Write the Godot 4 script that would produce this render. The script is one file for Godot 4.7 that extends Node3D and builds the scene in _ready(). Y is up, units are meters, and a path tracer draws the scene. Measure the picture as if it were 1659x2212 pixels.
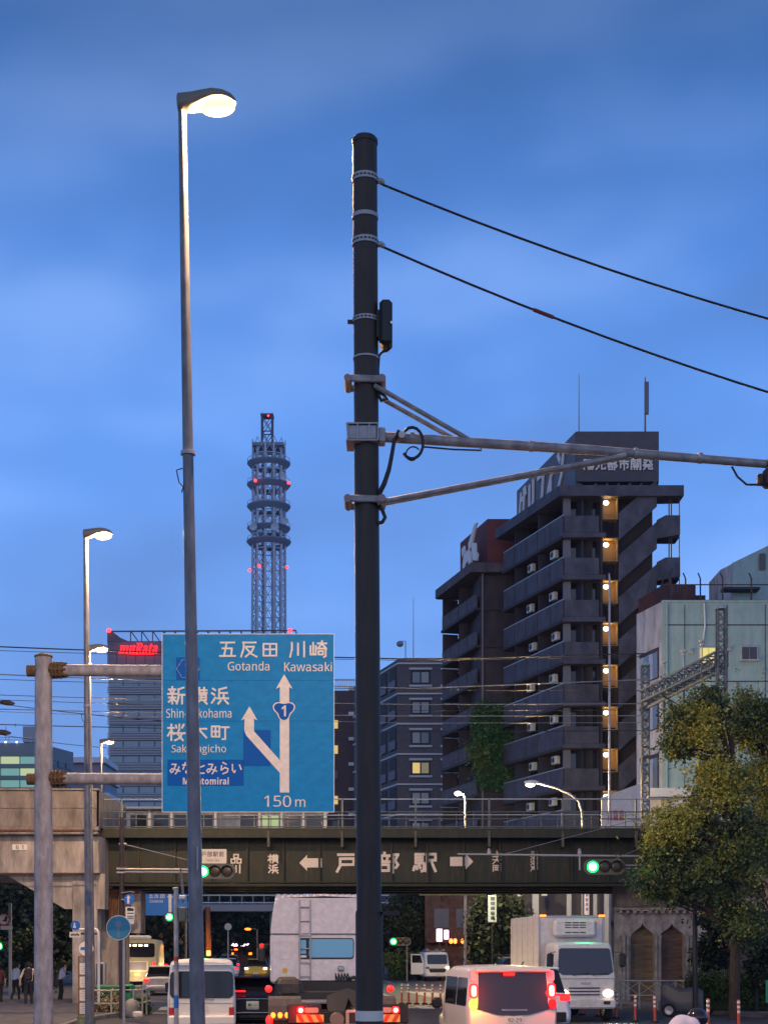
extends Node3D
# Dusk street with a railway bridge. y is up, metres; the camera stands at the origin's foot and looks along -z.
# Distances come from known sizes (lane, storey, plate, wheel); at() turns a direction in the lens and a distance into a point.
const FOCAL := 3325.0
const EYE := 2.2
var M := {}
var taken := {}
var rng := RandomNumberGenerator.new()

class Shape:
	var v := PackedVector3Array()
	var n := PackedVector3Array()
	var ix := PackedInt32Array()

	func tri(a: Vector3, b: Vector3, c: Vector3, na: Vector3, nb: Vector3, nc: Vector3) -> void:
		var g := (c - a).cross(b - a)
		var k := v.size()
		v.append(a); v.append(b); v.append(c)
		n.append(na); n.append(nb); n.append(nc)
		if g.dot(na + nb + nc) >= 0.0:
			ix.append(k); ix.append(k + 1); ix.append(k + 2)
		else:
			ix.append(k); ix.append(k + 2); ix.append(k + 1)

	func quad(a: Vector3, b: Vector3, c: Vector3, d: Vector3, away := Vector3.INF) -> void:
		var g := (c - a).cross(b - a)
		if g.length_squared() < 1e-14:
			g = (d - a).cross(c - a)
		g = g.normalized()
		if away != Vector3.INF and g.dot((a + b + c + d) * 0.25 - away) < 0.0:
			g = -g
		var k := v.size()
		v.append(a); v.append(b); v.append(c); v.append(d)
		for i in 4: n.append(g)
		if g.dot((c - a).cross(b - a)) >= 0.0:
			for i in [0, 1, 2, 0, 2, 3]: ix.append(k + i)
		else:
			for i in [0, 2, 1, 0, 3, 2]: ix.append(k + i)

	func squad(a: Vector3, b: Vector3, c: Vector3, d: Vector3, na: Vector3, nb: Vector3, nc: Vector3, nd: Vector3) -> void:
		tri(a, b, c, na, nb, nc)
		tri(a, c, d, na, nc, nd)

	# a box; cut > 0 chamfers its vertical-ish and horizontal edges
	func box(c: Vector3, s: Vector3, b := Basis.IDENTITY, cut := 0.0) -> void:
		var h := s * 0.5
		if cut <= 0.0:
			var p := []
			for i in 8:
				p.append(c + b * Vector3(h.x if i & 1 else -h.x, h.y if i & 2 else -h.y, h.z if i & 4 else -h.z))
			for f in [[0, 1, 3, 2], [4, 5, 7, 6], [0, 1, 5, 4], [2, 3, 7, 6], [0, 2, 6, 4], [1, 3, 7, 5]]:
				quad(p[f[0]], p[f[1]], p[f[2]], p[f[3]], c)
			return
		var q := {}
		for sx in [-1, 1]:
			for sy in [-1, 1]:
				for sz in [-1, 1]:
					for ax in 3:
						var o := Vector3(sx * (h.x - cut), sy * (h.y - cut), sz * (h.z - cut))
						o[ax] = [sx * h.x, sy * h.y, sz * h.z][ax]
						q[[sx, sy, sz, ax]] = c + b * o
		for ax in 3:
			var o1 := (ax + 1) % 3
			var o2 := (ax + 2) % 3
			for s0 in [-1, 1]:
				var ring := []
				for e in [[-1, -1], [1, -1], [1, 1], [-1, 1]]:
					var k := [0, 0, 0]
					k[ax] = s0; k[o1] = e[0]; k[o2] = e[1]
					ring.append(q[[k[0], k[1], k[2], ax]])
				quad(ring[0], ring[1], ring[2], ring[3], c)
			for s1 in [-1, 1]:
				for s2 in [-1, 1]:
					var ka := [0, 0, 0]
					ka[o1] = s1; ka[o2] = s2; ka[ax] = -1
					var kb := ka.duplicate()
					kb[ax] = 1
					quad(q[[ka[0], ka[1], ka[2], o1]], q[[kb[0], kb[1], kb[2], o1]], q[[kb[0], kb[1], kb[2], o2]], q[[ka[0], ka[1], ka[2], o2]], c)
		for sx in [-1, 1]:
			for sy in [-1, 1]:
				for sz in [-1, 1]:
					var a: Vector3 = q[[sx, sy, sz, 0]]
					var bb: Vector3 = q[[sx, sy, sz, 1]]
					var cc: Vector3 = q[[sx, sy, sz, 2]]
					var g := (cc - a).cross(bb - a).normalized()
					if g.dot(a - c) < 0.0: g = -g
					tri(a, bb, cc, g, g, g)

	func bar(a: Vector3, b: Vector3, w: float, h: float, up := Vector3.UP, cut := 0.0) -> void:
		var z := (b - a).normalized()
		if absf(z.dot(up)) > 0.99: up = Vector3.RIGHT
		var x := up.cross(z).normalized()
		box((a + b) * 0.5, Vector3(w, h, a.distance_to(b)), Basis(x, z.cross(x), z), cut)

	func tube(pts: Array, r, sides := 10, caps := true) -> void:
		var m := pts.size()
		var rings := []
		var norms := []
		var t0: Vector3 = (pts[1] - pts[0]).normalized()
		var x := (Vector3.UP if absf(t0.y) < 0.9 else Vector3.RIGHT).cross(t0).normalized()
		for i in m:
			var t: Vector3 = (pts[mini(i + 1, m - 1)] - pts[maxi(i - 1, 0)]).normalized()
			x = (x - t * x.dot(t)).normalized()
			var y := t.cross(x)
			var rr: float = r[i] if r is Array else r
			var ring := PackedVector3Array()
			var rn := PackedVector3Array()
			for k in sides:
				var d := x * cos(TAU * k / sides) + y * sin(TAU * k / sides)
				ring.append(pts[i] + d * rr)
				rn.append(d)
			rings.append(ring); norms.append(rn)
		for i in m - 1:
			for k in sides:
				var j := (k + 1) % sides
				squad(rings[i][k], rings[i][j], rings[i + 1][j], rings[i + 1][k], norms[i][k], norms[i][j], norms[i + 1][j], norms[i + 1][k])
		if caps:
			for e in [0, m - 1]:
				var g: Vector3 = (pts[0] - pts[1]).normalized() if e == 0 else (pts[m - 1] - pts[m - 2]).normalized()
				for k in sides:
					tri(pts[e], rings[e][k], rings[e][(k + 1) % sides], g, g, g)

	# turned shape: pairs (radius, height) along +y of the frame
	func lathe(xf: Transform3D, prof: Array, sides := 16) -> void:
		for i in prof.size() - 1:
			var a: Vector2 = prof[i]
			var b: Vector2 = prof[i + 1]
			var e := (b - a).normalized()
			var nn := Vector2(e.y, -e.x)
			for k in sides:
				var d0 := Vector3(cos(TAU * k / sides), 0, sin(TAU * k / sides))
				var d1 := Vector3(cos(TAU * (k + 1) / sides), 0, sin(TAU * (k + 1) / sides))
				var n0 := xf.basis * (d0 * nn.x + Vector3.UP * nn.y)
				var n1 := xf.basis * (d1 * nn.x + Vector3.UP * nn.y)
				var p := [xf * (d0 * a.x + Vector3.UP * a.y), xf * (d1 * a.x + Vector3.UP * a.y), xf * (d1 * b.x + Vector3.UP * b.y), xf * (d0 * b.x + Vector3.UP * b.y)]
				if a.x > 1e-5: tri(p[0], p[1], p[2], n0, n1, n1)
				if b.x > 1e-5: tri(p[0], p[2], p[3], n0, n1, n0)

	func ball(c: Vector3, r: Vector3, rows := 8, sides := 12, b := Basis.IDENTITY) -> void:
		for i in rows:
			for k in sides:
				var p := []
				var q := []
				for e in [[i, k], [i, k + 1], [i + 1, k + 1], [i + 1, k]]:
					var th: float = PI * e[0] / rows
					var ph: float = TAU * e[1] / sides
					var d := Vector3(sin(th) * cos(ph), cos(th), sin(th) * sin(ph))
					p.append(c + b * (d * r)); q.append(b * (d / r).normalized())
				squad(p[0], p[1], p[2], p[3], q[0], q[1], q[2], q[3])

	# flat polygon in the frame's xy plane, front at z = 0, thickness behind it
	func plate(xf: Transform3D, poly: PackedVector2Array, thick := 0.01) -> void:
		var tris := Geometry2D.triangulate_polygon(poly)
		var f := xf.basis.z.normalized()
		for i in range(0, tris.size(), 3):
			var a := xf * Vector3(poly[tris[i]].x, poly[tris[i]].y, 0)
			var b := xf * Vector3(poly[tris[i + 1]].x, poly[tris[i + 1]].y, 0)
			var c := xf * Vector3(poly[tris[i + 2]].x, poly[tris[i + 2]].y, 0)
			tri(a, b, c, f, f, f)
			if thick > 0.0:
				var o := -f * thick
				tri(a + o, b + o, c + o, -f, -f, -f)
		if thick > 0.0:
			var area := 0.0
			for i in poly.size():
				var p := poly[i]
				var q := poly[(i + 1) % poly.size()]
				area += p.cross(q)
			for i in poly.size():
				var p := poly[i]
				var q := poly[(i + 1) % poly.size()]
				var e := Vector2(q.y - p.y, p.x - q.x) * signf(area)
				var g := (xf.basis * Vector3(e.x, e.y, 0)).normalized()
				var a := xf * Vector3(p.x, p.y, 0)
				var b := xf * Vector3(q.x, q.y, 0)
				tri(a, b, b - f * thick, g, g, g)
				tri(a, b - f * thick, a - f * thick, g, g, g)

	# vertical extrusion of a plan polygon (x, z)
	func plan(poly: Array, y0: float, y1: float) -> void:
		var flat := PackedVector2Array()
		for p in poly: flat.append(p)
		plate(Transform3D(Basis(Vector3.RIGHT, Vector3(0, 0, 1), Vector3.UP), Vector3(0, y1, 0)), flat, y1 - y0)

	# vehicle skin through rings made by VAN ring(); ends closed with level strips
	func skin(rings: Array) -> void:
		var m: int = rings[0].size()
		var acc := []
		for r in rings:
			var z := PackedVector3Array()
			z.resize(m)
			acc.append(z)
		var mid := Vector3.ZERO
		for r in rings:
			for p in r: mid += p
		mid /= rings.size() * m
		for i in rings.size() - 1:
			for k in m:
				var j := (k + 1) % m
				var a: Vector3 = rings[i][k]
				var g: Vector3 = (rings[i + 1][j] - a).cross(rings[i][j] - rings[i + 1][k])
				if g.dot((a + rings[i + 1][j]) * 0.5 - Vector3(mid.x, mid.y, a.z)) < 0.0: g = -g
				g = g.normalized()
				for e in [[i, k], [i, j], [i + 1, j], [i + 1, k]]: acc[e[0]][e[1]] += g
		for i in rings.size() - 1:
			for k in m:
				var j := (k + 1) % m
				squad(rings[i][k], rings[i][j], rings[i + 1][j], rings[i + 1][k], acc[i][k].normalized(), acc[i][j].normalized(), acc[i + 1][j].normalized(), acc[i + 1][k].normalized())
		for e in [0, rings.size() - 1]:
			var r: PackedVector3Array = rings[e]
			for k in m / 2:
				quad(r[k], r[k + 1], r[(m - k - 1) % m], r[(m - k) % m], mid)

	func mesh() -> ArrayMesh:
		var arr := []
		arr.resize(Mesh.ARRAY_MAX)
		arr[Mesh.ARRAY_VERTEX] = v
		arr[Mesh.ARRAY_NORMAL] = n
		arr[Mesh.ARRAY_INDEX] = ix
		var m := ArrayMesh.new()
		m.add_surface_from_arrays(Mesh.PRIMITIVE_TRIANGLES, arr)
		return m

func at(u: float, v: float, d: float) -> Vector3:
	return Vector3((u - 829.5) * d / FOCAL, EYE + (2049.0 - v) * d / FOCAL, -d)

func numbered(called: String) -> String:
	taken[called] = taken.get(called, -1) + 1
	return called if taken[called] == 0 else "%s_%03d" % [called, taken[called]]

func tag(o: Node3D, label: String, category: String, group := "") -> Node3D:
	o.set_meta("label", label)
	o.set_meta("category", category)
	if group: o.set_meta("group", group)
	return o

func thing(called: String, label: String, category: String, where := Vector3.ZERO, turn := 0.0, group := "") -> Node3D:
	var o := Node3D.new()
	o.name = numbered(called)
	add_child(o)
	o.position = where
	o.rotation.y = turn
	return tag(o, label, category, group)

# a part in its thing's own axes
func part(t: Node3D, called: String, s, m: Material, xf := Transform3D.IDENTITY) -> MeshInstance3D:
	var o := MeshInstance3D.new()
	o.name = called
	o.mesh = s.mesh() if s is Shape else s
	o.material_override = m
	o.transform = xf
	t.add_child(o, true)
	return o

# a part whose shape was laid out in the world
func wpart(t: Node3D, called: String, s: Shape, m: Material) -> MeshInstance3D:
	var inv := t.global_transform.affine_inverse()
	for i in s.v.size():
		s.v[i] = inv * s.v[i]
		s.n[i] = inv.basis * s.n[i]
	return part(t, called, s, m)

func single(called: String, s: Shape, m: Material, label: String, category: String, group := "") -> MeshInstance3D:
	var o := part(self, numbered(called), s, m)
	tag(o, label, category, group)
	return o

func ground_piece(called: String, s: Shape, m: Material) -> MeshInstance3D:
	var o := part(self, numbered(called), s, m)
	o.set_meta("kind", "structure")
	return o

func copy(o: Node3D, called: String, where: Vector3, turn: float, label := "") -> Node3D:
	var c: Node3D = o.duplicate()
	c.name = numbered(called)
	add_child(c)
	c.position = where
	c.rotation.y = turn
	if label: c.set_meta("label", label)
	return c

func shine(t: Node3D, where: Vector3, c: Color, energy: float, size := 0.1) -> OmniLight3D:
	var l := OmniLight3D.new()
	l.name = "lamp"
	l.light_color = c
	l.light_energy = energy
	l.light_size = size
	l.omni_range = 60.0
	l.omni_attenuation = 2.0
	l.shadow_enabled = true
	t.add_child(l, true)
	l.position = where
	return l

func beam(t: Node3D, where: Vector3, towards: Vector3, c: Color, energy: float, angle: float, size := 0.1) -> SpotLight3D:
	var l := SpotLight3D.new()
	l.name = "lamp"
	l.light_color = c
	l.light_energy = energy
	l.light_size = size
	l.spot_angle = angle
	l.spot_range = 80.0
	l.spot_attenuation = 2.0
	l.spot_angle_attenuation = 0.9
	l.shadow_enabled = true
	t.add_child(l, true)
	var z := -towards.normalized()
	var x := (Vector3.UP if absf(z.y) < 0.95 else Vector3.RIGHT).cross(z).normalized()
	l.transform = Transform3D(Basis(x, z.cross(x), z), where)
	return l

# ---- materials: base colours are real-world linear values
func noise_map(seed_: int, freq: float, lo: float, hi: float, size := 512, kind := FastNoiseLite.TYPE_SIMPLEX_SMOOTH, spread := 0.5) -> NoiseTexture2D:
	var f := FastNoiseLite.new()
	f.seed = seed_
	f.frequency = freq
	f.noise_type = kind
	f.fractal_octaves = 5
	f.fractal_gain = 0.6
	var g := Gradient.new()
	g.offsets = PackedFloat32Array([0.5 - spread * 0.5, 0.5 + spread * 0.5])
	g.colors = PackedColorArray([Color(lo, lo, lo), Color(hi, hi, hi)])
	var t := NoiseTexture2D.new()
	t.width = size
	t.height = size
	t.seamless = true
	t.noise = f
	t.color_ramp = g
	return t

func mk(r: float, g: float, b: float, rough := 0.8, metal := 0.0, tex := "", scale := Vector3.ONE, bump := 0.0) -> StandardMaterial3D:
	var m := StandardMaterial3D.new()
	m.albedo_color = Color(r, g, b).linear_to_srgb()
	m.roughness = rough
	m.metallic = metal
	if tex:
		m.albedo_texture = M[tex]
		m.uv1_triplanar = true
		m.uv1_world_triplanar = true
		m.uv1_scale = scale
		if bump != 0.0:
			m.heightmap_enabled = true
			m.heightmap_texture = M["grain"]
			m.heightmap_scale = bump
	return m

func glow(c: Color, energy: float) -> StandardMaterial3D:
	var m := StandardMaterial3D.new()
	m.albedo_color = Color(0.3, 0.3, 0.3)
	m.roughness = 0.4
	m.emission_enabled = true
	m.emission = c
	m.emission_energy_multiplier = energy
	return m

func rrect(w: float, h: float, r: float, k := 4) -> PackedVector2Array:
	var p := PackedVector2Array()
	for c in [[1, 1, 0.0], [-1, 1, 0.25], [-1, -1, 0.5], [1, -1, 0.75]]:
		for i in k + 1:
			var a: float = TAU * (c[2] + 0.25 * i / k)
			p.append(Vector2(c[0] * (w * 0.5 - r) + cos(a) * r, c[1] * (h * 0.5 - r) + sin(a) * r))
	return p

func disc(r: float, k := 24) -> PackedVector2Array:
	var p := PackedVector2Array()
	for i in k: p.append(Vector2(cos(TAU * i / k), sin(TAU * i / k)) * r)
	return p

func place(p: Vector3, turn := 0.0, tilt := 0.0) -> Transform3D:
	return Transform3D(Basis(Vector3.UP, turn) * Basis(Vector3.RIGHT, tilt), p)

# ---- lettering: characters as brush strokes on a 20 x 20 square, y down
const STROKES := {
	"五": "2,2 18,2;9,2 6,18;4,9 15,9 14,18;1,18 19,18", "反": "3,2 18,2;4,2 4,9 1,19;6,7 16,7 13,13 6,19;7,9 12,15 19,19",
	"田": "2,3 18,3 18,18 2,18 2,3;10,3 10,18;2,10 18,10", "川": "3,2 3,10 1,19;10,3 10,17;17,1 17,19",
	"崎": "4,2 4,15;1,6 1,16 7,16 7,6;9,3 19,3;14,0 13,4 10,8;14,4 18,8;8,9 19,9;10,12 15,12 15,16 10,16 10,12;18,9 18,18 16,19",
	"新": "5,0 5,3;1,3 9,3;3,4 4,7;7,4 6,7;0,8 10,8;1,12 9,12;5,8 5,19;5,13 1,17;5,13 9,16;18,1 12,3;12,3 12,12 10,19;12,9 19,9;16,9 16,19",
	"横": "0,5 7,5;4,1 4,19;4,7 0,14;4,8 7,12;8,4 19,4;11,1 11,7;16,1 16,7;8,7 19,7;9,9 18,9 18,15 9,15 9,9;13,7 13,15;9,12 18,12;11,16 8,19;16,16 19,19",
	"浜": "2,2 5,4;1,7 4,9;1,18 5,12;17,1 9,3;9,3 9,13;9,7 18,7;14,7 14,13;7,13 19,13;11,15 8,19;15,15 19,19",
	"桜": "0,5 7,5;4,1 4,19;4,7 0,14;4,8 7,12;9,2 10,5;13,1 13,4;18,1 16,5;8,11 19,11;13,6 11,12 17,19;16,11 14,16 8,19",
	"木": "1,6 19,6;10,1 10,19;10,6 1,16;10,6 19,16", "町": "1,3 9,3 9,15 1,15 1,3;5,3 5,15;1,9 9,9;11,4 19,4;15,4 15,18 12,18",
	"み": "4,4 11,4 6,15 3,17 1,14 4,11 10,12 18,15;16,8 14,14 10,19", "な": "1,5 10,5;6,1 2,12;13,4 18,7;13,9 13,16 10,18 7,17 7,15 10,14 18,18",
	"と": "5,2 7,10;17,6 7,10 3,14 5,18 17,18", "ら": "7,1 13,4;5,6 4,13 11,9 16,11 15,16 7,19", "い": "3,4 3,13 6,17 8,14;15,5 18,12",
	"品": "6,1 14,1 14,8 6,8 6,1;1,11 8,11 8,19 1,19 1,11;12,11 19,11 19,19 12,19 12,11", "戸": "2,2 18,2;4,6 17,6 17,12;4,12 17,12;4,6 4,13 1,19",
	"部": "6,0 6,3;1,3 11,3;3,5 4,8;9,5 8,8;0,9 12,9;2,12 10,12 10,18 2,18 2,12;14,2 14,20;14,2 19,2 16,8 19,12 17,15 14,15",
	"駅": "2,2 2,11;2,2 9,2;6,2 6,11;2,5 8,5;2,8 8,8;2,11 9,11 9,18 7,19;1,14 0,18;3,14 3,17;5,13 6,16;12,2 19,2 19,8 12,8;12,2 12,10 10,19;15,8 19,19",
	"大": "1,7 19,7;10,1 10,7 1,19;10,8 19,19", "岡": "2,2 2,19;2,2 18,2 18,18 16,19;7,4 8,7;13,4 12,7;5,8 15,8;10,8 10,15;6,11 6,15 14,15 14,11",
	"上": "10,1 10,18;10,8 18,8;1,18 19,18", "三": "2,3 18,3;4,10 16,10;1,18 19,18",
	"浦": "2,2 5,4;1,7 4,9;1,18 5,12;7,4 19,4;13,0 13,19;8,8 8,19;8,8 18,8 18,18;8,12 18,12;8,15 18,15;16,1 18,3",
	"海": "2,2 5,4;1,7 4,9;1,18 5,12;9,1 7,6;8,3 19,3;9,7 8,16;9,7 18,7 17,19;6,12 19,12;8,16 18,16;13,7 12,16",
	"岸": "10,0 10,4;3,1 3,4 17,4 17,1;3,6 19,6;4,6 4,12 1,19;7,9 18,9;6,13 19,13;12,9 12,19",
	"前": "6,0 8,3;14,0 12,3;1,4 19,4;3,7 3,19;3,7 9,7 9,18 7,19;3,11 9,11;3,14 9,14;13,8 13,15;17,6 17,18 15,19",
	"陽": "1,1 1,19;1,1 6,1 4,7 7,11 5,13;10,1 18,1 18,8 10,8 10,1;10,4 18,4;8,10 19,10;11,10 8,15;10,13 19,13 17,19;13,13 9,19;16,13 13,19",
	"光": "10,0 10,8;3,2 6,6;17,2 14,6;1,8 19,8;7,8 6,14 1,19;12,8 12,18 19,18 19,15",
	"都": "1,4 10,4;6,0 6,8;0,8 12,8;11,2 1,13;3,10 10,10 10,19 3,19 3,10;3,14 10,14;14,2 14,20;14,2 19,2 16,8 19,12 17,15 14,15",
	"市": "10,0 10,4;1,4 19,4;3,8 3,16;3,8 17,8 17,15 15,16;10,4 10,20",
	"開": "1,1 1,19;1,1 8,1 8,8 1,8;1,4 8,4;12,1 19,1 19,19 17,19;12,1 12,8 19,8;12,4 19,4;5,11 15,11;4,14 16,14;8,11 7,19;12,11 12,19",
	"発": "3,2 9,2 5,8 1,11;2,5 5,7;12,1 15,6 19,10;18,3 14,6;5,10 15,10;2,13 18,13;7,10 6,15 2,19;12,10 12,18 19,18 19,16",
	"グ": "6,1 1,10;6,4 15,4 12,12 4,19;15,0 17,3;18,0 20,3", "リ": "4,2 4,11;15,1 15,10 7,19", "フ": "2,3 17,3 14,12 5,19",
	"ィ": "15,6 3,14;10,10 10,19", "ン": "3,3 8,6;17,4 12,13 3,18",
}

# one character into a shape: box from (x, y) of the frame's plane, y up, lower left corner
func stroke(s: Shape, ch: String, xf: Transform3D, x: float, y: float, w: float, h: float, fat := 0.1, thick := 0.008) -> void:
	var lift := 0.0
	var half := fat * h * 0.5
	for line in STROKES[ch].split(";"):
		var p := []
		for xy in line.split(" "):
			var c: PackedStringArray = xy.split(",")
			p.append(Vector2(x + float(c[0]) / 20.0 * w, y + h - float(c[1]) / 20.0 * h))
		for i in p.size() - 1:
			var d: Vector2 = (p[i + 1] - p[i]).normalized()
			var q := Vector2(-d.y, d.x) * half
			var a: Vector2 = p[i] - d * half * 0.7
			var b: Vector2 = p[i + 1] + d * half * 0.7
			s.plate(xf.translated_local(Vector3(0, 0, thick + lift)), PackedVector2Array([a - q, b - q, b + q, a + q]), thick + lift)
			lift += 0.0004

func words(t: Node3D, called: String, text: String, xf: Transform3D, w: float, h: float, m: Material, font := "Droid Sans", weight := 400, thick := 0.008) -> MeshInstance3D:
	var f := SystemFont.new()
	f.font_names = PackedStringArray([font])
	f.font_weight = weight
	var tm := TextMesh.new()
	tm.font = f
	tm.text = text
	tm.font_size = 48
	tm.pixel_size = 0.01
	tm.depth = thick * 4.0
	tm.curve_step = 1.5
	var b := tm.get_aabb()
	var sx := w / maxf(b.size.x, 0.01)
	var sy := h / maxf(b.size.y, 0.01)
	var c := b.position + b.size * 0.5
	var o := part(t, called, tm, m)
	o.transform = xf * Transform3D(Basis.from_scale(Vector3(sx, sy, 0.25)), Vector3(-c.x * sx, -c.y * sy, thick * 0.5 - c.z * 0.25))
	return o

# ---- leaves: many leaf-sized faces round clump centres
func leaf_mesh(size: float, per := 5) -> ArrayMesh:
	var s := Shape.new()
	for i in per:
		var b := Basis.from_euler(Vector3(rng.randf_range(-1.2, 1.2), rng.randf() * TAU, rng.randf_range(-1.2, 1.2)))
		var o := Vector3(rng.randf_range(-1, 1), rng.randf_range(-1, 1), rng.randf_range(-1, 1)) * size * 0.8
		var k := size * rng.randf_range(0.7, 1.2)
		var up := b.y
		s.tri(o, o + b * Vector3(-0.5, 0, 0.75) * k, o + b * Vector3(0.0, 0.08, 1.0) * k, up, up, up)
		s.tri(o, o + b * Vector3(0.0, 0.08, 1.0) * k, o + b * Vector3(0.5, 0, 0.75) * k, up, up, up)
	return s.mesh()

func leaves(t: Node3D, called: String, clumps: Array, per: int, size: float, tones: Array) -> MultiMeshInstance3D:
	var where := []
	var tint := []
	for c in clumps:                                    # [centre, radius, tone]
		for i in per:
			var r = Vector3(rng.randfn(0, 1), rng.randfn(0, 0.75), rng.randfn(0, 1)) * c[1] * (0.42 if i % 4 else 0.8)
			var k := rng.randf_range(0.55, 1.6)
			where.append(Transform3D(Basis.from_euler(Vector3(rng.randf() * TAU, rng.randf() * TAU, rng.randf() * TAU)).scaled(Vector3.ONE * k), c[0] + r))
			var base: Color = tones[clampi(c[2] + (1 if rng.randf() < 0.15 else 0), 0, tones.size() - 1)]
			var f := rng.randf_range(0.65, 1.35)
			tint.append(Color(base.r * f, base.g * f * rng.randf_range(0.9, 1.1), base.b * f))
	var mm := MultiMesh.new()
	mm.transform_format = MultiMesh.TRANSFORM_3D
	mm.use_colors = true
	mm.mesh = leaf_mesh(size)
	mm.instance_count = where.size()
	for i in where.size():
		mm.set_instance_transform(i, where[i])
		mm.set_instance_color(i, tint[i])
	var o := MultiMeshInstance3D.new()
	o.name = called
	o.multimesh = mm
	o.material_override = M.leaf
	o.set_meta("kind", "stuff")
	t.add_child(o, true)
	return o

func clumps_in(c: Vector3, r: Vector3, count: int, size: float, tone_fn: Callable) -> Array:
	var out := []
	for i in count:
		var d := Vector3(rng.randfn(0, 1), rng.randfn(0, 1), rng.randfn(0, 1)).normalized() * pow(rng.randf(), 0.45)
		var p := c + d * r
		out.append([p, size * rng.randf_range(0.6, 1.3), tone_fn.call(p)])
	return out

func branch(s: Shape, a: Vector3, b: Vector3, r0: float, r1: float) -> void:
	var mid := (a + b) * 0.5 + Vector3(rng.randf_range(-1, 1), rng.randf_range(0, 1), rng.randf_range(-1, 1)) * a.distance_to(b) * 0.08
	s.tube([a, mid, b], [r0, (r0 + r1) * 0.5, r1], 7)

func tree(called: String, label: String, base: Vector3, trunk_h: float, trunk_r: float, blobs: Array, per: int, size: float, tones: Array, tone_fn: Callable, group := "", bark := "bark") -> Node3D:
	var t := thing(called, label, "tree", base, 0.0, group)
	var s := Shape.new()
	var top := Vector3(rng.randf_range(-0.2, 0.2), trunk_h, rng.randf_range(-0.2, 0.2))
	s.tube([Vector3(0, -0.1, 0), Vector3(0.02, trunk_h * 0.3, 0.03), top * 0.7 + Vector3(0.06, 0, 0), top], [trunk_r * 1.35, trunk_r, trunk_r * 0.75, trunk_r * 0.4], 10)
	var all := []
	for b in blobs:                                     # [centre, radii, count, clump size] in the tree's axes
		var c := clumps_in(b[0], b[1], b[2], b[3], tone_fn)
		all += c
		for i in mini(c.size(), 9):
			var y: float = clampf(c[i][0].y - 0.25 * c[i][0].distance_to(top), trunk_h * 0.35, trunk_h)
			branch(s, Vector3(0.02, y, 0.02), c[i][0], trunk_r * 0.4, 0.015)
	part(t, "trunk", s, M[bark])
	leaves(t, "crown", all, per, size, tones)
	return t

func dusk_sky() -> PanoramaSkyMaterial:
	var w := 512
	var h := 256
	var im := Image.create(w, h, false, Image.FORMAT_RGBF)
	var f := FastNoiseLite.new()
	f.seed = 11
	f.frequency = 1.0
	f.fractal_octaves = 5
	f.fractal_gain = 0.5
	var g := FastNoiseLite.new()
	g.seed = 23
	g.frequency = 0.8
	g.fractal_octaves = 3
	var keys := [[-90.0, Vector3(0.07, 0.075, 0.09)], [-1.0, Vector3(0.09, 0.1, 0.12)], [0.0, Vector3(0.26, 0.48, 0.98)], [8.0, Vector3(0.215, 0.445, 1.0)], [17.0, Vector3(0.155, 0.385, 0.98)], [24.0, Vector3(0.098, 0.275, 0.77)], [31.0, Vector3(0.05, 0.15, 0.42)], [42.0, Vector3(0.05, 0.14, 0.37)], [90.0, Vector3(0.055, 0.135, 0.34)]]
	for y in h:
		var e := 90.0 - (y + 0.5) / h * 180.0
		var k := 0
		while k < keys.size() - 2 and keys[k + 1][0] < e: k += 1
		var c: Vector3 = keys[k][1].lerp(keys[k + 1][1], clampf((e - keys[k][0]) / (keys[k + 1][0] - keys[k][0]), 0.0, 1.0))
		for x in w:
			var az := wrapf((x + 0.5) / w * TAU, -PI, PI)          # 0 looks along -z
			var col := c * 0.8
			if e > -1.0:
				# the afterglow of the set sun lies behind the camera
				var back := smoothstep(0.9, 2.9, absf(az)) * clampf(1.0 - e / 75.0, 0.0, 1.0)
				var lum := col.dot(Vector3(0.21, 0.72, 0.07)) * 2.7
				col = col.lerp(Vector3(0.86, 0.95, 1.3) * lum, back * 0.85)
				var d := Vector3(sin(az) * cos(deg_to_rad(e)), sin(deg_to_rad(e)), -cos(az) * cos(deg_to_rad(e)))
				# drifting dusk cloud in long, faint streaks
				var q := Vector3(d.x * 2.6 + d.y * 1.4, d.y * 8.0 - d.x * 1.6, d.z * 2.6)
				var s := f.get_noise_3d(q.x, q.y, q.z) * 0.75 + g.get_noise_3d(q.x * 0.5 + 9.0, q.y * 0.6, q.z) * 0.6 + f.get_noise_3d(q.x * 2.4 + q.y, q.y * 4.5 + 4.0, q.z * 2.4) * 0.42
				s = clampf(s * smoothstep(-1.0, 8.0, e), -0.6, 0.6)
				col = col * (1.0 + 0.34 * s)
				if s > 0.0: col = col.lerp(Vector3(0.45, 0.62, 0.98) * col.z, s * 0.45)
				else: col = col.lerp(Vector3(0.24, 0.36, 0.78) * col.z * 1.1, -s * 0.35)
			im.set_pixel(x, y, Color(col.x, col.y, col.z))
	var m := PanoramaSkyMaterial.new()
	m.panorama = ImageTexture.create_from_image(im)
	return m

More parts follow.
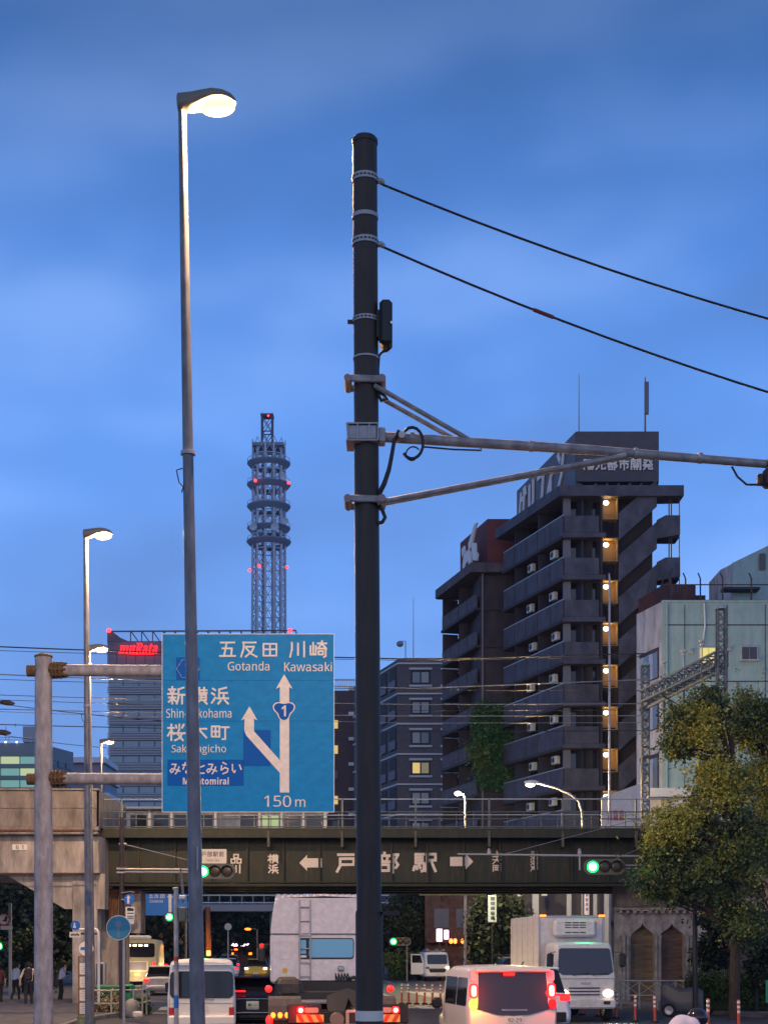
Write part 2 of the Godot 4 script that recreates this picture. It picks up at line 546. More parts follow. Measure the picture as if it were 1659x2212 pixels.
func _ready() -> void:
	# camera: level, with a raised lens (verticals stay upright, the horizon lies low in the picture)
	var cam := Camera3D.new()
	cam.name = "camera"
	cam.projection = Camera3D.PROJECTION_FRUSTUM
	cam.near = 0.2
	cam.far = 4000.0
	cam.size = 0.2 * 2212.0 / FOCAL
	cam.frustum_offset = Vector2(0, 0.2 * (2049.0 - 1106.0) / FOCAL)
	cam.position = Vector3(0, EYE, 0)
	add_child(cam)
	var env := Environment.new()
	env.background_mode = Environment.BG_SKY
	env.sky = Sky.new()
	env.sky.sky_material = dusk_sky()
	env.background_energy_multiplier = 1.0
	env.tonemap_mode = Environment.TONE_MAPPER_LINEAR
	env.tonemap_exposure = 1.25
	env.sdfgi_enabled = true
	env.ssao_enabled = true
	env.ssil_enabled = true
	env.fog_enabled = true
	env.fog_mode = Environment.FOG_MODE_EXPONENTIAL
	env.fog_light_color = Color(0.55, 0.68, 0.95)
	env.fog_density = 0.00012
	var we := WorldEnvironment.new()
	we.name = "dusk"
	we.environment = env
	add_child(we)
	rng.seed = 7
	materials()
	streets()
	viaducts()
	far_buildings()
	near_buildings()
	railway_lines()
	greenery()
	poles_and_lamps()
	road_sign()
	thin_mast()
	signals_and_signs()
	pavement_things()
	vehicles()
	figures()

func materials() -> void:
	M["grime"] = noise_map(3, 0.006, 0.78, 1.0)
	M["grain"] = noise_map(5, 0.03, 0.0, 1.0, 512, FastNoiseLite.TYPE_SIMPLEX_SMOOTH, 0.9)
	M["mottle"] = noise_map(9, 0.012, 0.88, 1.0, 512, FastNoiseLite.TYPE_SIMPLEX_SMOOTH, 0.9)
	M["stain"] = noise_map(17, 0.007, 0.66, 1.0, 512, FastNoiseLite.TYPE_SIMPLEX_SMOOTH, 0.9)
	M["flake"] = noise_map(29, 0.012, 0.9, 1.0, 512, FastNoiseLite.TYPE_SIMPLEX_SMOOTH, 0.9)
	M.asphalt = mk(0.085, 0.085, 0.092, 0.6, 0.0, "stain", Vector3.ONE * 0.25, 0.6)
	M.pavement = mk(0.15, 0.145, 0.15, 0.85, 0.0, "stain", Vector3.ONE * 0.4, 0.4)
	M.kerb = mk(0.3, 0.29, 0.27, 0.85, 0.0, "stain", Vector3.ONE * 0.6, 0.3)
	M.marking = mk(0.6, 0.6, 0.58, 0.7, 0.0, "stain", Vector3.ONE * 1.2)
	M.beige = mk(0.45, 0.4, 0.36, 0.88, 0.0, "stain", Vector3(0.5, 0.14, 0.5), 0.5)
	M.beige_dark = mk(0.29, 0.25, 0.22, 0.88, 0.0, "stain", Vector3(0.5, 0.14, 0.5), 0.5)
	M["rust_run"] = noise_map(41, 0.01, 0.0, 1.0, 512, FastNoiseLite.TYPE_SIMPLEX_SMOOTH, 0.8)
	var rr := Gradient.new()
	rr.offsets = PackedFloat32Array([0.1, 0.45, 0.62, 0.8])
	rr.colors = PackedColorArray([Color(0.006, 0.011, 0.005).linear_to_srgb(), Color(0.009, 0.017, 0.007).linear_to_srgb(), Color(0.012, 0.017, 0.007).linear_to_srgb(), Color(0.035, 0.024, 0.012).linear_to_srgb()])
	M["rust_run"].color_ramp = rr
	M.girder = mk(1, 1, 1, 0.6, 0.0, "rust_run", Vector3(0.7, 0.13, 0.7), 0.2)
	M.girder_edge = mk(0.1, 0.11, 0.08, 0.6, 0.0, "stain", Vector3.ONE * 0.6)
	M.deck = mk(0.05, 0.05, 0.045, 0.9)
	M.rail = mk(0.1, 0.13, 0.14, 0.5, 0.3)
	M.rail_light = mk(0.4, 0.43, 0.44, 0.45, 0.3)
	M.rust = mk(0.16, 0.07, 0.035, 0.85, 0.0, "stain", Vector3(1.5, 0.6, 1.5), 0.3)
	M.brown = mk(0.05, 0.028, 0.022, 0.6, 0.0, "grime")
	M.brown_pole = mk(0.046, 0.029, 0.019, 0.55, 0.0, "stain", Vector3(2.0, 0.3, 2.0), 0.06)
	M.galvanised = mk(0.42, 0.41, 0.43, 0.5, 0.35, "mottle", Vector3.ONE * 2.5)
	M.pole_grey = mk(0.24, 0.23, 0.25, 0.4, 0.25, "stain", Vector3(1.4, 0.5, 1.4))
	M.sign_pole = mk(0.42, 0.4, 0.43, 0.7, 0.0, "stain", Vector3(1.4, 0.45, 1.4), 0.12)
	M.sign_rust = mk(0.17, 0.1, 0.05, 0.85, 0.0, "stain", Vector3.ONE * 3.0, 0.2)
	M.black = mk(0.012, 0.012, 0.013, 0.5)
	M.rubber = mk(0.016, 0.015, 0.016, 0.8)
	M.cable = mk(0.014, 0.012, 0.018, 0.5)
	M.wire_light = mk(0.22, 0.24, 0.25, 0.4, 0.3)
	M.white = mk(0.78, 0.77, 0.75, 0.5, 0.0, "mottle", Vector3.ONE * 1.5)
	M.paper = mk(0.68, 0.64, 0.58, 0.6)
	M.letter = mk(0.8, 0.75, 0.7, 0.55, 0.0, "flake", Vector3.ONE * 0.8)
	M.letter_worn = mk(0.78, 0.7, 0.62, 0.7, 0.0, "flake", Vector3.ONE * 1.5)
	M.sign_blue = mk(0.012, 0.25, 0.6, 0.5, 0.0, "flake", Vector3(0.55, 0.8, 0.55))
	M.sign_dark = mk(0.003, 0.1, 0.42, 0.5)
	M.sign_blue.metallic_specular = 0.2
	M.sign_dark.metallic_specular = 0.2
	M.blue = mk(0.01, 0.13, 0.5, 0.4)
	M.teal = mk(0.02, 0.22, 0.42, 0.45, 0.0, "mottle", Vector3.ONE * 3.0)
	M.red = mk(0.42, 0.02, 0.02, 0.45)
	M.orange = mk(0.5, 0.07, 0.03, 0.5)
	M.yellow = mk(0.65, 0.4, 0.03, 0.5)
	M.green = mk(0.02, 0.16, 0.07, 0.6, 0.0, "mottle")
	M.glass_dark = mk(0.012, 0.012, 0.018, 0.08)
	M.glass_blue = mk(0.1, 0.13, 0.18, 0.1)
	M.glass_painted_sky = mk(0.16, 0.44, 0.66, 0.12)  # blue of the sky seen in the pane is put into the base colour
	M.chrome = mk(0.6, 0.6, 0.6, 0.15, 1.0)
	M.alu = mk(0.4, 0.4, 0.42, 0.4, 0.7)
	M.leaf = mk(1, 1, 1, 0.65)
	M.leaf.vertex_color_use_as_albedo = true
	M.leaf.backlight_enabled = true
	M.leaf.backlight = Color(0.3, 0.3, 0.3)
	M.bark = mk(0.075, 0.055, 0.042, 0.95, 0.0, "stain", Vector3(4, 0.8, 4), 1.0)
	M.sodium = glow(Color(1.0, 0.8, 0.52), 2.4)
	M.lamp_core = glow(Color(1.0, 0.9, 0.72), 5.0)
	M.lamp_white = glow(Color(1.0, 0.93, 0.82), 4.0)
	M.go = glow(Color(0.02, 1.0, 0.35), 4.0)
	M.go_core = glow(Color(0.7, 1.0, 0.88), 6.0)
	M.stop = glow(Color(1.0, 0.05, 0.03), 2.6)
	M.stop_core = glow(Color(1.0, 0.6, 0.52), 4.5)
	M.stop_reflection = glow(Color(1.0, 0.05, 0.03), 1.4)
	M.amber = glow(Color(1.0, 0.45, 0.08), 4.0)
	M.head = glow(Color(1.0, 0.86, 0.68), 7.0)
	M.head_cool = glow(Color(0.93, 0.88, 1.0), 6.0)
	M.beacon = glow(Color(1.0, 0.2, 0.22), 4.0)
	M.neon_red = glow(Color(1.0, 0.05, 0.06), 2.6)
	M.window_lit = glow(Color(1.0, 0.86, 0.52), 0.55)
	M.window_dim = glow(Color(0.75, 0.9, 0.6), 0.42)
	M.shop = glow(Color(1.0, 0.82, 0.95), 3.0)
	M.lantern = glow(Color(1.0, 0.5, 0.2), 3.0)
	M.lens_off = mk(0.03, 0.02, 0.01, 0.3)

func streets() -> void:
	var s := Shape.new()
	s.quad(Vector3(-420, 0, 40), Vector3(420, 0, 40), Vector3(420, 0, -900), Vector3(-420, 0, -900))
	ground_piece("ground", s, M.asphalt)
	# pavement on the left, kerb stones along it (the road runs six degrees to the left of the view)
	s = Shape.new()
	var edge := [Vector2(-5.6, 20), Vector2(-8.0, -30), Vector2(-9.1, -46), Vector2(-8.6, -50.5), Vector2(-8.9, -55), Vector2(-10.2, -64), Vector2(-14, -100), Vector2(-22, -180)]
	var poly := edge.duplicate()
	poly.append(Vector2(-60, -180)); poly.append(Vector2(-60, 20))
	s.plan(poly, 0.004, 0.12)
	ground_piece("pavement", s, M.pavement)
	var kb := thing("kerb", "pale concrete kerb stones along the left pavement", "kerb", Vector3(-9, 0, -50))
	kb.set_meta("kind", "structure")
	for i in edge.size() - 2:
		var a: Vector2 = edge[i]
		var b: Vector2 = edge[i + 1]
		var n := int(maxf(1.0, a.distance_to(b) / 1.0))
		for k in n:
			var p := a.lerp(b, float(k) / n)
			var q := a.lerp(b, (k + 0.985) / n)
			if p.y > -40 or p.y < -120: continue
			s = Shape.new()
			s.bar(Vector3(p.x + 0.08, 0.07, p.y), Vector3(q.x + 0.08, 0.07, q.y), 0.15, 0.145, Vector3.UP, 0.012)
			wpart(kb, "stone", s, M.kerb)
	# pavement on the right beneath the trees
	s = Shape.new()
	s.plan([Vector2(12.5, -47), Vector2(9.5, -55), Vector2(8.2, -62), Vector2(6.0, -84), Vector2(3.5, -120), Vector2(70, -120), Vector2(70, -40), Vector2(22, -40)], 0.004, 0.13)
	ground_piece("pavement", s, M.pavement)
	# painted markings: crosswalk bars, stop line, lane lines, zebra hatching by the posts
	var paint := thing("road_marking", "worn white road paint on the asphalt before and under the bridge", "road marking", Vector3(0, 0.004, -55))
	paint.set_meta("kind", "structure")
	var along := Vector3(-sin(deg_to_rad(6.0)), 0, -cos(deg_to_rad(6.0)))
	var across := Vector3(along.z * -1.0, 0, along.x)
	for i in 18:
		s = Shape.new()
		var c := at(300, 2156, 67.0 * 0 + 58.0)
		c = Vector3(-8.0, 0.006, -56.5) + across * (i * 0.95)
		s.bar(c - along * 1.5, c + along * 1.5, 0.45, 0.004)
		wpart(paint, "crossing_bar", s, M.marking)
	s = Shape.new()
	s.bar(Vector3(-8.2, 0.006, -52.4), Vector3(0.4, 0.006, -51.5), 0.4, 0.004)
	wpart(paint, "stop_line", s, M.marking)
	for lane in [-6.2, -2.9, 0.35, 3.6]:
		for i in 9:
			s = Shape.new()
			var c := Vector3(lane, 0.006, -70) + along * (i * 10.0)
			s.bar(c, c + along * 5.0, 0.15, 0.004)
			wpart(paint, "lane_line", s, M.marking)
	for i in 7:
		s = Shape.new()
		s.bar(at(880 + i * 14, 2140, 79 - i * 0.6) * Vector3(1, 0, 1) + Vector3(0, 0.006, 0), at(960 + i * 16, 2140, 66 - i * 0.5) * Vector3(1, 0, 1) + Vector3(0, 0.006, 0), 0.3, 0.004)
		wpart(paint, "hatching", s, M.marking)

func panel_joints(t: Node3D, called: String, x0: float, x1: float, y0: float, y1: float, z: float, step: float, m: Material) -> void:
	var n := int(round((x1 - x0) / step))
	for i in n:
		var s := Shape.new()
		var w := (x1 - x0) / n
		s.box(Vector3(x0 + (i + 0.5) * w, (y0 + y1) * 0.5, z), Vector3(w - 0.025, y1 - y0, 0.12), Basis.IDENTITY, 0.012)
		wpart(t, called, s, m)

func viaducts() -> void:
	# left concrete viaduct
	var t := thing("concrete_viaduct", "beige concrete railway viaduct at left with number plate 61", "viaduct", Vector3(-17, 0, -62))
	var s := Shape.new()
	s.box(Vector3(-20.4, 5.75, -62.6), Vector3(19.3, 1.4, 8.8))
	wpart(t, "deck_beam", s, M.beige)
	panel_joints(t, "beam_face", -30.0, -10.75, 5.05, 6.46, -58.14, 2.55, M.beige)
	s = Shape.new()
	s.box(Vector3(-20.4, 6.53, -58.0), Vector3(19.35, 0.1, 0.6), Basis.IDENTITY, 0.02)
	s.box(Vector3(-20.4, 6.72, -58.12), Vector3(19.35, 0.16, 0.34), Basis.IDENTITY, 0.02)
	wpart(t, "ledge", s, M.beige_dark)
	panel_joints(t, "parapet_panel", -30.0, -10.85, 6.82, 7.5, -58.3, 2.1, M.beige_dark)
	panel_joints(t, "parapet_panel", -30.0, -10.85, 7.51, 8.17, -58.3, 2.1, M.beige_dark)
	s = Shape.new()
	s.box(Vector3(-20.4, 7.5, -58.5), Vector3(19.2, 1.36, 0.2))
	s.box(Vector3(-10.9, 7.5, -61.5), Vector3(0.22, 1.36, 6.2))
	s.box(Vector3(-20.4, 8.22, -58.36), Vector3(19.3, 0.07, 0.4))
	wpart(t, "parapet", s, M.beige_dark)
	s = Shape.new()
	s.tube([Vector3(-30, 6.62, -57.72), Vector3(-10.8, 6.62, -57.72)], 0.045, 8)
	s.tube([Vector3(-30, 5.0, -57.95), Vector3(-10.8, 5.0, -57.95)], 0.025, 8)
	wpart(t, "conduit", s, M.rust)
	s = Shape.new()
	s.plate(place(Vector3(-13.72, 6.02, -58.04)), rrect(0.56, 0.22, 0.01), 0.02)
	wpart(t, "number_plate", s, M.paper)
	words(t, "lettering", "6 1", place(Vector3(3.28, 6.02, 3.965)), 0.28, 0.15, M.black)
	# piers with haunches
	for z in [-58.9, -65.5]:
		s = Shape.new()
		s.box(Vector3(-11.35, 2.45, z), Vector3(0.95, 5.2, 0.9), Basis.IDENTITY, 0.03)
		wpart(t, "pier", s, M.beige)
		for e in [-1.0, 1.0]:
			s = Shape.new()
			var x: float = -11.35 + e * 0.475
			s.plate(Transform3D(Basis.IDENTITY, Vector3(0, 0, z + 0.4)), PackedVector2Array([Vector2(x, 3.7), Vector2(x + e * 0.28, 3.7), Vector2(x + e * (2.6 if e < 0 else 0.28), 5.05), Vector2(x, 5.05)]), 0.8)
			wpart(t, "haunch", s, M.beige)
	for x in [-20.0, -28.5]:
		s = Shape.new()
		s.box(Vector3(x, 2.45, -58.9), Vector3(0.95, 5.2, 0.9), Basis.IDENTITY, 0.03)
		wpart(t, "pier", s, M.beige)
	s = Shape.new()
	for i in 5: s.tube([Vector3(-30, 4.98 - 0.0, -59.3 - i * 0.5), Vector3(-12.2, 4.98, -59.3 - i * 0.5)], 0.04, 6)
	wpart(t, "pipe", s, M.rail_light)
	# abutment pier that carries the girder
	t = thing("bridge_pier", "beige pier with rusty bearing plates under the left end of the green girder", "pier", Vector3(-10.2, 0, -60.6))
	s = Shape.new()
	s.box(Vector3(-10.85, 1.4, -61.0), Vector3(0.9, 2.9, 1.6), Basis.IDENTITY, 0.02)
	s.box(Vector3(-10.4, 3.65, -61.4), Vector3(1.6, 1.7, 1.2), Basis.IDENTITY, 0.02)
	wpart(t, "column", s, M.beige)
	for i in 4:
		s = Shape.new()
		s.box(Vector3(-10.85 + i * 0.26, 3.62, -60.72), Vector3(0.22, 1.6, 0.12), Basis.IDENTITY, 0.01)
		wpart(t, "bearing_plate", s, M.rust)
	s = Shape.new()
	s.box(Vector3(-10.4, 4.48, -60.9), Vector3(1.5, 0.12, 0.7))
	wpart(t, "bearing_shoe", s, M.rust)
	s = Shape.new()
	s.bar(Vector3(-11.2, 2.5, -60.3), Vector3(-9.7, 3.5, -60.3), 0.14, 0.14)
	wpart(t, "brace", s, M.beige_dark)

	# steel girder bridge
	t = thing("railway_bridge", "dark green plate girder railway bridge across the road with white station lettering", "bridge", Vector3(0, 4.58, -60))
	var xa := -11.05
	var xb := 12.4
	var mid := (xa + xb) * 0.5
	var span := xb - xa
	for z in [-60.2, -63.0, -65.6, -68.4]:
		s = Shape.new()
		s.box(Vector3(mid, 5.7, z), Vector3(span, 1.86, 0.05))
		wpart(t, "web_plate", s, M.girder)
		s = Shape.new()
		s.box(Vector3(mid, 4.68, z), Vector3(span, 0.1, 0.5), Basis.IDENTITY, 0.01)
		s.box(Vector3(mid, 4.785, z), Vector3(span, 0.05, 0.42), Basis.IDENTITY, 0.01)
		s.box(Vector3(mid, 6.55, z), Vector3(span, 0.07, 0.4), Basis.IDENTITY, 0.01)
		wpart(t, "flange", s, M.girder)
	var x := xa + 0.1
	while x < xb:
		s = Shape.new()
		s.box(Vector3(x, 5.66, -60.1), Vector3(0.07, 1.7, 0.16))
		wpart(t, "stiffener", s, M.girder)
		x += 1.405
	s = Shape.new()
	s.box(Vector3(mid, 6.63, -64.4), Vector3(span, 0.1, 8.6))
	wpart(t, "deck_plate", s, M.deck)
	for i in 7:
		s = Shape.new()
		s.box(Vector3(xa + 1.5 + i * 3.4, 5.4, -64.4), Vector3(0.12, 0.6, 7.8))
		wpart(t, "cross_beam", s, M.girder)
	# maintenance walkway with brackets and handrails
	s = Shape.new()
	s.box(Vector3(mid, 6.64, -59.35), Vector3(span, 0.34, 0.06), Basis.IDENTITY, 0.008)
	wpart(t, "fascia", s, M.girder)
	s = Shape.new()
	s.box(Vector3(mid, 6.83, -59.75), Vector3(span + 0.1, 0.05, 0.92), Basis.IDENTITY, 0.01)
	wpart(t, "walkway", s, M.girder_edge)
	var k := 0
	x = xa + 0.95
	while x < xb:
		s = Shape.new()
		s.box(Vector3(x, 6.42, -59.29), Vector3(0.1, 0.62, 0.07), Basis.IDENTITY, 0.01)
		s.bar(Vector3(x, 6.1, -60.15), Vector3(x, 6.5, -59.36), 0.07, 0.09)
		wpart(t, "bracket", s, M.girder_edge)
		s = Shape.new()
		s.box(Vector3(x, 7.42, -59.4), Vector3(0.07, 1.12, 0.07))
		wpart(t, "rail_post", s, M.rail)
		x += 2.83
		k += 1
	x = xa + 0.2
	while x < xb:
		s = Shape.new()
		s.box(Vector3(x, 7.16, -59.42), Vector3(0.03, 0.62, 0.03))
		wpart(t, "baluster", s, M.rail)
		x += 0.65
	s = Shape.new()
	for y in [7.47, 7.2, 6.9]: s.tube([Vector3(xa, y, -59.36), Vector3(xb, y, -59.36)], 0.026, 6)
	wpart(t, "handrail", s, M.rail)
	s = Shape.new()
	s.tube([Vector3(-6.2, 7.33, -59.3), Vector3(9.8, 7.36, -59.3)], 0.02, 6)
	s.tube([Vector3(-10.9, 7.96, -59.4), Vector3(-6.4, 7.96, -59.4)], 0.022, 6)
	s.tube([Vector3(-6.4, 7.96, -59.4), Vector3(xb, 7.97, -59.4)], 0.028, 6)
	wpart(t, "pipe_rail", s, M.rail_light)
	# white station lettering on the web: one part for each character or arrow
	var face := Transform3D(Basis.IDENTITY, Vector3(0, 0, -60.17))
	for g in [["品", 499, 1845, 23, 20], ["川", 499, 1867, 23, 20], ["横", 580, 1845, 22, 20], ["浜", 580, 1867, 22, 20], ["戸", 726, 1842, 45, 43], ["部", 817, 1842, 45, 43], ["駅", 893, 1841, 50, 43],
			["上", 1063, 1837, 20, 15], ["大", 1063, 1852, 20, 15], ["岡", 1063, 1868, 20, 15], ["三", 1145, 1838, 17, 7], ["浦", 1145, 1846, 17, 12], ["海", 1145, 1858, 17, 12], ["岸", 1145, 1870, 17, 12]]:
		s = Shape.new()
		var p := at(g[1], g[2] + g[4], 60.17)
		var u := 60.17 / FOCAL
		stroke(s, g[0], face, p.x, p.y, g[3] * u, g[4] * u, 0.135 if g[4] > 30 else 0.15, 0.012)
		wpart(t, "lettering", s, M.letter_worn)
	for a in [[647, 696, 1864, -1.0], [972, 1022, 1861, 1.0]]:
		s = Shape.new()
		var p := at(a[0], a[2], 60.17)
		var q := at(a[1], a[2], 60.17)
		var tip: float = p.x if a[3] < 0 else q.x
		var tail: float = q.x if a[3] < 0 else p.x
		var neck: float = tip - a[3] * 0.3
		s.plate(face.translated_local(Vector3(0, 0, 0.014)), PackedVector2Array([Vector2(tip, p.y), Vector2(neck, p.y + 0.31), Vector2(neck, p.y + 0.18), Vector2(tail, p.y + 0.18), Vector2(tail, p.y - 0.18), Vector2(neck, p.y - 0.18), Vector2(neck, p.y - 0.31)]), 0.014)
		wpart(t, "arrow", s, M.letter_worn)

	# right-hand abutment with the station's arched front
	t = thing("station_arcade", "grey stone station front with two pointed arches under the viaduct at right", "station front", Vector3(11.6, 0, -61.5))
	s = Shape.new()
	s.box(Vector3(16.5, 4.3, -62.2), Vector3(14.4, 0.9, 1.2), Basis.IDENTITY, 0.02)
	wpart(t, "lintel", s, M.beige_dark)
	M["stone"] = mk(0.3, 0.31, 0.3, 0.85, 0.0, "stain", Vector3(0.8, 0.4, 0.8), 0.4)
	s = Shape.new()
	s.box(Vector3(10.8, 3.78, -61.3), Vector3(3.3, 0.1, 0.4), Basis.IDENTITY, 0.02)
	wpart(t, "cornice", s, M.stone)
	for i in 11:
		s = Shape.new()
		s.box(Vector3(9.4 + i * 0.28, 3.66, -61.28), Vector3(0.12, 0.12, 0.24), Basis.IDENTITY, 0.01)
		wpart(t, "dentil", s, M.stone)
	# wall plate with two ogee openings
	var outer := [Vector2(9.2, 0.12), Vector2(9.2, 3.72), Vector2(12.4, 3.72), Vector2(12.4, 0.12)]
	var hole := func(c: float, hw: float) -> Array:
		var r := []
		r.append(Vector2(c + hw, 0.12)); r.append(Vector2(c + hw, 2.72))
		for q in 7:
			var e := (q + 1) / 7.0
			r.append(Vector2(c + hw * (1.0 - smoothstep(0.0, 1.0, e)), 2.72 + 0.5 * (e * 0.8 + 0.2 * e * e)))
		for q in range(5, -1, -1):
			var e := (q + 1) / 7.0
			r.append(Vector2(c - hw * (1.0 - smoothstep(0.0, 1.0, e)), 2.72 + 0.5 * (e * 0.8 + 0.2 * e * e)))
		r.append(Vector2(c - hw, 2.72)); r.append(Vector2(c - hw, 0.12))
		return r
	var wall := PackedVector2Array([outer[0], outer[1], outer[2], outer[3]])
	for p in hole.call(11.47, 0.47): wall.append(p)
	for p in hole.call(10.3, 0.46): wall.append(p)
	s = Shape.new()
	s.plate(Transform3D(Basis.IDENTITY, Vector3(0, 0, -61.4)), wall, 0.3)
	wpart(t, "wall", s, M.stone)
	s = Shape.new()
	s.box(Vector3(10.3, 1.75, -61.75), Vector3(1.1, 3.3, 0.1))
	wpart(t, "shutter", s, mk(0.22, 0.16, 0.1, 0.7, 0.0, "stain", Vector3(0.3, 2.0, 0.3)))
	s = Shape.new()
	s.box(Vector3(11.47, 1.75, -61.75), Vector3(1.1, 3.3, 0.1))
	wpart(t, "shutter", s, mk(0.16, 0.1, 0.075, 0.7, 0.0, "stain", Vector3(0.3, 2.0, 0.3)))
	for c in [9.62, 10.89, 12.14]:
		for e in [-0.075, 0.075]:
			s = Shape.new()
			s.lathe(Transform3D(Basis.IDENTITY, Vector3(c + e, 0.12, -61.27)), [Vector2(0.085, 0), Vector2(0.085, 0.15), Vector2(0.06, 0.2), Vector2(0.055, 2.4), Vector2(0.08, 2.5), Vector2(0.09, 2.6), Vector2(0, 2.6)], 12)
			wpart(t, "column", s, M.stone)
	t = thing("concrete_viaduct", "dim concrete viaduct behind the trees at far right", "viaduct", Vector3(22, 0, -62))
	s = Shape.new()
	s.box(Vector3(21.4, 5.7, -64.0), Vector3(18.0, 1.9, 8.0))
	wpart(t, "deck_beam", s, M.beige_dark)
	s = Shape.new()
	s.box(Vector3(21.4, 2.3, -66.0), Vector3(14.0, 4.9, 0.5))
	wpart(t, "back_wall", s, M.beige_dark)
	for px in [15.6, 21.0, 27.0]:
		s = Shape.new()
		s.box(Vector3(px, 2.4, -61.6), Vector3(1.0, 4.8, 1.2), Basis.IDENTITY, 0.03)
		wpart(t, "pier", s, M.beige_dark)
	# height warning beam seen below the girder
	t = thing("height_beam", "yellow lit horizontal beam hanging beneath the girder", "beam", at(978, 1929, 74))
	for i in 4:
		s = Shape.new()
		s.box(Vector3(-1.22 + i * 0.81, 0, 0), Vector3(0.795, 0.24, 0.12), Basis.IDENTITY, 0.015)
		part(t, "panel", s, mk(0.62, 0.56, 0.2, 0.5, 0.0, "mottle"))
	s = Shape.new()
	for e in [-1.3, 1.3]: s.bar(Vector3(e, 0.1, -0.09), Vector3(e, 2.0, -0.09), 0.08, 0.08)
	part(t, "hanger", s, M.deck)

func far_buildings() -> void:
	# red-signed office tower
	var k := 400.0 / FOCAL
	var t := thing("office_tower", "tall louvred grey office tower with a glowing red script sign", "office tower", Vector3(-47.5, 0, -415))
	var grey := mk(0.26, 0.27, 0.3, 0.6, 0.0, "mottle", Vector3.ONE * 0.05)
	var lou := mk(0.46, 0.47, 0.5, 0.5, 0.2)
	var glass := mk(0.22, 0.31, 0.37, 0.12)  # sky reflection put into the pale base colour
	var xl := at(233, 0, 400).x
	var xr := at(640, 0, 400).x
	var cx := (xl + xr) * 0.5
	var w := xr - xl
	var s := Shape.new()
	s.box(Vector3(cx, 40, -416), Vector3(w - 0.8, 80, 31))
	wpart(t, "wall", s, grey)
	var y_of := func(v: float) -> float: return EYE + (2049.0 - v) * k
	s = Shape.new()
	s.box(Vector3(cx, (y_of.call(1385) + y_of.call(1436)) * 0.5, -400.2), Vector3(w, y_of.call(1385) - y_of.call(1436), 0.9), Basis.IDENTITY, 0.1)
	wpart(t, "sign_band", s, mk(0.17, 0.14, 0.17, 0.6, 0.0, "mottle", Vector3.ONE * 0.1))
	for i in 20:
		s = Shape.new()
		s.box(Vector3(xl + (i + 0.5) * w / 20, y_of.call(1424), -399.68), Vector3(w / 20 - 0.25, 3.0, 0.12))
		wpart(t, "cladding_panel", s, mk(0.2, 0.17, 0.2, 0.6))
	s = Shape.new()
	s.plate(Transform3D(Basis.IDENTITY, Vector3(0, 0, -399.6)), PackedVector2Array([Vector2(xl, y_of.call(1387)), Vector2(xl, y_of.call(1364)), Vector2(xl + 1.2, y_of.call(1364)), Vector2(xl + 3.4, y_of.call(1378)), Vector2(xl + 5.5, y_of.call(1386))]), 20.0)
	wpart(t, "corner_fin", s, mk(0.1, 0.1, 0.12, 0.6))
	s = Shape.new()
	s.bar(Vector3(xl, y_of.call(1364), -400), Vector3(xr, y_of.call(1362), -400), 0.35, 0.35)
	s.bar(Vector3(xl, y_of.call(1366), -418), Vector3(xr, y_of.call(1365), -418), 0.3, 0.3)
	for i in 16:
		var x := xl + 6.0 + i * (w - 6.0) / 15.0
		s.bar(Vector3(x, y_of.call(1387), -400), Vector3(x, y_of.call(1363), -400), 0.25, 0.25)
		s.bar(Vector3(x, y_of.call(1363), -400), Vector3(x, y_of.call(1365), -418), 0.2, 0.2)
	wpart(t, "roof_frame", s, mk(0.07, 0.075, 0.085, 0.5))
	s = Shape.new()
	s.box(Vector3(xl + 18, y_of.call(1382), -412), Vector3(16, 1.6, 8))
	wpart(t, "plant_room", s, grey)
	var v := 1449.0
	var f := 0
	while v < 1790.0:
		var top: float = y_of.call(v)
		s = Shape.new()
		for i in 5: s.box(Vector3(cx, top - 0.25 - i * 0.42, -400.2), Vector3(w, 0.2, 0.9))
		wpart(t, "louvre", s, lou).set_meta("kind", "stuff")
		for i in 12:
			s = Shape.new()
			s.box(Vector3(xl + (i + 0.5) * w / 12, top - 3.15, -400.35), Vector3(w / 12 - 0.4, 1.55, 0.3))
			var lit: bool = (f == 0 and i == 7) or (f == 3 and i in [8]) or (f == 5 and i in [8]) or (f == 7 and i in [4, 6]) or (f == 9 and i in [3])
			wpart(t, "window", s, M.window_lit if lit else glass)
		v += 33.0
		f += 1
	var tx := words(t, "lettering", "muRata", Transform3D(Basis(Vector3(1, 0, 0), Vector3(0.22, 1, 0), Vector3(0, 0, 1)), at(301, 1401, 398.8) - t.position), 82 * k, 23 * k, M.neon_red, "Droid Serif", 700, 0.4)
	tx.set_meta("label", "glowing red sign lettering")
	s = Shape.new()
	s.box(at(303, 1413, 398.9), Vector3(60 * k, 0.14, 0.3))
	wpart(t, "lettering", s, M.neon_red)
	for u in [236, 627]:
		s = Shape.new()
		s.ball(at(u, 1362, 399), Vector3.ONE * 0.6, 6, 10)
		wpart(t, "warning_light", s, M.beacon)

	# lattice telecom tower
	k = 723.0 / FOCAL
	t = thing("telecom_tower", "tall lattice telecom tower with round antenna platforms and red warning lights", "telecom tower", Vector3(at(581, 0, 723).x, 0, -723))
	var steel := mk(0.45, 0.52, 0.6, 0.6)
	var dark := mk(0.2, 0.25, 0.31, 0.7)
	var ty := func(vv: float) -> float: return EYE + (2049.0 - vv) * k
	s = Shape.new()
	s.box(Vector3(0, 55, 0), Vector3(30, 110, 30))
	part(t, "base_building", s, grey)
	for i in 12:
		s = Shape.new()
		var a := TAU * i / 12 + 0.13
		var r := 8.0
		s.bar(Vector3(cos(a) * r * 1.04, 95, sin(a) * r * 1.04), Vector3(cos(a) * r * 0.95, ty.call(968), sin(a) * r * 0.95), 0.85, 0.85)
		part(t, "column", s, steel)
	s = Shape.new()
	var y := 100.0
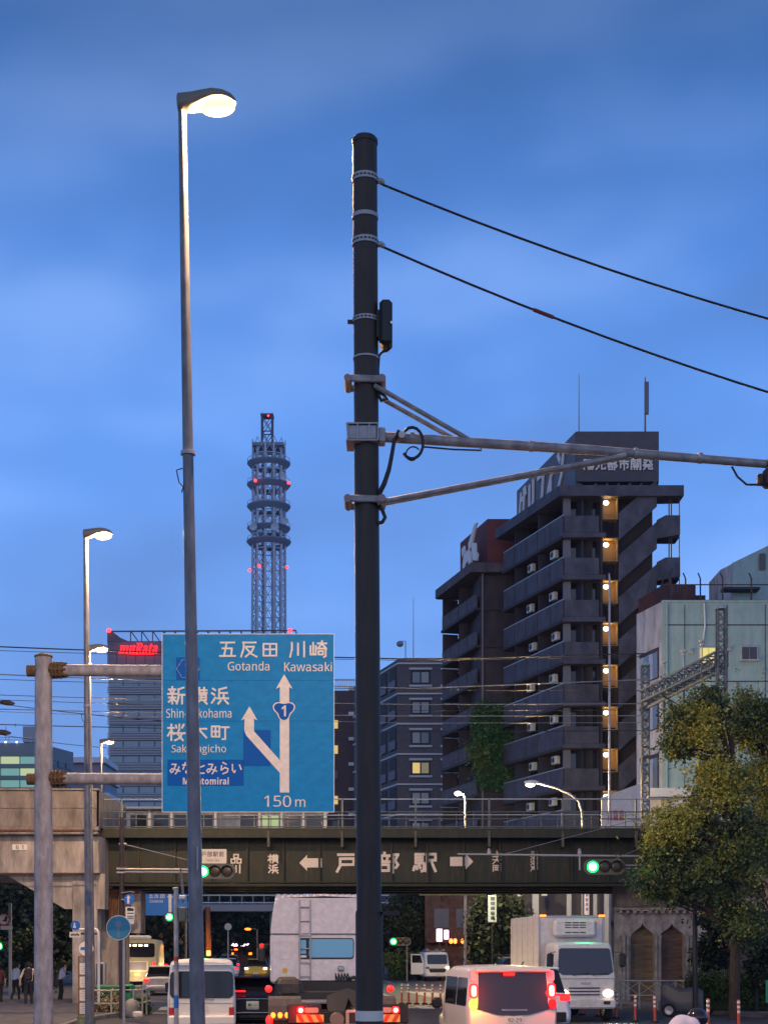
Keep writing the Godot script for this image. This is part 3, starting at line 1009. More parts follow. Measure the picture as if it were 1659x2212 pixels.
	while y < ty.call(968):
		for i in 12:
			var a := TAU * i / 12 + 0.13
			var b := TAU * (i + 1) / 12 + 0.13
			var p := Vector3(cos(a) * 8, y, sin(a) * 8)
			var q := Vector3(cos(b) * 8, y, sin(b) * 8)
			s.bar(p, q, 0.4, 0.4)
			s.bar(p, q + Vector3.UP * 7.4, 0.26, 0.26)
			s.bar(q, p + Vector3.UP * 7.4, 0.26, 0.26)
		y += 7.4
	part(t, "bracing", s, steel).set_meta("kind", "stuff")
	for e in [[-2.6, -2.6], [2.6, -2.6], [-2.6, 2.6], [2.6, 2.6]]:
		s = Shape.new()
		s.bar(Vector3(e[0], 95, e[1]), Vector3(e[0], ty.call(968), e[1]), 1.0, 1.0)
		part(t, "lift_shaft", s, dark)
	for pv in [[1003, 10.2, 3.0], [1049, 10.3, 3.4], [1096, 10.3, 3.4], [1143, 10.2, 3.2], [1172, 10.5, 3.2]]:
		s = Shape.new()
		var py: float = ty.call(pv[0])
		s.lathe(Transform3D(Basis.IDENTITY, Vector3(0, py, 0)), [Vector2(8.2, -pv[2] * 0.62), Vector2(pv[1] - 0.9, -0.9), Vector2(pv[1], 0.1), Vector2(pv[1], 0.5), Vector2(7.4, 0.5), Vector2(7.4, -0.6)], 20)
		part(t, "antenna_platform", s, dark)
		s = Shape.new()
		for i in 20:
			var a := TAU * i / 20
			s.bar(Vector3(cos(a) * 10, py + 0.8, sin(a) * 10), Vector3(cos(a) * 10, py + 2.2, sin(a) * 10), 0.14, 0.14)
			s.bar(Vector3(cos(a) * 10, py + 2.1, sin(a) * 10), Vector3(cos(a + TAU / 20) * 10, py + 2.1, sin(a + TAU / 20) * 10), 0.14, 0.14)
		part(t, "guard_rail", s, steel)
	s = Shape.new()
	s.box(Vector3(0.2, ty.call(969), 0), Vector3(14.5, 1.4, 14.5))
	part(t, "top_deck", s, dark)
	s = Shape.new()
	for e in [[-2.4, -2.4], [2.4, -2.4], [-2.4, 2.4], [2.4, 2.4]]:
		s.bar(Vector3(e[0] - 0.7, ty.call(969), e[1]), Vector3(e[0] - 0.7, ty.call(898), e[1]), 0.8, 0.8)
	var hh: float = ty.call(969)
	for i in 2:
		for z in [-2.4, 2.4]:
			s.bar(Vector3(-3.1, hh + i * 7.4, z), Vector3(1.7, hh + 7.4 + i * 7.4, z), 0.3, 0.3)
			s.bar(Vector3(1.7, hh + i * 7.4, z), Vector3(-3.1, hh + 7.4 + i * 7.4, z), 0.3, 0.3)
			s.bar(Vector3(-3.1, hh + 7.4 + i * 7.4, z), Vector3(1.7, hh + 7.4 + i * 7.4, z), 0.45, 0.45)
	s.box(Vector3(-0.7, ty.call(899), 0), Vector3(6.0, 0.7, 6.0))
	s.bar(Vector3(-2.8, ty.call(899), 0), Vector3(-2.8, ty.call(887), 0), 0.12, 0.12)
	s.bar(Vector3(1.6, ty.call(899), 0), Vector3(1.6, ty.call(889), 0), 0.12, 0.12)
	part(t, "mast", s, mk(0.09, 0.075, 0.1, 0.6))
	for d in [[7.5, 1044, 1.6], [8.4, 1138, 1.6], [-6.5, 1150, 1.8], [3.5, 1150, 1.9]]:
		s = Shape.new()
		s.lathe(Transform3D(Basis(Vector3.RIGHT, PI / 2), Vector3(d[0], ty.call(d[1]), 9.0)), [Vector2(0, 0), Vector2(d[2] * 0.7, 0.25), Vector2(d[2], 0.7), Vector2(d[2] * 0.9, 0.75), Vector2(0, 0.3)], 14)
		part(t, "dish", s, steel)
	for b in [[552, 1038], [624, 1043], [540, 1232], [560, 1222], [620, 1225], [580, 898]]:
		s = Shape.new()
		s.ball(at(b[0], b[1], 712) - t.position, Vector3.ONE * (0.75 if b[1] > 900 else 0.5), 6, 8)
		part(t, "warning_light", s, M.beacon)

	# glazed laboratory block at far left
	k = 180.0 / FOCAL
	t = thing("glass_office", "low glass office block with pale lit floors at the left edge", "office building", Vector3(-44, 0, -190))
	var teal := mk(0.08, 0.18, 0.19, 0.3)
	var pale := glow(Color(0.88, 0.95, 0.72), 0.5)
	var pale2 := glow(Color(0.55, 0.8, 0.78), 0.42)
	s = Shape.new()
	s.plan([Vector2(-60, -180.4), Vector2(-40.4, -180.4), Vector2(-38.1, -189), Vector2(-60, -200)], 0, at(0, 1604, 180).y)
	wpart(t, "wall", s, mk(0.16, 0.2, 0.24, 0.5))
	for fl in 6:
		var yb := at(0, 1634 + fl * 25.5, 180).y
		for i in 8:
			s = Shape.new()
			s.box(Vector3(-57.2 + i * 2.25, yb - 0.42, -180.2), Vector3(2.1, 0.82, 0.16))
			wpart(t, "window", s, (pale if (i + fl * 3) % 5 < 2 else pale2) if fl < 3 else teal)
		s = Shape.new()
		s.box(Vector3(-49, yb + 0.26, -180.15), Vector3(19, 0.42, 0.3))
		wpart(t, "spandrel", s, mk(0.12, 0.19, 0.2, 0.4))
		for i in 4:
			s = Shape.new()
			var p := Vector3(-40.4, yb - 0.3, -180.4).lerp(Vector3(-38.1, yb - 0.3, -189), 0.15 + i * 0.23)
			s.box(p + Vector3(0.05, 0, 0.02), Vector3(0.14, 0.75, 1.3), Basis(Vector3.UP, -0.26))
			wpart(t, "window", s, mk(0.05, 0.075, 0.1, 0.2))
	s = Shape.new()
	for i in 7: s.bar(Vector3(-57 + i * 2.6, at(0, 1604, 180).y, -180.8), Vector3(-57 + i * 2.6, at(0, 1590, 180).y, -180.8), 0.07, 0.07)
	s.bar(Vector3(-57, at(0, 1591, 180).y, -180.8), Vector3(-41.4, at(0, 1591, 180).y, -180.8), 0.07, 0.07)
	s.bar(Vector3(-57, at(0, 1596, 180).y, -180.8), Vector3(-41.4, at(0, 1596, 180).y, -180.8), 0.07, 0.07)
	wpart(t, "roof_railing", s, lou)
	s = Shape.new()
	s.box(Vector3(-42.6, at(0, 1588, 186).y, -186), Vector3(1.6, 1.9, 1.6))
	wpart(t, "chimney", s, mk(0.3, 0.32, 0.36, 0.6))
	for i in 2:
		s = Shape.new()
		s.ball(at(13 + i * 24, 1603, 180.2), Vector3.ONE * 0.1, 5, 8)
		wpart(t, "lamp_bulb", s, M.lamp_white)

	# terraced white block between the poles
	t = thing("terraced_building", "small white terraced building between the second lamp post and the grey tower", "apartment building", Vector3(-48, 0, -256))
	for fl in 7:
		var inset := fl * 0.4
		s = Shape.new()
		s.box(Vector3(-48.2 - inset * 0.3, 14.0 + fl * 2.9, -256), Vector3(9.0 - inset, 2.0, 11))
		wpart(t, "wall", s, mk(0.14, 0.17, 0.23, 0.5))
		s = Shape.new()
		s.box(Vector3(-48.2 - inset * 0.3, 15.4 + fl * 2.9, -255.6), Vector3(10.0 - inset, 0.9, 12.2), Basis.IDENTITY, 0.05)
		wpart(t, "balcony_slab", s, mk(0.55, 0.58, 0.62, 0.6))
	s = Shape.new()
	s.box(Vector3(-48.5, 6, -257), Vector3(9, 13, 10))
	wpart(t, "base", s, grey)
	s = Shape.new()
	s.ball(at(198, 1671, 249), Vector3.ONE * 0.3, 5, 8)
	wpart(t, "lamp_bulb", s, M.beacon)

	# brown tower flat with white gallery, beside the road sign
	k = 170.0 / FOCAL
	t = thing("brown_apartment", "narrow dark brown apartment tower with a white framed gallery beside the road sign", "apartment building", Vector3(-4.2, 0, -178))
	var mar := mk(0.08, 0.05, 0.055, 0.7, 0.0, "mottle", Vector3.ONE * 0.2)
	s = Shape.new()
	s.box(Vector3(-5.4, 15, -176), Vector3(4.9, 31.4, 12))
	wpart(t, "wall", s, mar)
	s = Shape.new()
	s.box(Vector3(-2.4, 15, -178), Vector3(3.0, 28.6, 12))
	wpart(t, "gallery_wall", s, mk(0.12, 0.1, 0.12, 0.7))
	s = Shape.new()
	for i in 26: s.box(Vector3(-5.4 + (i - 12.5) * 0.2, 31.4, -170.1), Vector3(0.06, 1.2, 0.1))
	s.box(Vector3(-5.4, 31.9, -170.1), Vector3(5.2, 0.15, 0.2))
	wpart(t, "roof_railing", s, lou)
	for fl in 9:
		var yb := at(0, 1487 + fl * 54.5, 170).y
		s = Shape.new()
		s.box(Vector3(-2.3, yb, -170.6), Vector3(3.2, 0.35, 1.5))
		wpart(t, "balcony_slab", s, M.white)
		for wx in [-3.7, -1.0]:
			s = Shape.new()
			s.box(Vector3(wx, yb - 1.4, -170.3), Vector3(0.42, 2.45, 0.4))
			wpart(t, "gallery_post", s, M.white)
		for wx in [-2.9, -1.9]:
			s = Shape.new()
			s.box(Vector3(wx, yb - 1.6, -171.9), Vector3(0.8, 1.9, 0.2))
			wpart(t, "window", s, M.glass_blue)
		s = Shape.new()
		s.box(Vector3(-5.36, yb - 1.2, -169.92), Vector3(0.55, 0.9, 0.2))
		wpart(t, "window", s, M.window_lit if fl in [1, 2, 4] else M.glass_dark)
	# low white sheds seen between the handrails
	t = thing("station_shed", "low white station shed behind the bridge handrail under the road sign", "shed", Vector3(-7, 6.7, -67))
	s = Shape.new()
	s.box(Vector3(-6.9, 7.45, -67.4), Vector3(8.6, 1.5, 1.6))
	wpart(t, "wall", s, mk(0.36, 0.4, 0.47, 0.7, 0.0, "stain", Vector3(0.4, 0.2, 0.4)))
	s = Shape.new()
	s.box(Vector3(-6.9, 8.25, -67.2), Vector3(8.9, 0.12, 2.2), Basis.IDENTITY, 0.03)
	wpart(t, "roof", s, mk(0.3, 0.32, 0.36, 0.6))
	for i in 9:
		if i == 4: continue
		s = Shape.new()
		s.box(Vector3(-10.6 + i * 0.95, 7.7, -66.58), Vector3(0.7, 0.55, 0.06))
		wpart(t, "window", s, M.window_dim if i == 6 else M.glass_dark)
		s = Shape.new()
		s.box(Vector3(-10.12 + i * 0.95, 7.45, -66.56), Vector3(0.1, 1.48, 0.1))
		wpart(t, "pilaster", s, M.white)

# slabs, parapets with open joints, back wall and soffits along a facade from a in direction e, looking out along n
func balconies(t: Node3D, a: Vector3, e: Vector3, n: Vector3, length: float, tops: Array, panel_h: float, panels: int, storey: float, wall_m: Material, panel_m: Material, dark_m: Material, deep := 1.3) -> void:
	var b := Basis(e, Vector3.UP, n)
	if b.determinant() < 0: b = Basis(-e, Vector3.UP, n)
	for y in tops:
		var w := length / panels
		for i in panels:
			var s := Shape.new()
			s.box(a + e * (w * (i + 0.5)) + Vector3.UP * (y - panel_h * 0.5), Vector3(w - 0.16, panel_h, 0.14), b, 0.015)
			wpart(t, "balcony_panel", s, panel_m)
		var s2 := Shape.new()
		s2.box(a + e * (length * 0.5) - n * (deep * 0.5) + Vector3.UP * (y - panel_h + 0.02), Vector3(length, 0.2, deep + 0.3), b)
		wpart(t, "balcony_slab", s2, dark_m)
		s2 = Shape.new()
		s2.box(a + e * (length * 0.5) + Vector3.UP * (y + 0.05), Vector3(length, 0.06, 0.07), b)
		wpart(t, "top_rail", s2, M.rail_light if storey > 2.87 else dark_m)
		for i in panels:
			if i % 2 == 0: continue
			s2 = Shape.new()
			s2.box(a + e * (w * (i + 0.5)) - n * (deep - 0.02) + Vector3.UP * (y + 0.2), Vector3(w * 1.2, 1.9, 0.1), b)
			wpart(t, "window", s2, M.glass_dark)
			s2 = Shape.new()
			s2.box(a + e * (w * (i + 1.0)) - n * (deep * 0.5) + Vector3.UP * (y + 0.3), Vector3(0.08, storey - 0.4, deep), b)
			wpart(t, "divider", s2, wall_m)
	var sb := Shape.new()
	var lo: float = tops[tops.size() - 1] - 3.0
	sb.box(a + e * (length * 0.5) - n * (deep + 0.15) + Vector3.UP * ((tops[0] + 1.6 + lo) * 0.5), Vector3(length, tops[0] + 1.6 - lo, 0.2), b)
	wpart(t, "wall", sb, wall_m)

func near_buildings() -> void:
	var s: Shape
	# ---- tall dark apartment tower
	var t := thing("apartment_tower", "tall dark grey apartment tower with rooftop sign box and lit stair landings", "apartment tower", Vector3(15, 0, -110))
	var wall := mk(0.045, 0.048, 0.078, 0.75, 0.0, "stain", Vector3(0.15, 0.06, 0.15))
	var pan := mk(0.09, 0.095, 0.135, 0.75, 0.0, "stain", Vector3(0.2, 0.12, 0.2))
	var dk := mk(0.035, 0.03, 0.034, 0.8)
	var col := mk(0.14, 0.145, 0.175, 0.75)
	var a := Vector3(12.34, 0, -106)
	var far := Vector3(9.03, 0, -116.2)
	var e := (far - a).normalized()
	var n := Vector3(e.z, 0, -e.x)
	if n.z < 0: n = -n
	var q := 106.0 / FOCAL
	var tops := []
	for i in 9: tops.append(EYE + (2049.0 - (1114 + i * 91.0)) * q)
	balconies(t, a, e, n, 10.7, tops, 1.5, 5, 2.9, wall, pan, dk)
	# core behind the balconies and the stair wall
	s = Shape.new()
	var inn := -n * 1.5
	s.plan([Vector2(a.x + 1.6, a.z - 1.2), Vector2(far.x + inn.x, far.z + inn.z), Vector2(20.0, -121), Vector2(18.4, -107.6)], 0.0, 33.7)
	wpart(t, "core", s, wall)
	# front bay: parapets, ledges, dark recess and its side columns
	for y in tops:
		s = Shape.new()
		s.box(Vector3(13.6, y - 0.62, -106.05), Vector3(2.4, 1.25, 0.16), Basis.IDENTITY, 0.02)
		wpart(t, "bay_panel", s, pan)
		s = Shape.new()
		s.box(Vector3(13.75, y - 1.37, -106.3), Vector3(3.0, 0.34, 1.0), Basis.IDENTITY, 0.04)
		wpart(t, "ledge", s, pan)
		s = Shape.new()
		s.box(Vector3(12.62, y + 0.68, -106.5), Vector3(0.5, 1.36, 0.5))
		wpart(t, "column", s, col)
		s = Shape.new()
		s.box(Vector3(13.7, y + 0.6, -107.3), Vector3(2.2, 1.7, 0.1))
		wpart(t, "window", s, M.glass_dark)
	s = Shape.new()
	s.box(Vector3(14.95, 17, -106.2), Vector3(0.16, 33, 0.5))
	wpart(t, "downpipe", s, dk)
	# stair: sloped solid flights, landings at the right, lit door niches
	for i in 9:
		var yl := EYE + (2049.0 - (1083 + i * 91.0)) * q      # height of the landing lamp
		var x0 := 15.95
		var x1 := 18.75
		var y0 := EYE + (2049.0 - (1264 + (i - 1) * 91.0)) * q
		s = Shape.new()
		s.plate(Transform3D(Basis.IDENTITY, Vector3(0, 0, -105.9)), PackedVector2Array([Vector2(16.14, y0 + 0.2), Vector2(x1, y0 + 2.5), Vector2(x1, y0 + 4.35), Vector2(16.14, y0 + 2.05)]), 0.2)
		wpart(t, "stair_flight", s, pan)
		s = Shape.new()
		s.plate(Transform3D(Basis.IDENTITY, Vector3(0, 0, -105.9)), PackedVector2Array([Vector2(x1 + 0.01, yl - 2.58), Vector2(20.35, yl - 2.3), Vector2(20.35, yl - 0.98), Vector2(19.35, yl - 0.98), Vector2(x1 + 0.01, yl - 1.3)]), 0.18)
		s.box(Vector3(20.26, yl - 1.64, -106.9), Vector3(0.18, 1.32, 1.8))
		wpart(t, "landing_parapet", s, pan)
		s = Shape.new()
		s.box(Vector3(19.5, yl - 2.36, -107.0), Vector3(1.7, 0.18, 1.7))
		wpart(t, "landing", s, dk)
		s = Shape.new()
		for px in [19.62, 19.78]: s.bar(Vector3(px, yl - 1.0, -106.1), Vector3(px, yl + 0.52, -106.1), 0.07, 0.07)
		s.bar(Vector3(20.3, yl - 1.0, -105.95), Vector3(20.3, yl + 0.52, -105.95), 0.05, 0.05)
		wpart(t, "landing_post", s, dk)
		# niche
		s = Shape.new()
		s.box(Vector3(15.55, yl - 0.32, -106.78), Vector3(1.0, 1.3, 0.06))
		wpart(t, "door", s, mk(0.24, 0.15, 0.05, 0.6))
		s = Shape.new()
		s.box(Vector3(16.06, yl - 0.42, -106.4), Vector3(0.06, 1.5, 0.8))
		s.box(Vector3(15.55, yl + 0.36, -106.4), Vector3(1.1, 0.06, 0.8))
		s.box(Vector3(15.55, yl - 1.2, -106.4), Vector3(1.1, 0.06, 0.8))
		wpart(t, "niche", s, mk(0.3, 0.22, 0.1, 0.7))
		s = Shape.new()
		s.ball(Vector3(15.32, yl, -106.35), Vector3(0.2, 0.17, 0.12), 6, 10)
		wpart(t, "lamp_bulb", s, M.lamp_white)
		if i < 8: shine(t, Vector3(15.4, yl, -106.15) - t.position, Color(1.0, 0.72, 0.32), 0.5, 0.12)
	s = Shape.new()
	s.box(Vector3(17.3, 17, -107.3), Vector3(2.7, 34, 0.4))
	wpart(t, "stair_wall", s, dk)
	# eaves slab and the sign box on the roof
	s = Shape.new()
	var ye := EYE + (2049.0 - 1063) * q
	s.plan([Vector2(a.x - 0.3, -105.6), Vector2(20.55, -105.6), Vector2(20.55, -107.5), Vector2(18.3, -107.7), Vector2(18.3, -121.5), Vector2(far.x - 0.6, far.z - 0.6)], ye - 0.36, ye + 0.36)
	wpart(t, "eaves", s, pan)
	s = Shape.new()
	var q2 := 108.0 / FOCAL
	var yt := EYE + (2049.0 - 932) * q2
	var c0 := Vector2(at(1243.5, 0, 108).x, -108)
	var c1 := Vector2(at(1422.5, 0, 108).x, -108)
	var c2 := Vector2(at(1116, 0, 122).x, -122)
	s.plan([c0, c1, Vector2(c1.x + 0.5, -112), Vector2(c0.x + 0.4, -112)], EYE + (2049.0 - 1040) * q2, yt)
	wpart(t, "sign_box", s, mk(0.075, 0.072, 0.09, 0.6, 0.0, "mottle", Vector3.ONE * 0.2))
	s = Shape.new()
	s.plan([c0 + Vector2(-0.03, -0.06), c2, c2 + Vector2(0.5, 0), c0 + Vector2(0.5, -0.4)], ye + 0.4, yt - 0.02)
	wpart(t, "sign_wall", s, mk(0.13, 0.12, 0.145, 0.6, 0.0, "mottle", Vector3.ONE * 0.2))
	s = Shape.new()
	for i in 6: s.bar(Vector3(c0.x + 1.0 + i * 0.8, ye + 0.3, -108.4), Vector3(c0.x + 1.5 + i * 0.8, EYE + (2049.0 - 1038) * q2, -108.4), 0.16, 0.16)
	wpart(t, "support_strut", s, col)
	var row := "陽光都市開発"
	for i in 6:
		s = Shape.new()
		var p := at(1260 + i * 25.4, 1016, 107.98)
		stroke(s, row[i], Transform3D(Basis.IDENTITY, Vector3(0, 0, -107.98)), p.x, p.y, 22 * q2, 23 * q2, 0.13, 0.1)
		wpart(t, "lettering", s, M.white)
	var ed := Vector3(c2.x - c0.x, 0, c2.y - c0.y)
	var el := ed.length()
	ed = ed / el
	var en := Vector3(ed.z, 0, -ed.x)
	if en.z < 0: en = -en
	var side := Transform3D(Basis(-ed, Vector3.UP, en), Vector3(c2.x, 0, c2.y) + en * 0.05)
	row = "グリフィン"
	for i in 5:
		s = Shape.new()
		stroke(s, row[i], side, 1.0 + i * 2.35, ye + 1.0 + 0.12 * i, 1.7, 3.3, 0.11, 0.1)
		wpart(t, "lettering", s, M.white)
	for m in [[1250, 808, 932, 0.035], [1393, 815, 936, 0.07]]:
		s = Shape.new()
		s.tube([at(m[0], m[2] + 6, 108.6), at(m[0], m[1], 108.6)], [m[3], m[3] * 0.5], 8)
		if m[3] > 0.05: s.box(at(1396, 860, 108.6), Vector3(0.3, 2.3, 0.2), Basis.IDENTITY, 0.03)
		wpart(t, "aerial", s, col)
	# air conditioners hung beneath the balcony soffits
	var unit: Node3D
	for i in 8:
		for along: float in [2.6, 6.6]:
			var which := "white air conditioner %s the corner under the %s tower balcony from the top" % ["nearer" if along < 4.0 else "farther from", ["first", "second", "third", "fourth", "fifth", "sixth", "seventh", "eighth"][i]]
			var p: Vector3 = a + e * (along + 0.25 * sin(i * 2.3)) - n * 0.5 + Vector3.UP * (tops[i + 1] + 0.86 if i < 8 else 0.0)
			var turn := atan2(n.x, n.z)
			if unit == null:
				unit = thing("air_conditioner", which, "air conditioner", p, turn, "air conditioners on the dark tower")
				s = Shape.new()
				s.box(Vector3.ZERO, Vector3(0.82, 0.58, 0.32), Basis.IDENTITY, 0.03)
				part(unit, "case", s, mk(0.62, 0.66, 0.64, 0.5))
				s = Shape.new()
				s.plate(place(Vector3(-0.1, 0, 0.17)), disc(0.22, 14), 0.01)
				part(unit, "fan_grille", s, M.black)
			else:
				copy(unit, "air_conditioner", p, turn, which)

	# ---- stepped brown apartment block with the red penthouse
	t = thing("balcony_block", "dark brown apartment block with a red penthouse and curved balconies left of the tower", "apartment building", Vector3(8, 0, -121))
	var wall2 := mk(0.06, 0.045, 0.056, 0.8, 0.0, "stain", Vector3(0.2, 0.1, 0.2))
	var pan2 := mk(0.115, 0.1, 0.12, 0.8, 0.0, "stain", Vector3(0.3, 0.2, 0.3))
	a = Vector3(7.06, 0, -117)
	far = Vector3(4.78, 0, -125.6)
	e = (far - a).normalized()
	n = Vector3(e.z, 0, -e.x)
	if n.z < 0: n = -n
	q = 117.0 / FOCAL
	tops = []
	for i in 8: tops.append(EYE + (2049.0 - (1283 + i * 80.5)) * q)
	balconies(t, a, e, n, 8.9, tops, 1.15, 4, 2.85, wall2, pan2, dk)
	s = Shape.new()
	s.plan([Vector2(7.3, -117.3), Vector2(far.x + 1.6, far.z), Vector2(13, -128), Vector2(14.0, -117.3)], 0, EYE + (2049.0 - 1240) * q)
	wpart(t, "wall", s, wall2)
	for i in 8:
		s = Shape.new()
		s.box(Vector3(9.5, tops[i] + 1.75, -117.25), Vector3(4.4, 0.2, 0.2))
		wpart(t, "string_course", s, dk)
	s = Shape.new()
	s.tube([Vector3(7.5, 2, -117.1), Vector3(7.5, tops[0] + 2.2, -117.1)], 0.09, 8)
	wpart(t, "downpipe", s, col)
	s = Shape.new()
	ye = EYE + (2049.0 - 1228) * q
	s.plan([Vector2(a.x - 0.5, -116.6), Vector2(13.5, -116.6), Vector2(13.5, -127), Vector2(far.x - 0.4, far.z - 0.3), Vector2(far.x - 0.6, far.z)], ye - 0.35, ye + 0.35)
	wpart(t, "eaves", s, pan2)
	s = Shape.new()
	var r0 := Vector2(at(1053, 0, 118).x, -118)
	var r1 := Vector2(at(994, 0, 125).x, -125)
	yt = EYE + (2049.0 - 1121) * 118.0 / FOCAL
	s.plan([r0, Vector2(14.5, -118), Vector2(14.5, -125), r1], ye + 0.3, yt)
	wpart(t, "penthouse", s, mk(0.15, 0.04, 0.04, 0.8, 0.0, "mottle", Vector3.ONE * 0.2))
	# white heraldic animal emblem on the penthouse side, as raised panels
	ed = Vector3(r1.x - r0.x, 0, r1.y - r0.y)
	el = ed.length()
	ed = ed / el
	en = Vector3(ed.z, 0, -ed.x)
	if en.z < 0: en = -en
	side = Transform3D(Basis(-ed, Vector3.UP, en), Vector3(r1.x, ye + 0.3, r1.y) + en * 0.85)
	var m_em = M.white
	for pl in [[[0.9, 0.1], [1.3, 0.1], [1.5, 1.1], [2.4, 1.3], [2.6, 0.2], [3.1, 0.2], [3.2, 1.8], [2.6, 2.6], [1.2, 2.5], [0.8, 1.4]], [[0.7, 2.3], [1.4, 2.7], [1.2, 3.5], [0.5, 3.3]], [[2.5, 2.5], [3.2, 2.6], [4.0, 4.0], [4.7, 4.9], [4.0, 4.9], [3.0, 3.9], [2.4, 3.3]],
			[[3.7, 0.9], [4.7, 0.5], [4.9, 1.2], [4.4, 1.7], [4.3, 2.7], [3.5, 3.0], [3.3, 2.4]]]:
		s = Shape.new()
		var poly := PackedVector2Array()
		for p in pl: poly.append(Vector2(p[0] * 0.95 + 3.0, p[1] * 0.66 + 0.1))
		s.plate(side.translated_local(Vector3(0, 0, 0.12)), poly, 0.14)
		wpart(t, "emblem", s, m_em)
	# ivy over its end wall
	t = thing("ivy", "dark green ivy covering the end wall of the brown apartment block", "ivy", Vector3(8.6, 8, -116.6))
	var cl := []
	for i in 230:
		var u := rng.randf_range(1034, 1112)
		var v := rng.randf_range(1525, 1695)
		if v < 1560 and rng.randf() < 0.5: continue
		cl.append([at(u, v, 116.6 + rng.randf() * 0.3) - t.position, 0.45, 0])
	for i in 8: cl.append([at(rng.randf_range(1020, 1045), rng.randf_range(1610, 1660), 116.0) - t.position, 0.7, 1])
	leaves(t, "foliage", cl, 44, 0.16, [Color(0.02, 0.1, 0.015), Color(0.07, 0.13, 0.02)])

	# ---- grey apartment house with white bands
	t = thing("banded_apartment", "grey apartment house with thin white floor bands right of the dark pole", "apartment building", Vector3(3, 0, -152))
	q = 148.0 / FOCAL
	var gw := mk(0.105, 0.098, 0.115, 0.8, 0.0, "mottle", Vector3.ONE * 0.3)
	s = Shape.new()
	yt = EYE + (2049.0 - 1424) * q
	s.plan([Vector2(1.33, -148), Vector2(9, -148), Vector2(9, -166), Vector2(-3.2, -163.5)], 0, yt)
	wpart(t, "wall", s, gw)
	s = Shape.new()
	s.plan([Vector2(1.9, -150), Vector2(8, -150), Vector2(8, -162), Vector2(-1.6, -161)], yt, yt + 0.5)
	wpart(t, "parapet", s, gw)
	for i in 6:
		var yb := EYE + (2049.0 - (1433.5 + i * 65.2)) * q
		s = Shape.new()
		s.box(Vector3(5.2, yb, -147.94), Vector3(7.8, 0.14, 0.2))
		s.bar(Vector3(1.36, yb, -147.96), Vector3(-3.2, yb, -163.3), 0.2, 0.14)
		wpart(t, "band", s, mk(0.5, 0.52, 0.55, 0.6))
		for wx in [908.5, 976.0]:
			var c := at(wx, 1463.5 + i * 65.2, 147.98)
			s = Shape.new()
			s.box(c, Vector3(1.85, 1.25, 0.12), Basis.IDENTITY, 0.02)
			var wi := wpart(t, "window", s, dk)
			for h in [-0.42, 0.42]:
				s = Shape.new()
				s.box(c + Vector3(h, 0, 0.05), Vector3(0.7, 1.0, 0.08))
				wpart(wi, "pane", s, (M.window_lit if h < 0 else glow(Color(0.9, 0.82, 0.62), 0.18)) if i == 3 and wx < 950 else mk(0.24, 0.28, 0.31, 0.25) if (i + int(h > 0)) % 3 else mk(0.15, 0.19, 0.23, 0.2))
			for dy in [-0.82, 0.82]:
				s = Shape.new()
				s.box(c + Vector3(0, dy, 0.06), Vector3(2.2, 0.2, 0.3), Basis.IDENTITY, 0.02)
				wpart(wi, "sill" if dy < 0 else "lintel", s, mk(0.45, 0.46, 0.5, 0.6))
		# left side: shade of the balcony openings put in as dark slabs
		for j in 4:
			var d := Vector3(-4.53, 0, -15.5).normalized()
			var p := Vector3(1.33, yb - 1.3, -148) + d * (0.9 + j * 3.2 + 0.6)
			s = Shape.new()
			s.box(p + Vector3(-0.02, 0.1, 0.0), Vector3(0.16, 1.9, 2.1), Basis(Vector3.UP, atan2(d.x, d.z)))
			wpart(t, "opening_shade_slab", s, dk)
			s = Shape.new()
			s.box(p + Vector3(-0.16, -0.62, 0.05), Vector3(0.08, 0.85, 2.2), Basis(Vector3.UP, atan2(d.x, d.z)))
			wpart(t, "balcony_panel", s, mk(0.12, 0.12, 0.15, 0.6))
	s = Shape.new()
	s.tube([at(893, 1424, 148.5), at(893, 1290, 148.5)], [0.05, 0.02], 6)
	s.tube([at(876, 1424, 148.5), at(876, 1385, 148.5), at(868, 1385, 148.5)], 0.05, 6)
	s.ball(at(864, 1391, 148.4), Vector3(0.35, 0.3, 0.3), 6, 8)
	wpart(t, "aerial", s, mk(0.2, 0.2, 0.24, 0.5))

	# ---- pale green building
	t = thing("green_building", "pale green corner building with a yellow lit window behind the railway mast", "building", Vector3(20, 0, -95))
	q = 92.0 / FOCAL
	var gr := mk(0.3, 0.44, 0.44, 0.8, 0.0, "mottle", Vector3(0.3, 0.1, 0.3))
	var wh := mk(0.58, 0.58, 0.62, 0.75, 0.0, "stain", Vector3(0.3, 0.1, 0.3))
	yt = EYE + (2049.0 - 1300) * q
	var x_c := at(1429, 0, 92).x
	var x_l := at(1375, 0, 95.5).x
	s = Shape.new()
	s.plan([Vector2(x_c, -92), Vector2(34, -92), Vector2(34, -108), Vector2(at(1380, 0, 103.5).x, -103.5), Vector2(x_l + 0.1, -95.6)], 0, yt - 0.02)
	wpart(t, "wall", s, gr)
	var le := Vector3(x_l - x_c, 0, -3.5)
	var ll := le.length()
	le = le / ll
	var ln := Vector3(le.z, 0, -le.x)
	if ln.z < 0: ln = -ln
	var lb := Basis(-le, Vector3.UP, ln)
	# white side wall in storeys round its tall window openings
	var lx := Transform3D(lb, Vector3(x_l, 0, -95.5) + ln * 0.02)
	s = Shape.new()
	s.plate(lx, PackedVector2Array([Vector2(0, 0), Vector2(ll, 0), Vector2(ll, yt), Vector2(0, yt)]), 0.12)
	wpart(t, "side_wall", s, wh)
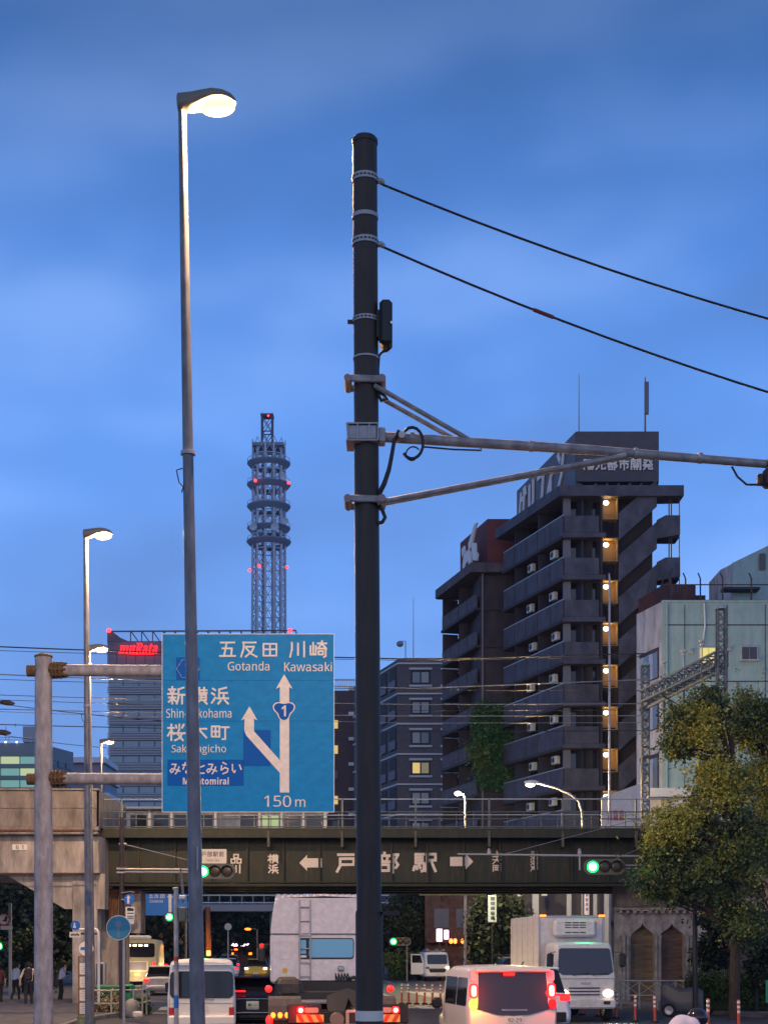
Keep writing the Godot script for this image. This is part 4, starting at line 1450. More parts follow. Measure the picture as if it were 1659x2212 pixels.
	for wv in [[1395, 1462], [1512, 1572], [1625, 1705]]:
		var y1 = EYE + (2049.0 - wv[0]) * q
		var y0 = EYE + (2049.0 - wv[1]) * q
		s = Shape.new()
		s.plate(lx.translated_local(Vector3(0, 0, 0.03)), PackedVector2Array([Vector2(0.5, y0), Vector2(ll - 0.35, y0), Vector2(ll - 0.35, y1), Vector2(0.5, y1)]), 0.03)
		var wi := wpart(t, "window", s, dk)
		for i in 4:
			s = Shape.new()
			var w := (ll - 0.95) / 4
			s.plate(lx.translated_local(Vector3(0, 0, 0.06)), PackedVector2Array([Vector2(0.55 + i * w, y0 + 0.06), Vector2(0.47 + (i + 1) * w, y0 + 0.06), Vector2(0.47 + (i + 1) * w, y1 - 0.25), Vector2(0.55 + i * w, y1 - 0.25)]), 0.03)
			wpart(wi, "pane", s, M.glass_blue if i % 2 else mk(0.3, 0.33, 0.38, 0.2))
	for v in [1350.0, 1472.0, 1590.0]:
		s = Shape.new()
		s.box(Vector3((x_c + 34) * 0.5, EYE + (2049.0 - v) * q, -91.99), Vector3(34 - x_c - 0.4, 0.06, 0.03))
		wpart(t, "joint", s, dk)
	for w in [[1511, 1548, 1400, 1434, 1], [1601, 1634, 1398, 1424, 0], [1516, 1545, 1545, 1580, 0], [1605, 1640, 1545, 1578, 0]]:
		var c := at((w[0] + w[1]) * 0.5, (w[2] + w[3]) * 0.5, 91.95)
		var ww: float = (w[1] - w[0]) * q
		var wv: float = (w[3] - w[2]) * q
		s = Shape.new()
		s.box(c, Vector3(ww + 0.12, wv + 0.12, 0.1), Basis.IDENTITY, 0.02)
		var wi := wpart(t, "window", s, wh)
		for h in [-0.25, 0.25]:
			s = Shape.new()
			s.box(c + Vector3(h * ww, 0, 0.04), Vector3(ww * 0.46, wv, 0.06))
			wpart(wi, "pane", s, glow(Color(1.0, 0.93, 0.5), 0.62) if w[4] else M.glass_dark)
		s = Shape.new()
		s.box(c + Vector3(0, -wv * 0.5 - 0.08, 0.1), Vector3(ww + 0.25, 0.07, 0.25))
		wpart(wi, "sill", s, wh)
	s = Shape.new()
	s.box(Vector3((x_c + 34) * 0.5, yt + 0.03, -92.15), Vector3(34 - x_c, 0.12, 0.4))
	wpart(t, "coping", s, gr)
	for u in [1478, 1570, 1652]:
		s = Shape.new()
		s.box(at(u, 1545, 91.985), Vector3(0.03, 13.2, 0.03))
		wpart(t, "joint", s, dk)
	for p in [[1492, 1408], [1575, 1402], [1648, 1450], [1590, 1480]]:
		s = Shape.new()
		s.box(at(p[0], p[1], 91.9), Vector3(0.24, 0.24, 0.16), Basis.IDENTITY, 0.04)
		wpart(t, "vent_cover", s, wh)
	s = Shape.new()
	s.tube([at(1440, 1800, 91.88), at(1440, 1306, 91.88)], 0.06, 8)
	wpart(t, "downpipe", s, gr)
	s = Shape.new()
	for u in [1512, 1560, 1622, 1480, 1448]:
		s.bar(at(u, 1300, 92.6), at(u, 1250, 92.6), 0.08, 0.08)
		s.bar(at(u, 1250, 92.6), at(u - 5, 1238, 92.9), 0.06, 0.06)
	for v in [1263, 1297]: s.bar(at(1432, v, 92.6), at(1790, v, 92.6), 0.06, 0.06)
	wpart(t, "roof_railing", s, M.brown)
	s = Shape.new()
	s.tube([at(1520, 1303, 91.9), at(1522, 1350, 91.9), at(1519, 1375, 91.9), at(1516, 1400, 91.9)], 0.05, 6)
	wpart(t, "conduit", s, M.white)
	# upper storey block with a sloped parapet
	s = Shape.new()
	var u0 := at(1559, 0, 99).x
	var u1 := at(1581, 0, 98).x
	var yu := func(v: float) -> float: return EYE + (2049.0 - v) * 98.0 / FOCAL
	s.plate(Transform3D(Basis.IDENTITY, Vector3(0, 0, -98)), PackedVector2Array([Vector2(u1, yu.call(1310)), Vector2(36, yu.call(1310)), Vector2(36, yu.call(988)), Vector2(u1, yu.call(1216))]), 6.0)
	wpart(t, "upper_storey", s, gr)
	s = Shape.new()
	s.plan([Vector2(u1 - 0.01, -98), Vector2(u0, -99.5), Vector2(u0, -103), Vector2(u1 - 0.01, -103)], yu.call(1310), yu.call(1218))
	wpart(t, "upper_side", s, wh)
	s = Shape.new()
	s.plate(place(at(1646, 1213, 97.9)), rrect(0.4, 1.05, 0.08), 0.05)
	wpart(t, "window", s, M.glass_dark)
	s = Shape.new()
	s.box(at(1598, 1274, 97.5), Vector3(2.3, 0.15, 1.0))
	wpart(t, "canopy", s, dk)
	t = thing("roof_terrace", "rust red sheet metal roof terrace above the green building", "roof terrace", Vector3(18, 20, -100))
	var rd := mk(0.09, 0.03, 0.028, 0.8, 0.0, "stain", Vector3(0.5, 0.2, 0.5))
	for i in 10:
		s = Shape.new()
		var x := at(1446 + i * 5.6, 0, 99).x
		s.box(Vector3(x + 0.08, EYE + (2049.0 - 1286) * 99 / FOCAL, -99), Vector3(0.15, 1.35, 0.1), Basis.IDENTITY, 0.01)
		wpart(t, "sheet", s, rd)
	for i in 8:
		s = Shape.new()
		var p := at(1444, 1290, 99).lerp(at(1382, 1326, 104), (i + 0.5) / 8.0)
		s.box(p, Vector3(0.1, 2.0, 0.72), Basis(Vector3.UP, 0.38), 0.01)
		wpart(t, "sheet", s, rd)
		if i % 2 == 0:
			s = Shape.new()
			s.bar(p + Vector3(0, 0.6, 0.1), p + Vector3(0.3, 1.9, 0.1), 0.08, 0.08)
			wpart(t, "post", s, M.brown)
	s = Shape.new()
	s.box(at(1470, 1302, 101), Vector3(2.6, 0.3, 3.0))
	wpart(t, "floor_plate", s, rd)
	# small white house and its gabled roofs behind the tree
	t = thing("white_house", "small white house with a pale tiled roof behind the ginkgo crown", "house", at(1530, 2049, 82) * Vector3(1, 0, 1))
	s = Shape.new()
	s.box(Vector3(1.0, 5.0, -1), Vector3(9, 10.4, 5))
	part(t, "wall", s, wh)
	for r in [[-1.9, 10.1], [2.0, 10.7]]:
		s = Shape.new()
		s.plate(place(Vector3(r[0], r[1], 2.0)), PackedVector2Array([Vector2(-2.0, 0), Vector2(-1.7, 0.45), Vector2(1.7, 0.45), Vector2(2.0, 0)]), 4.5)
		part(t, "roof", s, mk(0.5, 0.54, 0.56, 0.6))
		s = Shape.new()
		s.box(Vector3(r[0] + 0.3, r[1] - 0.7, 1.55), Vector3(1.9, 0.8, 0.12))
		part(t, "window", s, mk(0.3, 0.36, 0.42, 0.2))
	# white hoarding with red characters by the mast
	t = thing("hoarding", "white sloping hoarding with red characters behind the bridge rail", "hoarding", at(1340, 1795, 78))
	s = Shape.new()
	var hz := 78.0 / FOCAL
	s.plate(place(Vector3.ZERO), PackedVector2Array([Vector2(-41 * hz, 0), Vector2(60 * hz, 0), Vector2(60 * hz, 110 * hz), Vector2(35 * hz, 100 * hz), Vector2(-41 * hz, 72 * hz)]), 0.15)
	part(t, "board", s, mk(0.55, 0.56, 0.58, 0.7, 0.0, "mottle"))
	for i in 3:
		s = Shape.new()
		var hx := (-24 + i * 13) * hz
		for bx in [-3.0, 0.5, 3.5]: s.box(Vector3(hx + bx * hz, (34 - absf(bx)) * hz, 0.0), Vector3(2.0 * hz, (22 - absf(bx) * 1.5) * hz, 0.04))
		for y in [28, 36, 43]: s.box(Vector3(hx, y * hz, 0.004), Vector3(9 * hz, 2.2 * hz, 0.04))
		part(t, "lettering", s, M.red).set_meta("kind", "stuff")

func wire(label: String, a: Vector3, b: Vector3, sag: float, r: float, m: Material) -> void:
	var s := Shape.new()
	var p := []
	for i in 13:
		var f := i / 12.0
		p.append(a.lerp(b, f) - Vector3.UP * sag * 4.0 * f * (1.0 - f))
	s.tube(p, r, 5, false)
	single("overhead_wire", s, m, label, "cable", "overhead wires")

func lattice(s: Shape, a: Vector3, b: Vector3, w: float, bays: int, leg: float, lace: float) -> void:
	var z := (b - a).normalized()
	var x := (Vector3.UP if absf(z.y) < 0.9 else Vector3.RIGHT).cross(z).normalized()
	var y := z.cross(x)
	var c := []
	for e in [[-1, -1], [1, -1], [1, 1], [-1, 1]]: c.append((x * e[0] + y * e[1]) * w * 0.5)
	for k in 4: s.bar(a + c[k], b + c[k], leg, leg, x)
	for i in bays:
		var p := a.lerp(b, float(i) / bays)
		var q := a.lerp(b, (i + 1.0) / bays)
		for k in 4:
			var j := (k + 1) % 4
			s.bar(p + c[k], q + c[j], lace, lace, x)
			s.bar(q + c[k], q + c[j], lace, lace, x)

func railway_lines() -> void:
	var m1 := at(1393, 2049, 70) * Vector3(1, 0, 1)
	var m2 := at(1557, 2049, 58.5) * Vector3(1, 0, 1)
	var steel := mk(0.14, 0.17, 0.19, 0.6, 0.2, "stain", Vector3.ONE)
	var t := thing("railway_gantry", "grey lattice railway gantry with two domed masts above the bridge", "gantry", Vector3((m1.x + m2.x) * 0.5, 6.6, -64))
	for e in [[m1, at(0, 1432, 70).y], [m2, at(0, 1308, 58.5).y]]:
		var s := Shape.new()
		lattice(s, Vector3(e[0].x, 6.0, e[0].z), Vector3(e[0].x, e[1] - 0.1, e[0].z), 0.3, 22, 0.07, 0.035)
		wpart(t, "mast", s, steel)
		s = Shape.new()
		s.lathe(Transform3D(Basis.IDENTITY, Vector3(e[0].x, e[1] - 0.15, e[0].z)), [Vector2(0.24, 0), Vector2(0.24, 0.05), Vector2(0.12, 0.18), Vector2(0, 0.22)], 12)
		wpart(t, "cap", s, mk(0.3, 0.38, 0.36, 0.6))
	var a := Vector3(m1.x, 13.65, m1.z)
	var b := Vector3(m2.x, 13.2, m2.z)
	var s := Shape.new()
	lattice(s, a, b, 0.5, 11, 0.08, 0.045)
	s.bar(a - Vector3(0, 0.55, 0), b - Vector3(0, 0.42, 0), 0.1, 0.1)
	wpart(t, "beam", s, steel)
	for f in [0.28, 0.55, 0.78]:
		s = Shape.new()
		var p := a.lerp(b, f)
		s.tube([p + Vector3(0, 0.2, 0), p + Vector3(0, 1.1, 0)], 0.03, 6)
		s.ball(p + Vector3(0, 1.1, 0), Vector3(0.14, 0.08, 0.14), 5, 8)
		s.ball(p + Vector3(0, 0.95, 0), Vector3(0.1, 0.06, 0.1), 5, 8)
		wpart(t, "insulator", s, mk(0.5, 0.52, 0.5, 0.3))
		s = Shape.new()
		s.tube([p - Vector3(0, 0.3, 0), p - Vector3(0, 2.4, 0), p + Vector3(-0.6, -2.7, 0)], 0.04, 6)
		wpart(t, "drop_arm", s, steel)
	s = Shape.new()
	s.tube([at(1430, 1503, 66), at(1460, 1520, 66), at(1472, 1530, 66), at(1490, 1528, 66)], 0.03, 6)
	wpart(t, "cable", s, M.cable)
	# overhead wires, on the gantry's line and the track behind it
	var w := [[1399, 1424, 1412, 66.5, 0.03, 1], [1409, 1427, 1418, 70, 0.014, 0], [1458, 1487, 1468, 66.0, 0.026, 1], [1471, 1490, 1492, 70, 0.014, 0], [1505, 1522, 1520, 65.5, 0.02, 1],
		[1515, 1535, 1534, 69.5, 0.013, 0], [1537, 1547, 1546, 66.5, 0.022, 1], [1540, 1562, 1561, 70.5, 0.013, 1], [1570, 1581, 1578, 66.0, 0.02, 0]]
	var names := ["uppermost thick overhead wire", "thin wire just under the uppermost overhead wire", "second thick overhead wire from the top", "thin wire under the second thick overhead wire", "messenger wire with droppers, fifth from the top",
		"thin sixth overhead wire from the top", "contact wire of the near track", "thin eighth overhead wire from the top", "lowest overhead wire, contact wire of the far track"]
	for i in w.size():
		var l := at(-250, w[i][0] - 12, w[i][3])
		var mid := at(900, w[i][1], w[i][3])
		var r := at(1393, w[i][2], 70.0 if w[i][3] > 68 else 66.0)
		s = Shape.new()
		s.tube([l, l.lerp(mid, 0.35) - Vector3(0, 0.06, 0), l.lerp(mid, 0.7) - Vector3(0, 0.06, 0), mid, mid.lerp(r, 0.5), r], w[i][4], 5, false)
		single("overhead_wire", s, M.wire_light if w[i][5] == 1 and i > 0 else M.cable, names[i] + " above the railway bridge", "cable", "overhead wires")
	for d in [[0, 1404, 1468, "first"], [14, 1521, 1536, "second"], [34, 1483, 1537, "third"]]:
		s = Shape.new()
		s.tube([at(d[0], d[1] + 80, 66), at(d[0], d[2] + 33, 66)], 0.014, 5)
		single("wire_dropper", s, M.cable, "%s thin upright dropper between the overhead wires at the left edge" % d[3], "cable")
	wire("slanting feeder wire with a dark insulator at the left edge", at(-60, 1512, 64), at(420, 1562, 68), 0.1, 0.016, M.cable)
	wire("lower slanting feeder wire ending behind the second lamp post", at(-60, 1575, 64), at(230, 1615, 70), 0.1, 0.014, M.cable)
	for p in [[16, 1518, "upper"], [8, 1582, "lower"]]:
		s = Shape.new()
		var c := at(p[0], p[1], 64)
		s.lathe(Transform3D(Basis(Vector3.BACK, PI / 2 - 0.12), c), [Vector2(0, -0.35), Vector2(0.05, -0.3), Vector2(0.11, -0.1), Vector2(0.11, 0.1), Vector2(0.05, 0.3), Vector2(0, 0.35)], 8)
		single("insulator", s, M.brown, "dark insulator on the %s slanting feeder wire at the left edge" % p[2], "insulator")

func greenery() -> void:
	var tones := [Color(0.04, 0.07, 0.028), Color(0.11, 0.145, 0.036), Color(0.3, 0.3, 0.05), Color(0.42, 0.37, 0.06)]
	var base := at(1585, 2049, 47.6) * Vector3(1, 0, 1)
	var P := func(u: float, v: float, dz := 0.0) -> Vector3: return at(u, v, 47.6) - base + Vector3(0, 0, dz)
	var gold := [P.call(1512, 1590), P.call(1540, 1660), P.call(1560, 1720), P.call(1430, 1800), P.call(1470, 1760), P.call(1505, 1570)]  # leaf clumps near these points take the yellow tone
	var tone := func(p: Vector3) -> int:
		for g in gold:
			if Vector2(p.x - g.x, p.y - g.y).length() < 0.62: return 2
		return 1 if rng.randf() < 0.4 else 0
	tree("ginkgo_tree", "large ginkgo tree with clumps of yellow leaves in front of the right viaduct", base, 7.6, 0.14, [
		[P.call(1498, 1575), Vector3(0.85, 0.85, 0.8), 34, 0.42], [P.call(1465, 1610), Vector3(0.5, 0.45, 0.5), 10, 0.35], [P.call(1530, 1530), Vector3(0.55, 0.6, 0.5), 14, 0.4], [P.call(1555, 1700), Vector3(0.75, 1.0, 0.8), 34, 0.45],
		[P.call(1440, 1815), Vector3(0.85, 0.8, 0.8), 38, 0.42], [P.call(1490, 1770), Vector3(0.8, 0.7, 0.8), 26, 0.42], [P.call(1520, 1880), Vector3(1.35, 0.95, 1.0), 46, 0.5], [P.call(1420, 1900), Vector3(0.8, 0.5, 0.7), 18, 0.42], [P.call(1600, 1830), Vector3(1.0, 1.2, 0.9), 34, 0.5],
		[P.call(1440, 1930), Vector3(0.7, 0.25, 0.6), 8, 0.35], [P.call(1570, 1960), Vector3(0.8, 0.7, 0.8), 16, 0.45], [P.call(1600, 2010), Vector3(0.7, 0.5, 0.7), 14, 0.4]], 66, 0.066, tones, tone)
	base = at(1668, 2049, 53) * Vector3(1, 0, 1)
	P = func(u: float, v: float, dz := 0.0) -> Vector3: return at(u, v, 53) - base + Vector3(0, 0, dz)
	gold = [P.call(1612, 1600), P.call(1650, 1770)]
	tree("ginkgo_tree", "darker ginkgo tree at the right edge beside the larger ginkgo", base, 8.5, 0.15, [
		[P.call(1620, 1560), Vector3(1.0, 1.1, 0.9), 40, 0.5], [P.call(1670, 1540), Vector3(1.2, 1.0, 0.9), 30, 0.5], [P.call(1690, 1700), Vector3(1.3, 1.4, 1.0), 40, 0.5], [P.call(1650, 1780), Vector3(0.9, 0.8, 0.8), 22, 0.5], [P.call(1622, 1680), Vector3(0.7, 0.9, 0.7), 22, 0.45],
		[P.call(1680, 1900), Vector3(1.3, 1.2, 1.0), 34, 0.5], [P.call(1620, 2000), Vector3(0.5, 0.9, 0.6), 14, 0.4]], 66, 0.066, tones, tone)
	# small street trees under the crowns
	var green := [Color(0.008, 0.018, 0.008), Color(0.014, 0.03, 0.01), Color(0.035, 0.05, 0.012)]
	var any := func(_p: Vector3) -> int: return rng.randi_range(0, 1)
	tree("young_tree", "thin dark young tree between the stone station front and the ginkgo trunk", at(1540, 2049, 55) * Vector3(1, 0, 1), 3.2, 0.07, [[Vector3(0.1, 2.6, 0), Vector3(0.55, 1.5, 0.5), 20, 0.35], [Vector3(-0.2, 1.6, 0), Vector3(0.5, 0.6, 0.4), 8, 0.3]], 50, 0.09, green, any)
	tree("young_tree", "thin dark young tree in front of the pink lit signs", at(1632, 2049, 51) * Vector3(1, 0, 1), 3.4, 0.07, [[Vector3(0.3, 2.2, 0), Vector3(0.5, 1.2, 0.5), 16, 0.33]], 50, 0.09, green, any)
	# hedges
	var hd := thing("hedge", "clipped dark green hedge beneath the ginkgo trees", "hedge", at(1580, 2049, 51.5) * Vector3(1, 0, 1))
	var cl := []
	for i in 170: cl.append([Vector3(rng.randf_range(-1.35, 3.0), 0.12 + 1.05 * sqrt(rng.randf()), rng.randf_range(-0.5, 0.5)), 0.3, rng.randi_range(0, 1)])
	leaves(hd, "foliage", cl, 46, 0.06, [Color(0.014, 0.045, 0.01), Color(0.025, 0.065, 0.012)])
	var hs := Shape.new()
	hs.box(Vector3(0.8, 0.55, 0), Vector3(4.2, 0.95, 0.75), Basis.IDENTITY, 0.1)
	part(hd, "stems", hs, mk(0.01, 0.016, 0.008, 0.95))
	hd = thing("hedge", "low bright green hedge beside the far white van", "hedge", at(872, 2049, 107) * Vector3(1, 0, 1))
	cl = []
	for i in 90: cl.append([Vector3(rng.randf_range(-1.0, 1.4), 0.1 + 1.5 * sqrt(rng.randf()), rng.randf_range(-0.6, 0.6)), 0.45, rng.randi_range(0, 1)])
	leaves(hd, "foliage", cl, 34, 0.14, [Color(0.035, 0.075, 0.012), Color(0.06, 0.1, 0.015)])
	# trees seen through the underpass
	for q in [[905, 114, 6.6, 2.2, "dark leafy tree behind the far white van under the bridge"], [968, 116, 6.0, 1.8, "dark leafy tree right of the far white van's tree"], [1075, 88, 5.2, 1.2, "dark tree behind the tall blue and white sign"], [845, 112, 5.0, 1.4, "dark tree just right of the dark pole under the bridge"]]:
		tree("broadleaf_tree", q[4], at(q[0], 2049, q[1]) * Vector3(1, 0, 1), q[2] * 0.7, 0.14, [[Vector3(0, q[2] * 0.72, 0), Vector3(q[3], q[2] * 0.3, 1.4), 55, 0.7], [Vector3(-0.5, q[2] * 0.42, 0), Vector3(q[3] * 0.8, 0.9, 1.0), 24, 0.6]], 42, 0.2, green, any)
	for q in [[455, 150, 9.0, 4.0, "left tree of the dark wooded slope beyond the cars"], [520, 160, 8.4, 4.2, "middle tree of the dark wooded slope beyond the cars"], [575, 150, 7.6, 3.6, "right tree of the dark wooded slope beside the tractor unit"], [330, 120, 6.0, 2.6, "dark tree behind the bus and the blue direction sign"], [405, 135, 7.5, 3.0, "dark tree behind the near traffic light pole"]]:
		tree("broadleaf_tree", q[4], at(q[0], 2049, q[1]) * Vector3(1, 0, 1), q[2] * 0.6, 0.2, [[Vector3(0, q[2] * 0.6, 0), Vector3(q[3], q[2] * 0.4, 2.5), 80, 1.2]], 40, 0.32, green, any)
	for q in [[20, 86, 6.4, "leftmost dark tree under the left viaduct"], [75, 90, 7.0, "second dark tree from the left under the viaduct"], [125, 84, 6.8, "third dark tree from the left under the viaduct"], [172, 92, 7.2, "dark tree beside the beige pier under the viaduct"], [-20, 95, 7.0, "dark tree at the left picture edge under the viaduct"]]:
		tree("broadleaf_tree", q[3], at(q[0], 2049, q[1]) * Vector3(1, 0, 1), q[2] * 0.6, 0.16, [[Vector3(0, q[2] * 0.55, 0), Vector3(1.7, q[2] * 0.45, 1.6), 75, 0.8]], 46, 0.2, green, any)
	for q in [[62, 70, "spiky green shrub behind the man with the backpack"], [90, 72, "spiky green shrub behind the sign pole"], [50, 73, "spiky green shrub behind the man in the blue shirt"]]:
		tree("shrub", q[2], at(q[0], 2049, q[1]) * Vector3(1, 0, 1), 1.4, 0.05, [[Vector3(0, 1.7, 0), Vector3(0.45, 1.4, 0.45), 26, 0.35]], 40, 0.11, [Color(0.03, 0.055, 0.012), Color(0.055, 0.08, 0.02)], any)

# ---- street lamps: box at the post, long oval head, bowl beneath
func lamp_head(t: Node3D, top: Vector3, turn: float, energy: float, size := 1.0) -> void:
	var b := Basis(Vector3.UP, turn) * Basis(Vector3.BACK, 0.07)
	var xf := Transform3D(b.scaled(Vector3.ONE * size), top)
	var s := Shape.new()
	var rings := []
	for r in [[-0.05, 0.03, 0.085, 0.1], [-0.04, 0.03, 0.1, 0.13], [0.12, 0.035, 0.105, 0.13], [0.22, 0.05, 0.14, 0.12], [0.36, 0.06, 0.175, 0.105], [0.48, 0.05, 0.165, 0.09], [0.57, 0.035, 0.12, 0.065], [0.62, 0.02, 0.05, 0.03]]:
		var ring := PackedVector3Array()
		for i in 16:
			var a := TAU * i / 16
			ring.append(xf * Vector3(r[0], r[1] + sin(a) * r[3] * (1.0 if sin(a) > 0 else 0.7), cos(a) * r[2]))
		rings.append(ring)
	s.skin(rings)
	wpart(t, "lamp_housing", s, mk(0.2, 0.17, 0.14, 0.5, 0.2))
	s = Shape.new()
	s.ball(xf * Vector3(0.41, -0.035, 0), Vector3(0.2, 0.072, 0.145) * size, 12, 20, b)
	var bowl := wpart(t, "lamp_bowl", s, M.sodium)
	s = Shape.new()
	s.ball(xf * Vector3(0.413, -0.042, 0), Vector3(0.188, 0.07, 0.135) * size, 10, 16, b)
	wpart(bowl, "lamp_core", s, M.lamp_core)
	var inv := t.global_transform.affine_inverse()
	shine(t, inv * (xf * Vector3(0.42, -0.06, 0)), Color(1.0, 0.8, 0.56), energy * 1.05, 0.09)

func street_lamp(label: String, foot: Vector3, top: Vector3, r0: float, r1: float, energy: float) -> Node3D:
	var t := thing("street_lamp", label, "street lamp", foot, 0.0, "lit street lamps along the road")
	var s := Shape.new()
	s.tube([foot, foot.lerp(top, 0.25), foot.lerp(top, 0.62), top], [r0, r0 * 0.9, lerpf(r0, r1, 0.6), r1], 16)
	wpart(t, "post", s, M.pole_grey)
	s = Shape.new()
	var j := foot.lerp(top, 0.665)
	s.lathe(Transform3D(Basis.IDENTITY, j), [Vector2(0, -0.02), Vector2(0.085, -0.02), Vector2(0.085, 0.02), Vector2(0, 0.02)], 16)
	wpart(t, "collar", s, M.galvanised)
	s = Shape.new()
	s.tube([j + Vector3(-0.06, -0.18, 0.02), j + Vector3(-0.13, -0.2, 0.02), j + Vector3(-0.1, -0.34, 0.03), j + Vector3(-0.05, -0.4, 0.03), j + Vector3(-0.07, -0.46, 0.03)], 0.008, 6)
	wpart(t, "loose_cable", s, M.cable)
	lamp_head(t, top, 0.0, energy)
	return t

func poles_and_lamps() -> void:
	var t := street_lamp("tall near street lamp with lit oval head, left of the dark pole", at(432, 2463, 17.7) * Vector3(1, 0, 1), at(394, 232, 17.7), 0.092, 0.045, 125.0)
	var s := Shape.new()
	s.bar(at(427, 1830, 17.61), at(427, 1880, 17.61), 0.06, 0.004)
	wpart(t, "sticker", s, M.paper)
	street_lamp("second street lamp from the front, head above the rusty sign pole", at(194, 2253, 35.9) * Vector3(1, 0, 1), at(186, 1158, 35.9), 0.1, 0.055, 95.0)
	street_lamp("third street lamp, its head left of the grey office tower", at(201, 2196, 49.6) * Vector3(1, 0, 1), at(193, 1404, 49.6), 0.09, 0.05, 95.0)
	street_lamp("farthest street lamp on the left, behind the viaduct", at(221, 2150, 72) * Vector3(1, 0, 1), at(219, 1604, 72), 0.08, 0.05, 70.0)
	# lamps beyond the bridge on the right
	t = thing("street_lamp", "small lit street lamp on a short bent post beyond the bridge rail", "street lamp", at(1005, 2049, 84) * Vector3(1, 0, 1), 0.0, "lit street lamps along the road")
	s = Shape.new()
	s.tube([at(1005, 2130, 84), at(1004.5, 1740, 84), at(1004, 1722, 84), at(1000, 1716, 84), at(990, 1713, 84)], 0.05, 8)
	wpart(t, "post", s, M.pole_grey)
	s = Shape.new()
	s.ball(at(989, 1714, 84), Vector3(0.2, 0.13, 0.14), 8, 12)
	wpart(t, "lamp_bowl", s, M.lamp_white)
	shine(t, at(990, 1718, 83.8) - t.position, Color(1.0, 0.86, 0.62), 110.0, 0.12)
	t = thing("street_lamp", "bright street lamp on a long curved arm before the dark tower", "street lamp", at(1256, 2049, 78) * Vector3(1, 0, 1), 0.0, "lit street lamps along the road")
	s = Shape.new()
	s.tube([at(1258, 2140, 78), at(1258, 1790, 78), at(1256, 1755, 78), at(1250, 1732, 78), at(1232, 1716, 78), at(1200, 1702, 78), at(1160, 1691, 78)], 0.06, 10)
	wpart(t, "post", s, M.galvanised)
	s = Shape.new()
	s.ball(at(1148, 1690, 78), Vector3(0.38, 0.12, 0.17), 8, 14)
	wpart(t, "lamp_housing", s, M.white)
	s = Shape.new()
	s.ball(at(1145, 1695.5, 78), Vector3(0.24, 0.11, 0.16), 8, 12)
	wpart(t, "lamp_bowl", s, M.lamp_white)
	shine(t, at(1145, 1701, 78) - t.position, Color(1.0, 0.84, 0.58), 130.0, 0.12)

	# ---- the dark pole in the middle and its signal arm
	var d := 13.6
	var u := d / FOCAL
	t = thing("signal_pole", "thick dark brown pole in the middle with a white braced signal arm", "pole", at(797, 2049, d) * Vector3(1, 0, 1))
	s = Shape.new()
	var foot := at(799, 2587, d)
	s.tube([foot, at(797.5, 1972, d)], 0.121, 28)
	s.tube([at(797.5, 1972, d), at(797.4, 1968, d), at(797.3, 1964, d)], [0.121, 0.117, 0.108], 28, false)
	s.tube([at(797.3, 1966, d), at(788, 312, d)], [0.1095, 0.1085], 28, false)
	wpart(t, "shaft", s, M.brown_pole)
	s = Shape.new()
	s.lathe(Transform3D(Basis.IDENTITY, at(788, 312, d)), [Vector2(0.109, 0), Vector2(0.115, 0.0), Vector2(0.115, 0.035), Vector2(0.1, 0.055), Vector2(0, 0.062)], 28)
	wpart(t, "cap", s, M.brown_pole)
	var ax := func(v: float) -> float: return lerpf(788.0, 797.0, (v - 312.0) / 1650.0)
	for b in [[388, 0.055, 1], [470, 0.035, 0], [525, 0.055, 1], [693, 0.04, 2], [775, 0.015, 0]]:
		s = Shape.new()
		var c := at(ax.call(b[0]), b[0], d)
		s.lathe(Transform3D(Basis.IDENTITY, c), [Vector2(0.111, -b[1] * 0.5), Vector2(0.116, -b[1] * 0.5), Vector2(0.116, b[1] * 0.5), Vector2(0.111, b[1] * 0.5)], 28)
		var band := wpart(t, "band", s, M.galvanised)
		if b[2] > 0:
			for i in 9:
				s = Shape.new()
				var a := 0.35 + i * 0.3
				var dir := Vector3(cos(a), 0, sin(a))
				s.box(c + dir * 0.1165, Vector3(0.022, 0.014, 0.004), Basis(Vector3.UP.cross(dir).normalized(), Vector3.UP, dir))
				wpart(band, "slot", s, M.black)
		if b[2] == 1:
			s = Shape.new()
			s.box(c + Vector3(0.13, -0.012, 0), Vector3(0.045, 0.04, 0.05), Basis.IDENTITY, 0.008)
			s.ball(c + Vector3(0.155, -0.022, 0), Vector3(0.022, 0.026, 0.022), 6, 8)
			wpart(t, "wire_hook", s, M.galvanised)
		elif b[2] == 2:
			s = Shape.new()
			s.box(c + Vector3(-0.135, -0.01, 0), Vector3(0.05, 0.025, 0.04))
			wpart(t, "clamp", s, M.black)
	s = Shape.new()
	s.box(at(833.5, 703, d), Vector3(0.115, 0.4, 0.2), Basis.IDENTITY, 0.03)
	s.box(at(841, 659, d), Vector3(0.03, 0.04, 0.1), Basis.IDENTITY, 0.008)
	s.box(at(818, 703, d), Vector3(0.05, 0.24, 0.1))
	wpart(t, "control_box", s, M.black)
	s = Shape.new()
	s.box(at(846, 697, d - 0.1), Vector3(0.02, 0.022, 0.02))
	wpart(t, "catch", s, M.chrome)
	s = Shape.new()
	s.tube([at(842, 752, d), at(836, 758, d), at(826, 760, d), at(819, 768, d), at(817, 800, d), at(820, 850, d)], 0.012, 6)
	s.tube([at(815, 845, d - 0.05), at(828, 852, d - 0.05), at(836, 862, d - 0.05), at(824, 866, d - 0.05), at(816, 850, d - 0.05)], 0.016, 6)
	s.tube([at(815, 1088, d - 0.05), at(826, 1102, d - 0.05), at(832, 1118, d - 0.05), at(826, 1128, d - 0.05), at(815, 1132, d - 0.05)], 0.018, 6)
	s.tube([at(862, 930, d - 0.06), at(852, 950, d - 0.06), at(846, 985, d - 0.06), at(840, 1015, d - 0.06), at(830, 1045, d - 0.05), at(820, 1065, d - 0.05), at(816, 1085, d)], [0.016, 0.016, 0.018, 0.02, 0.022, 0.022, 0.022], 8)
	var loop := []
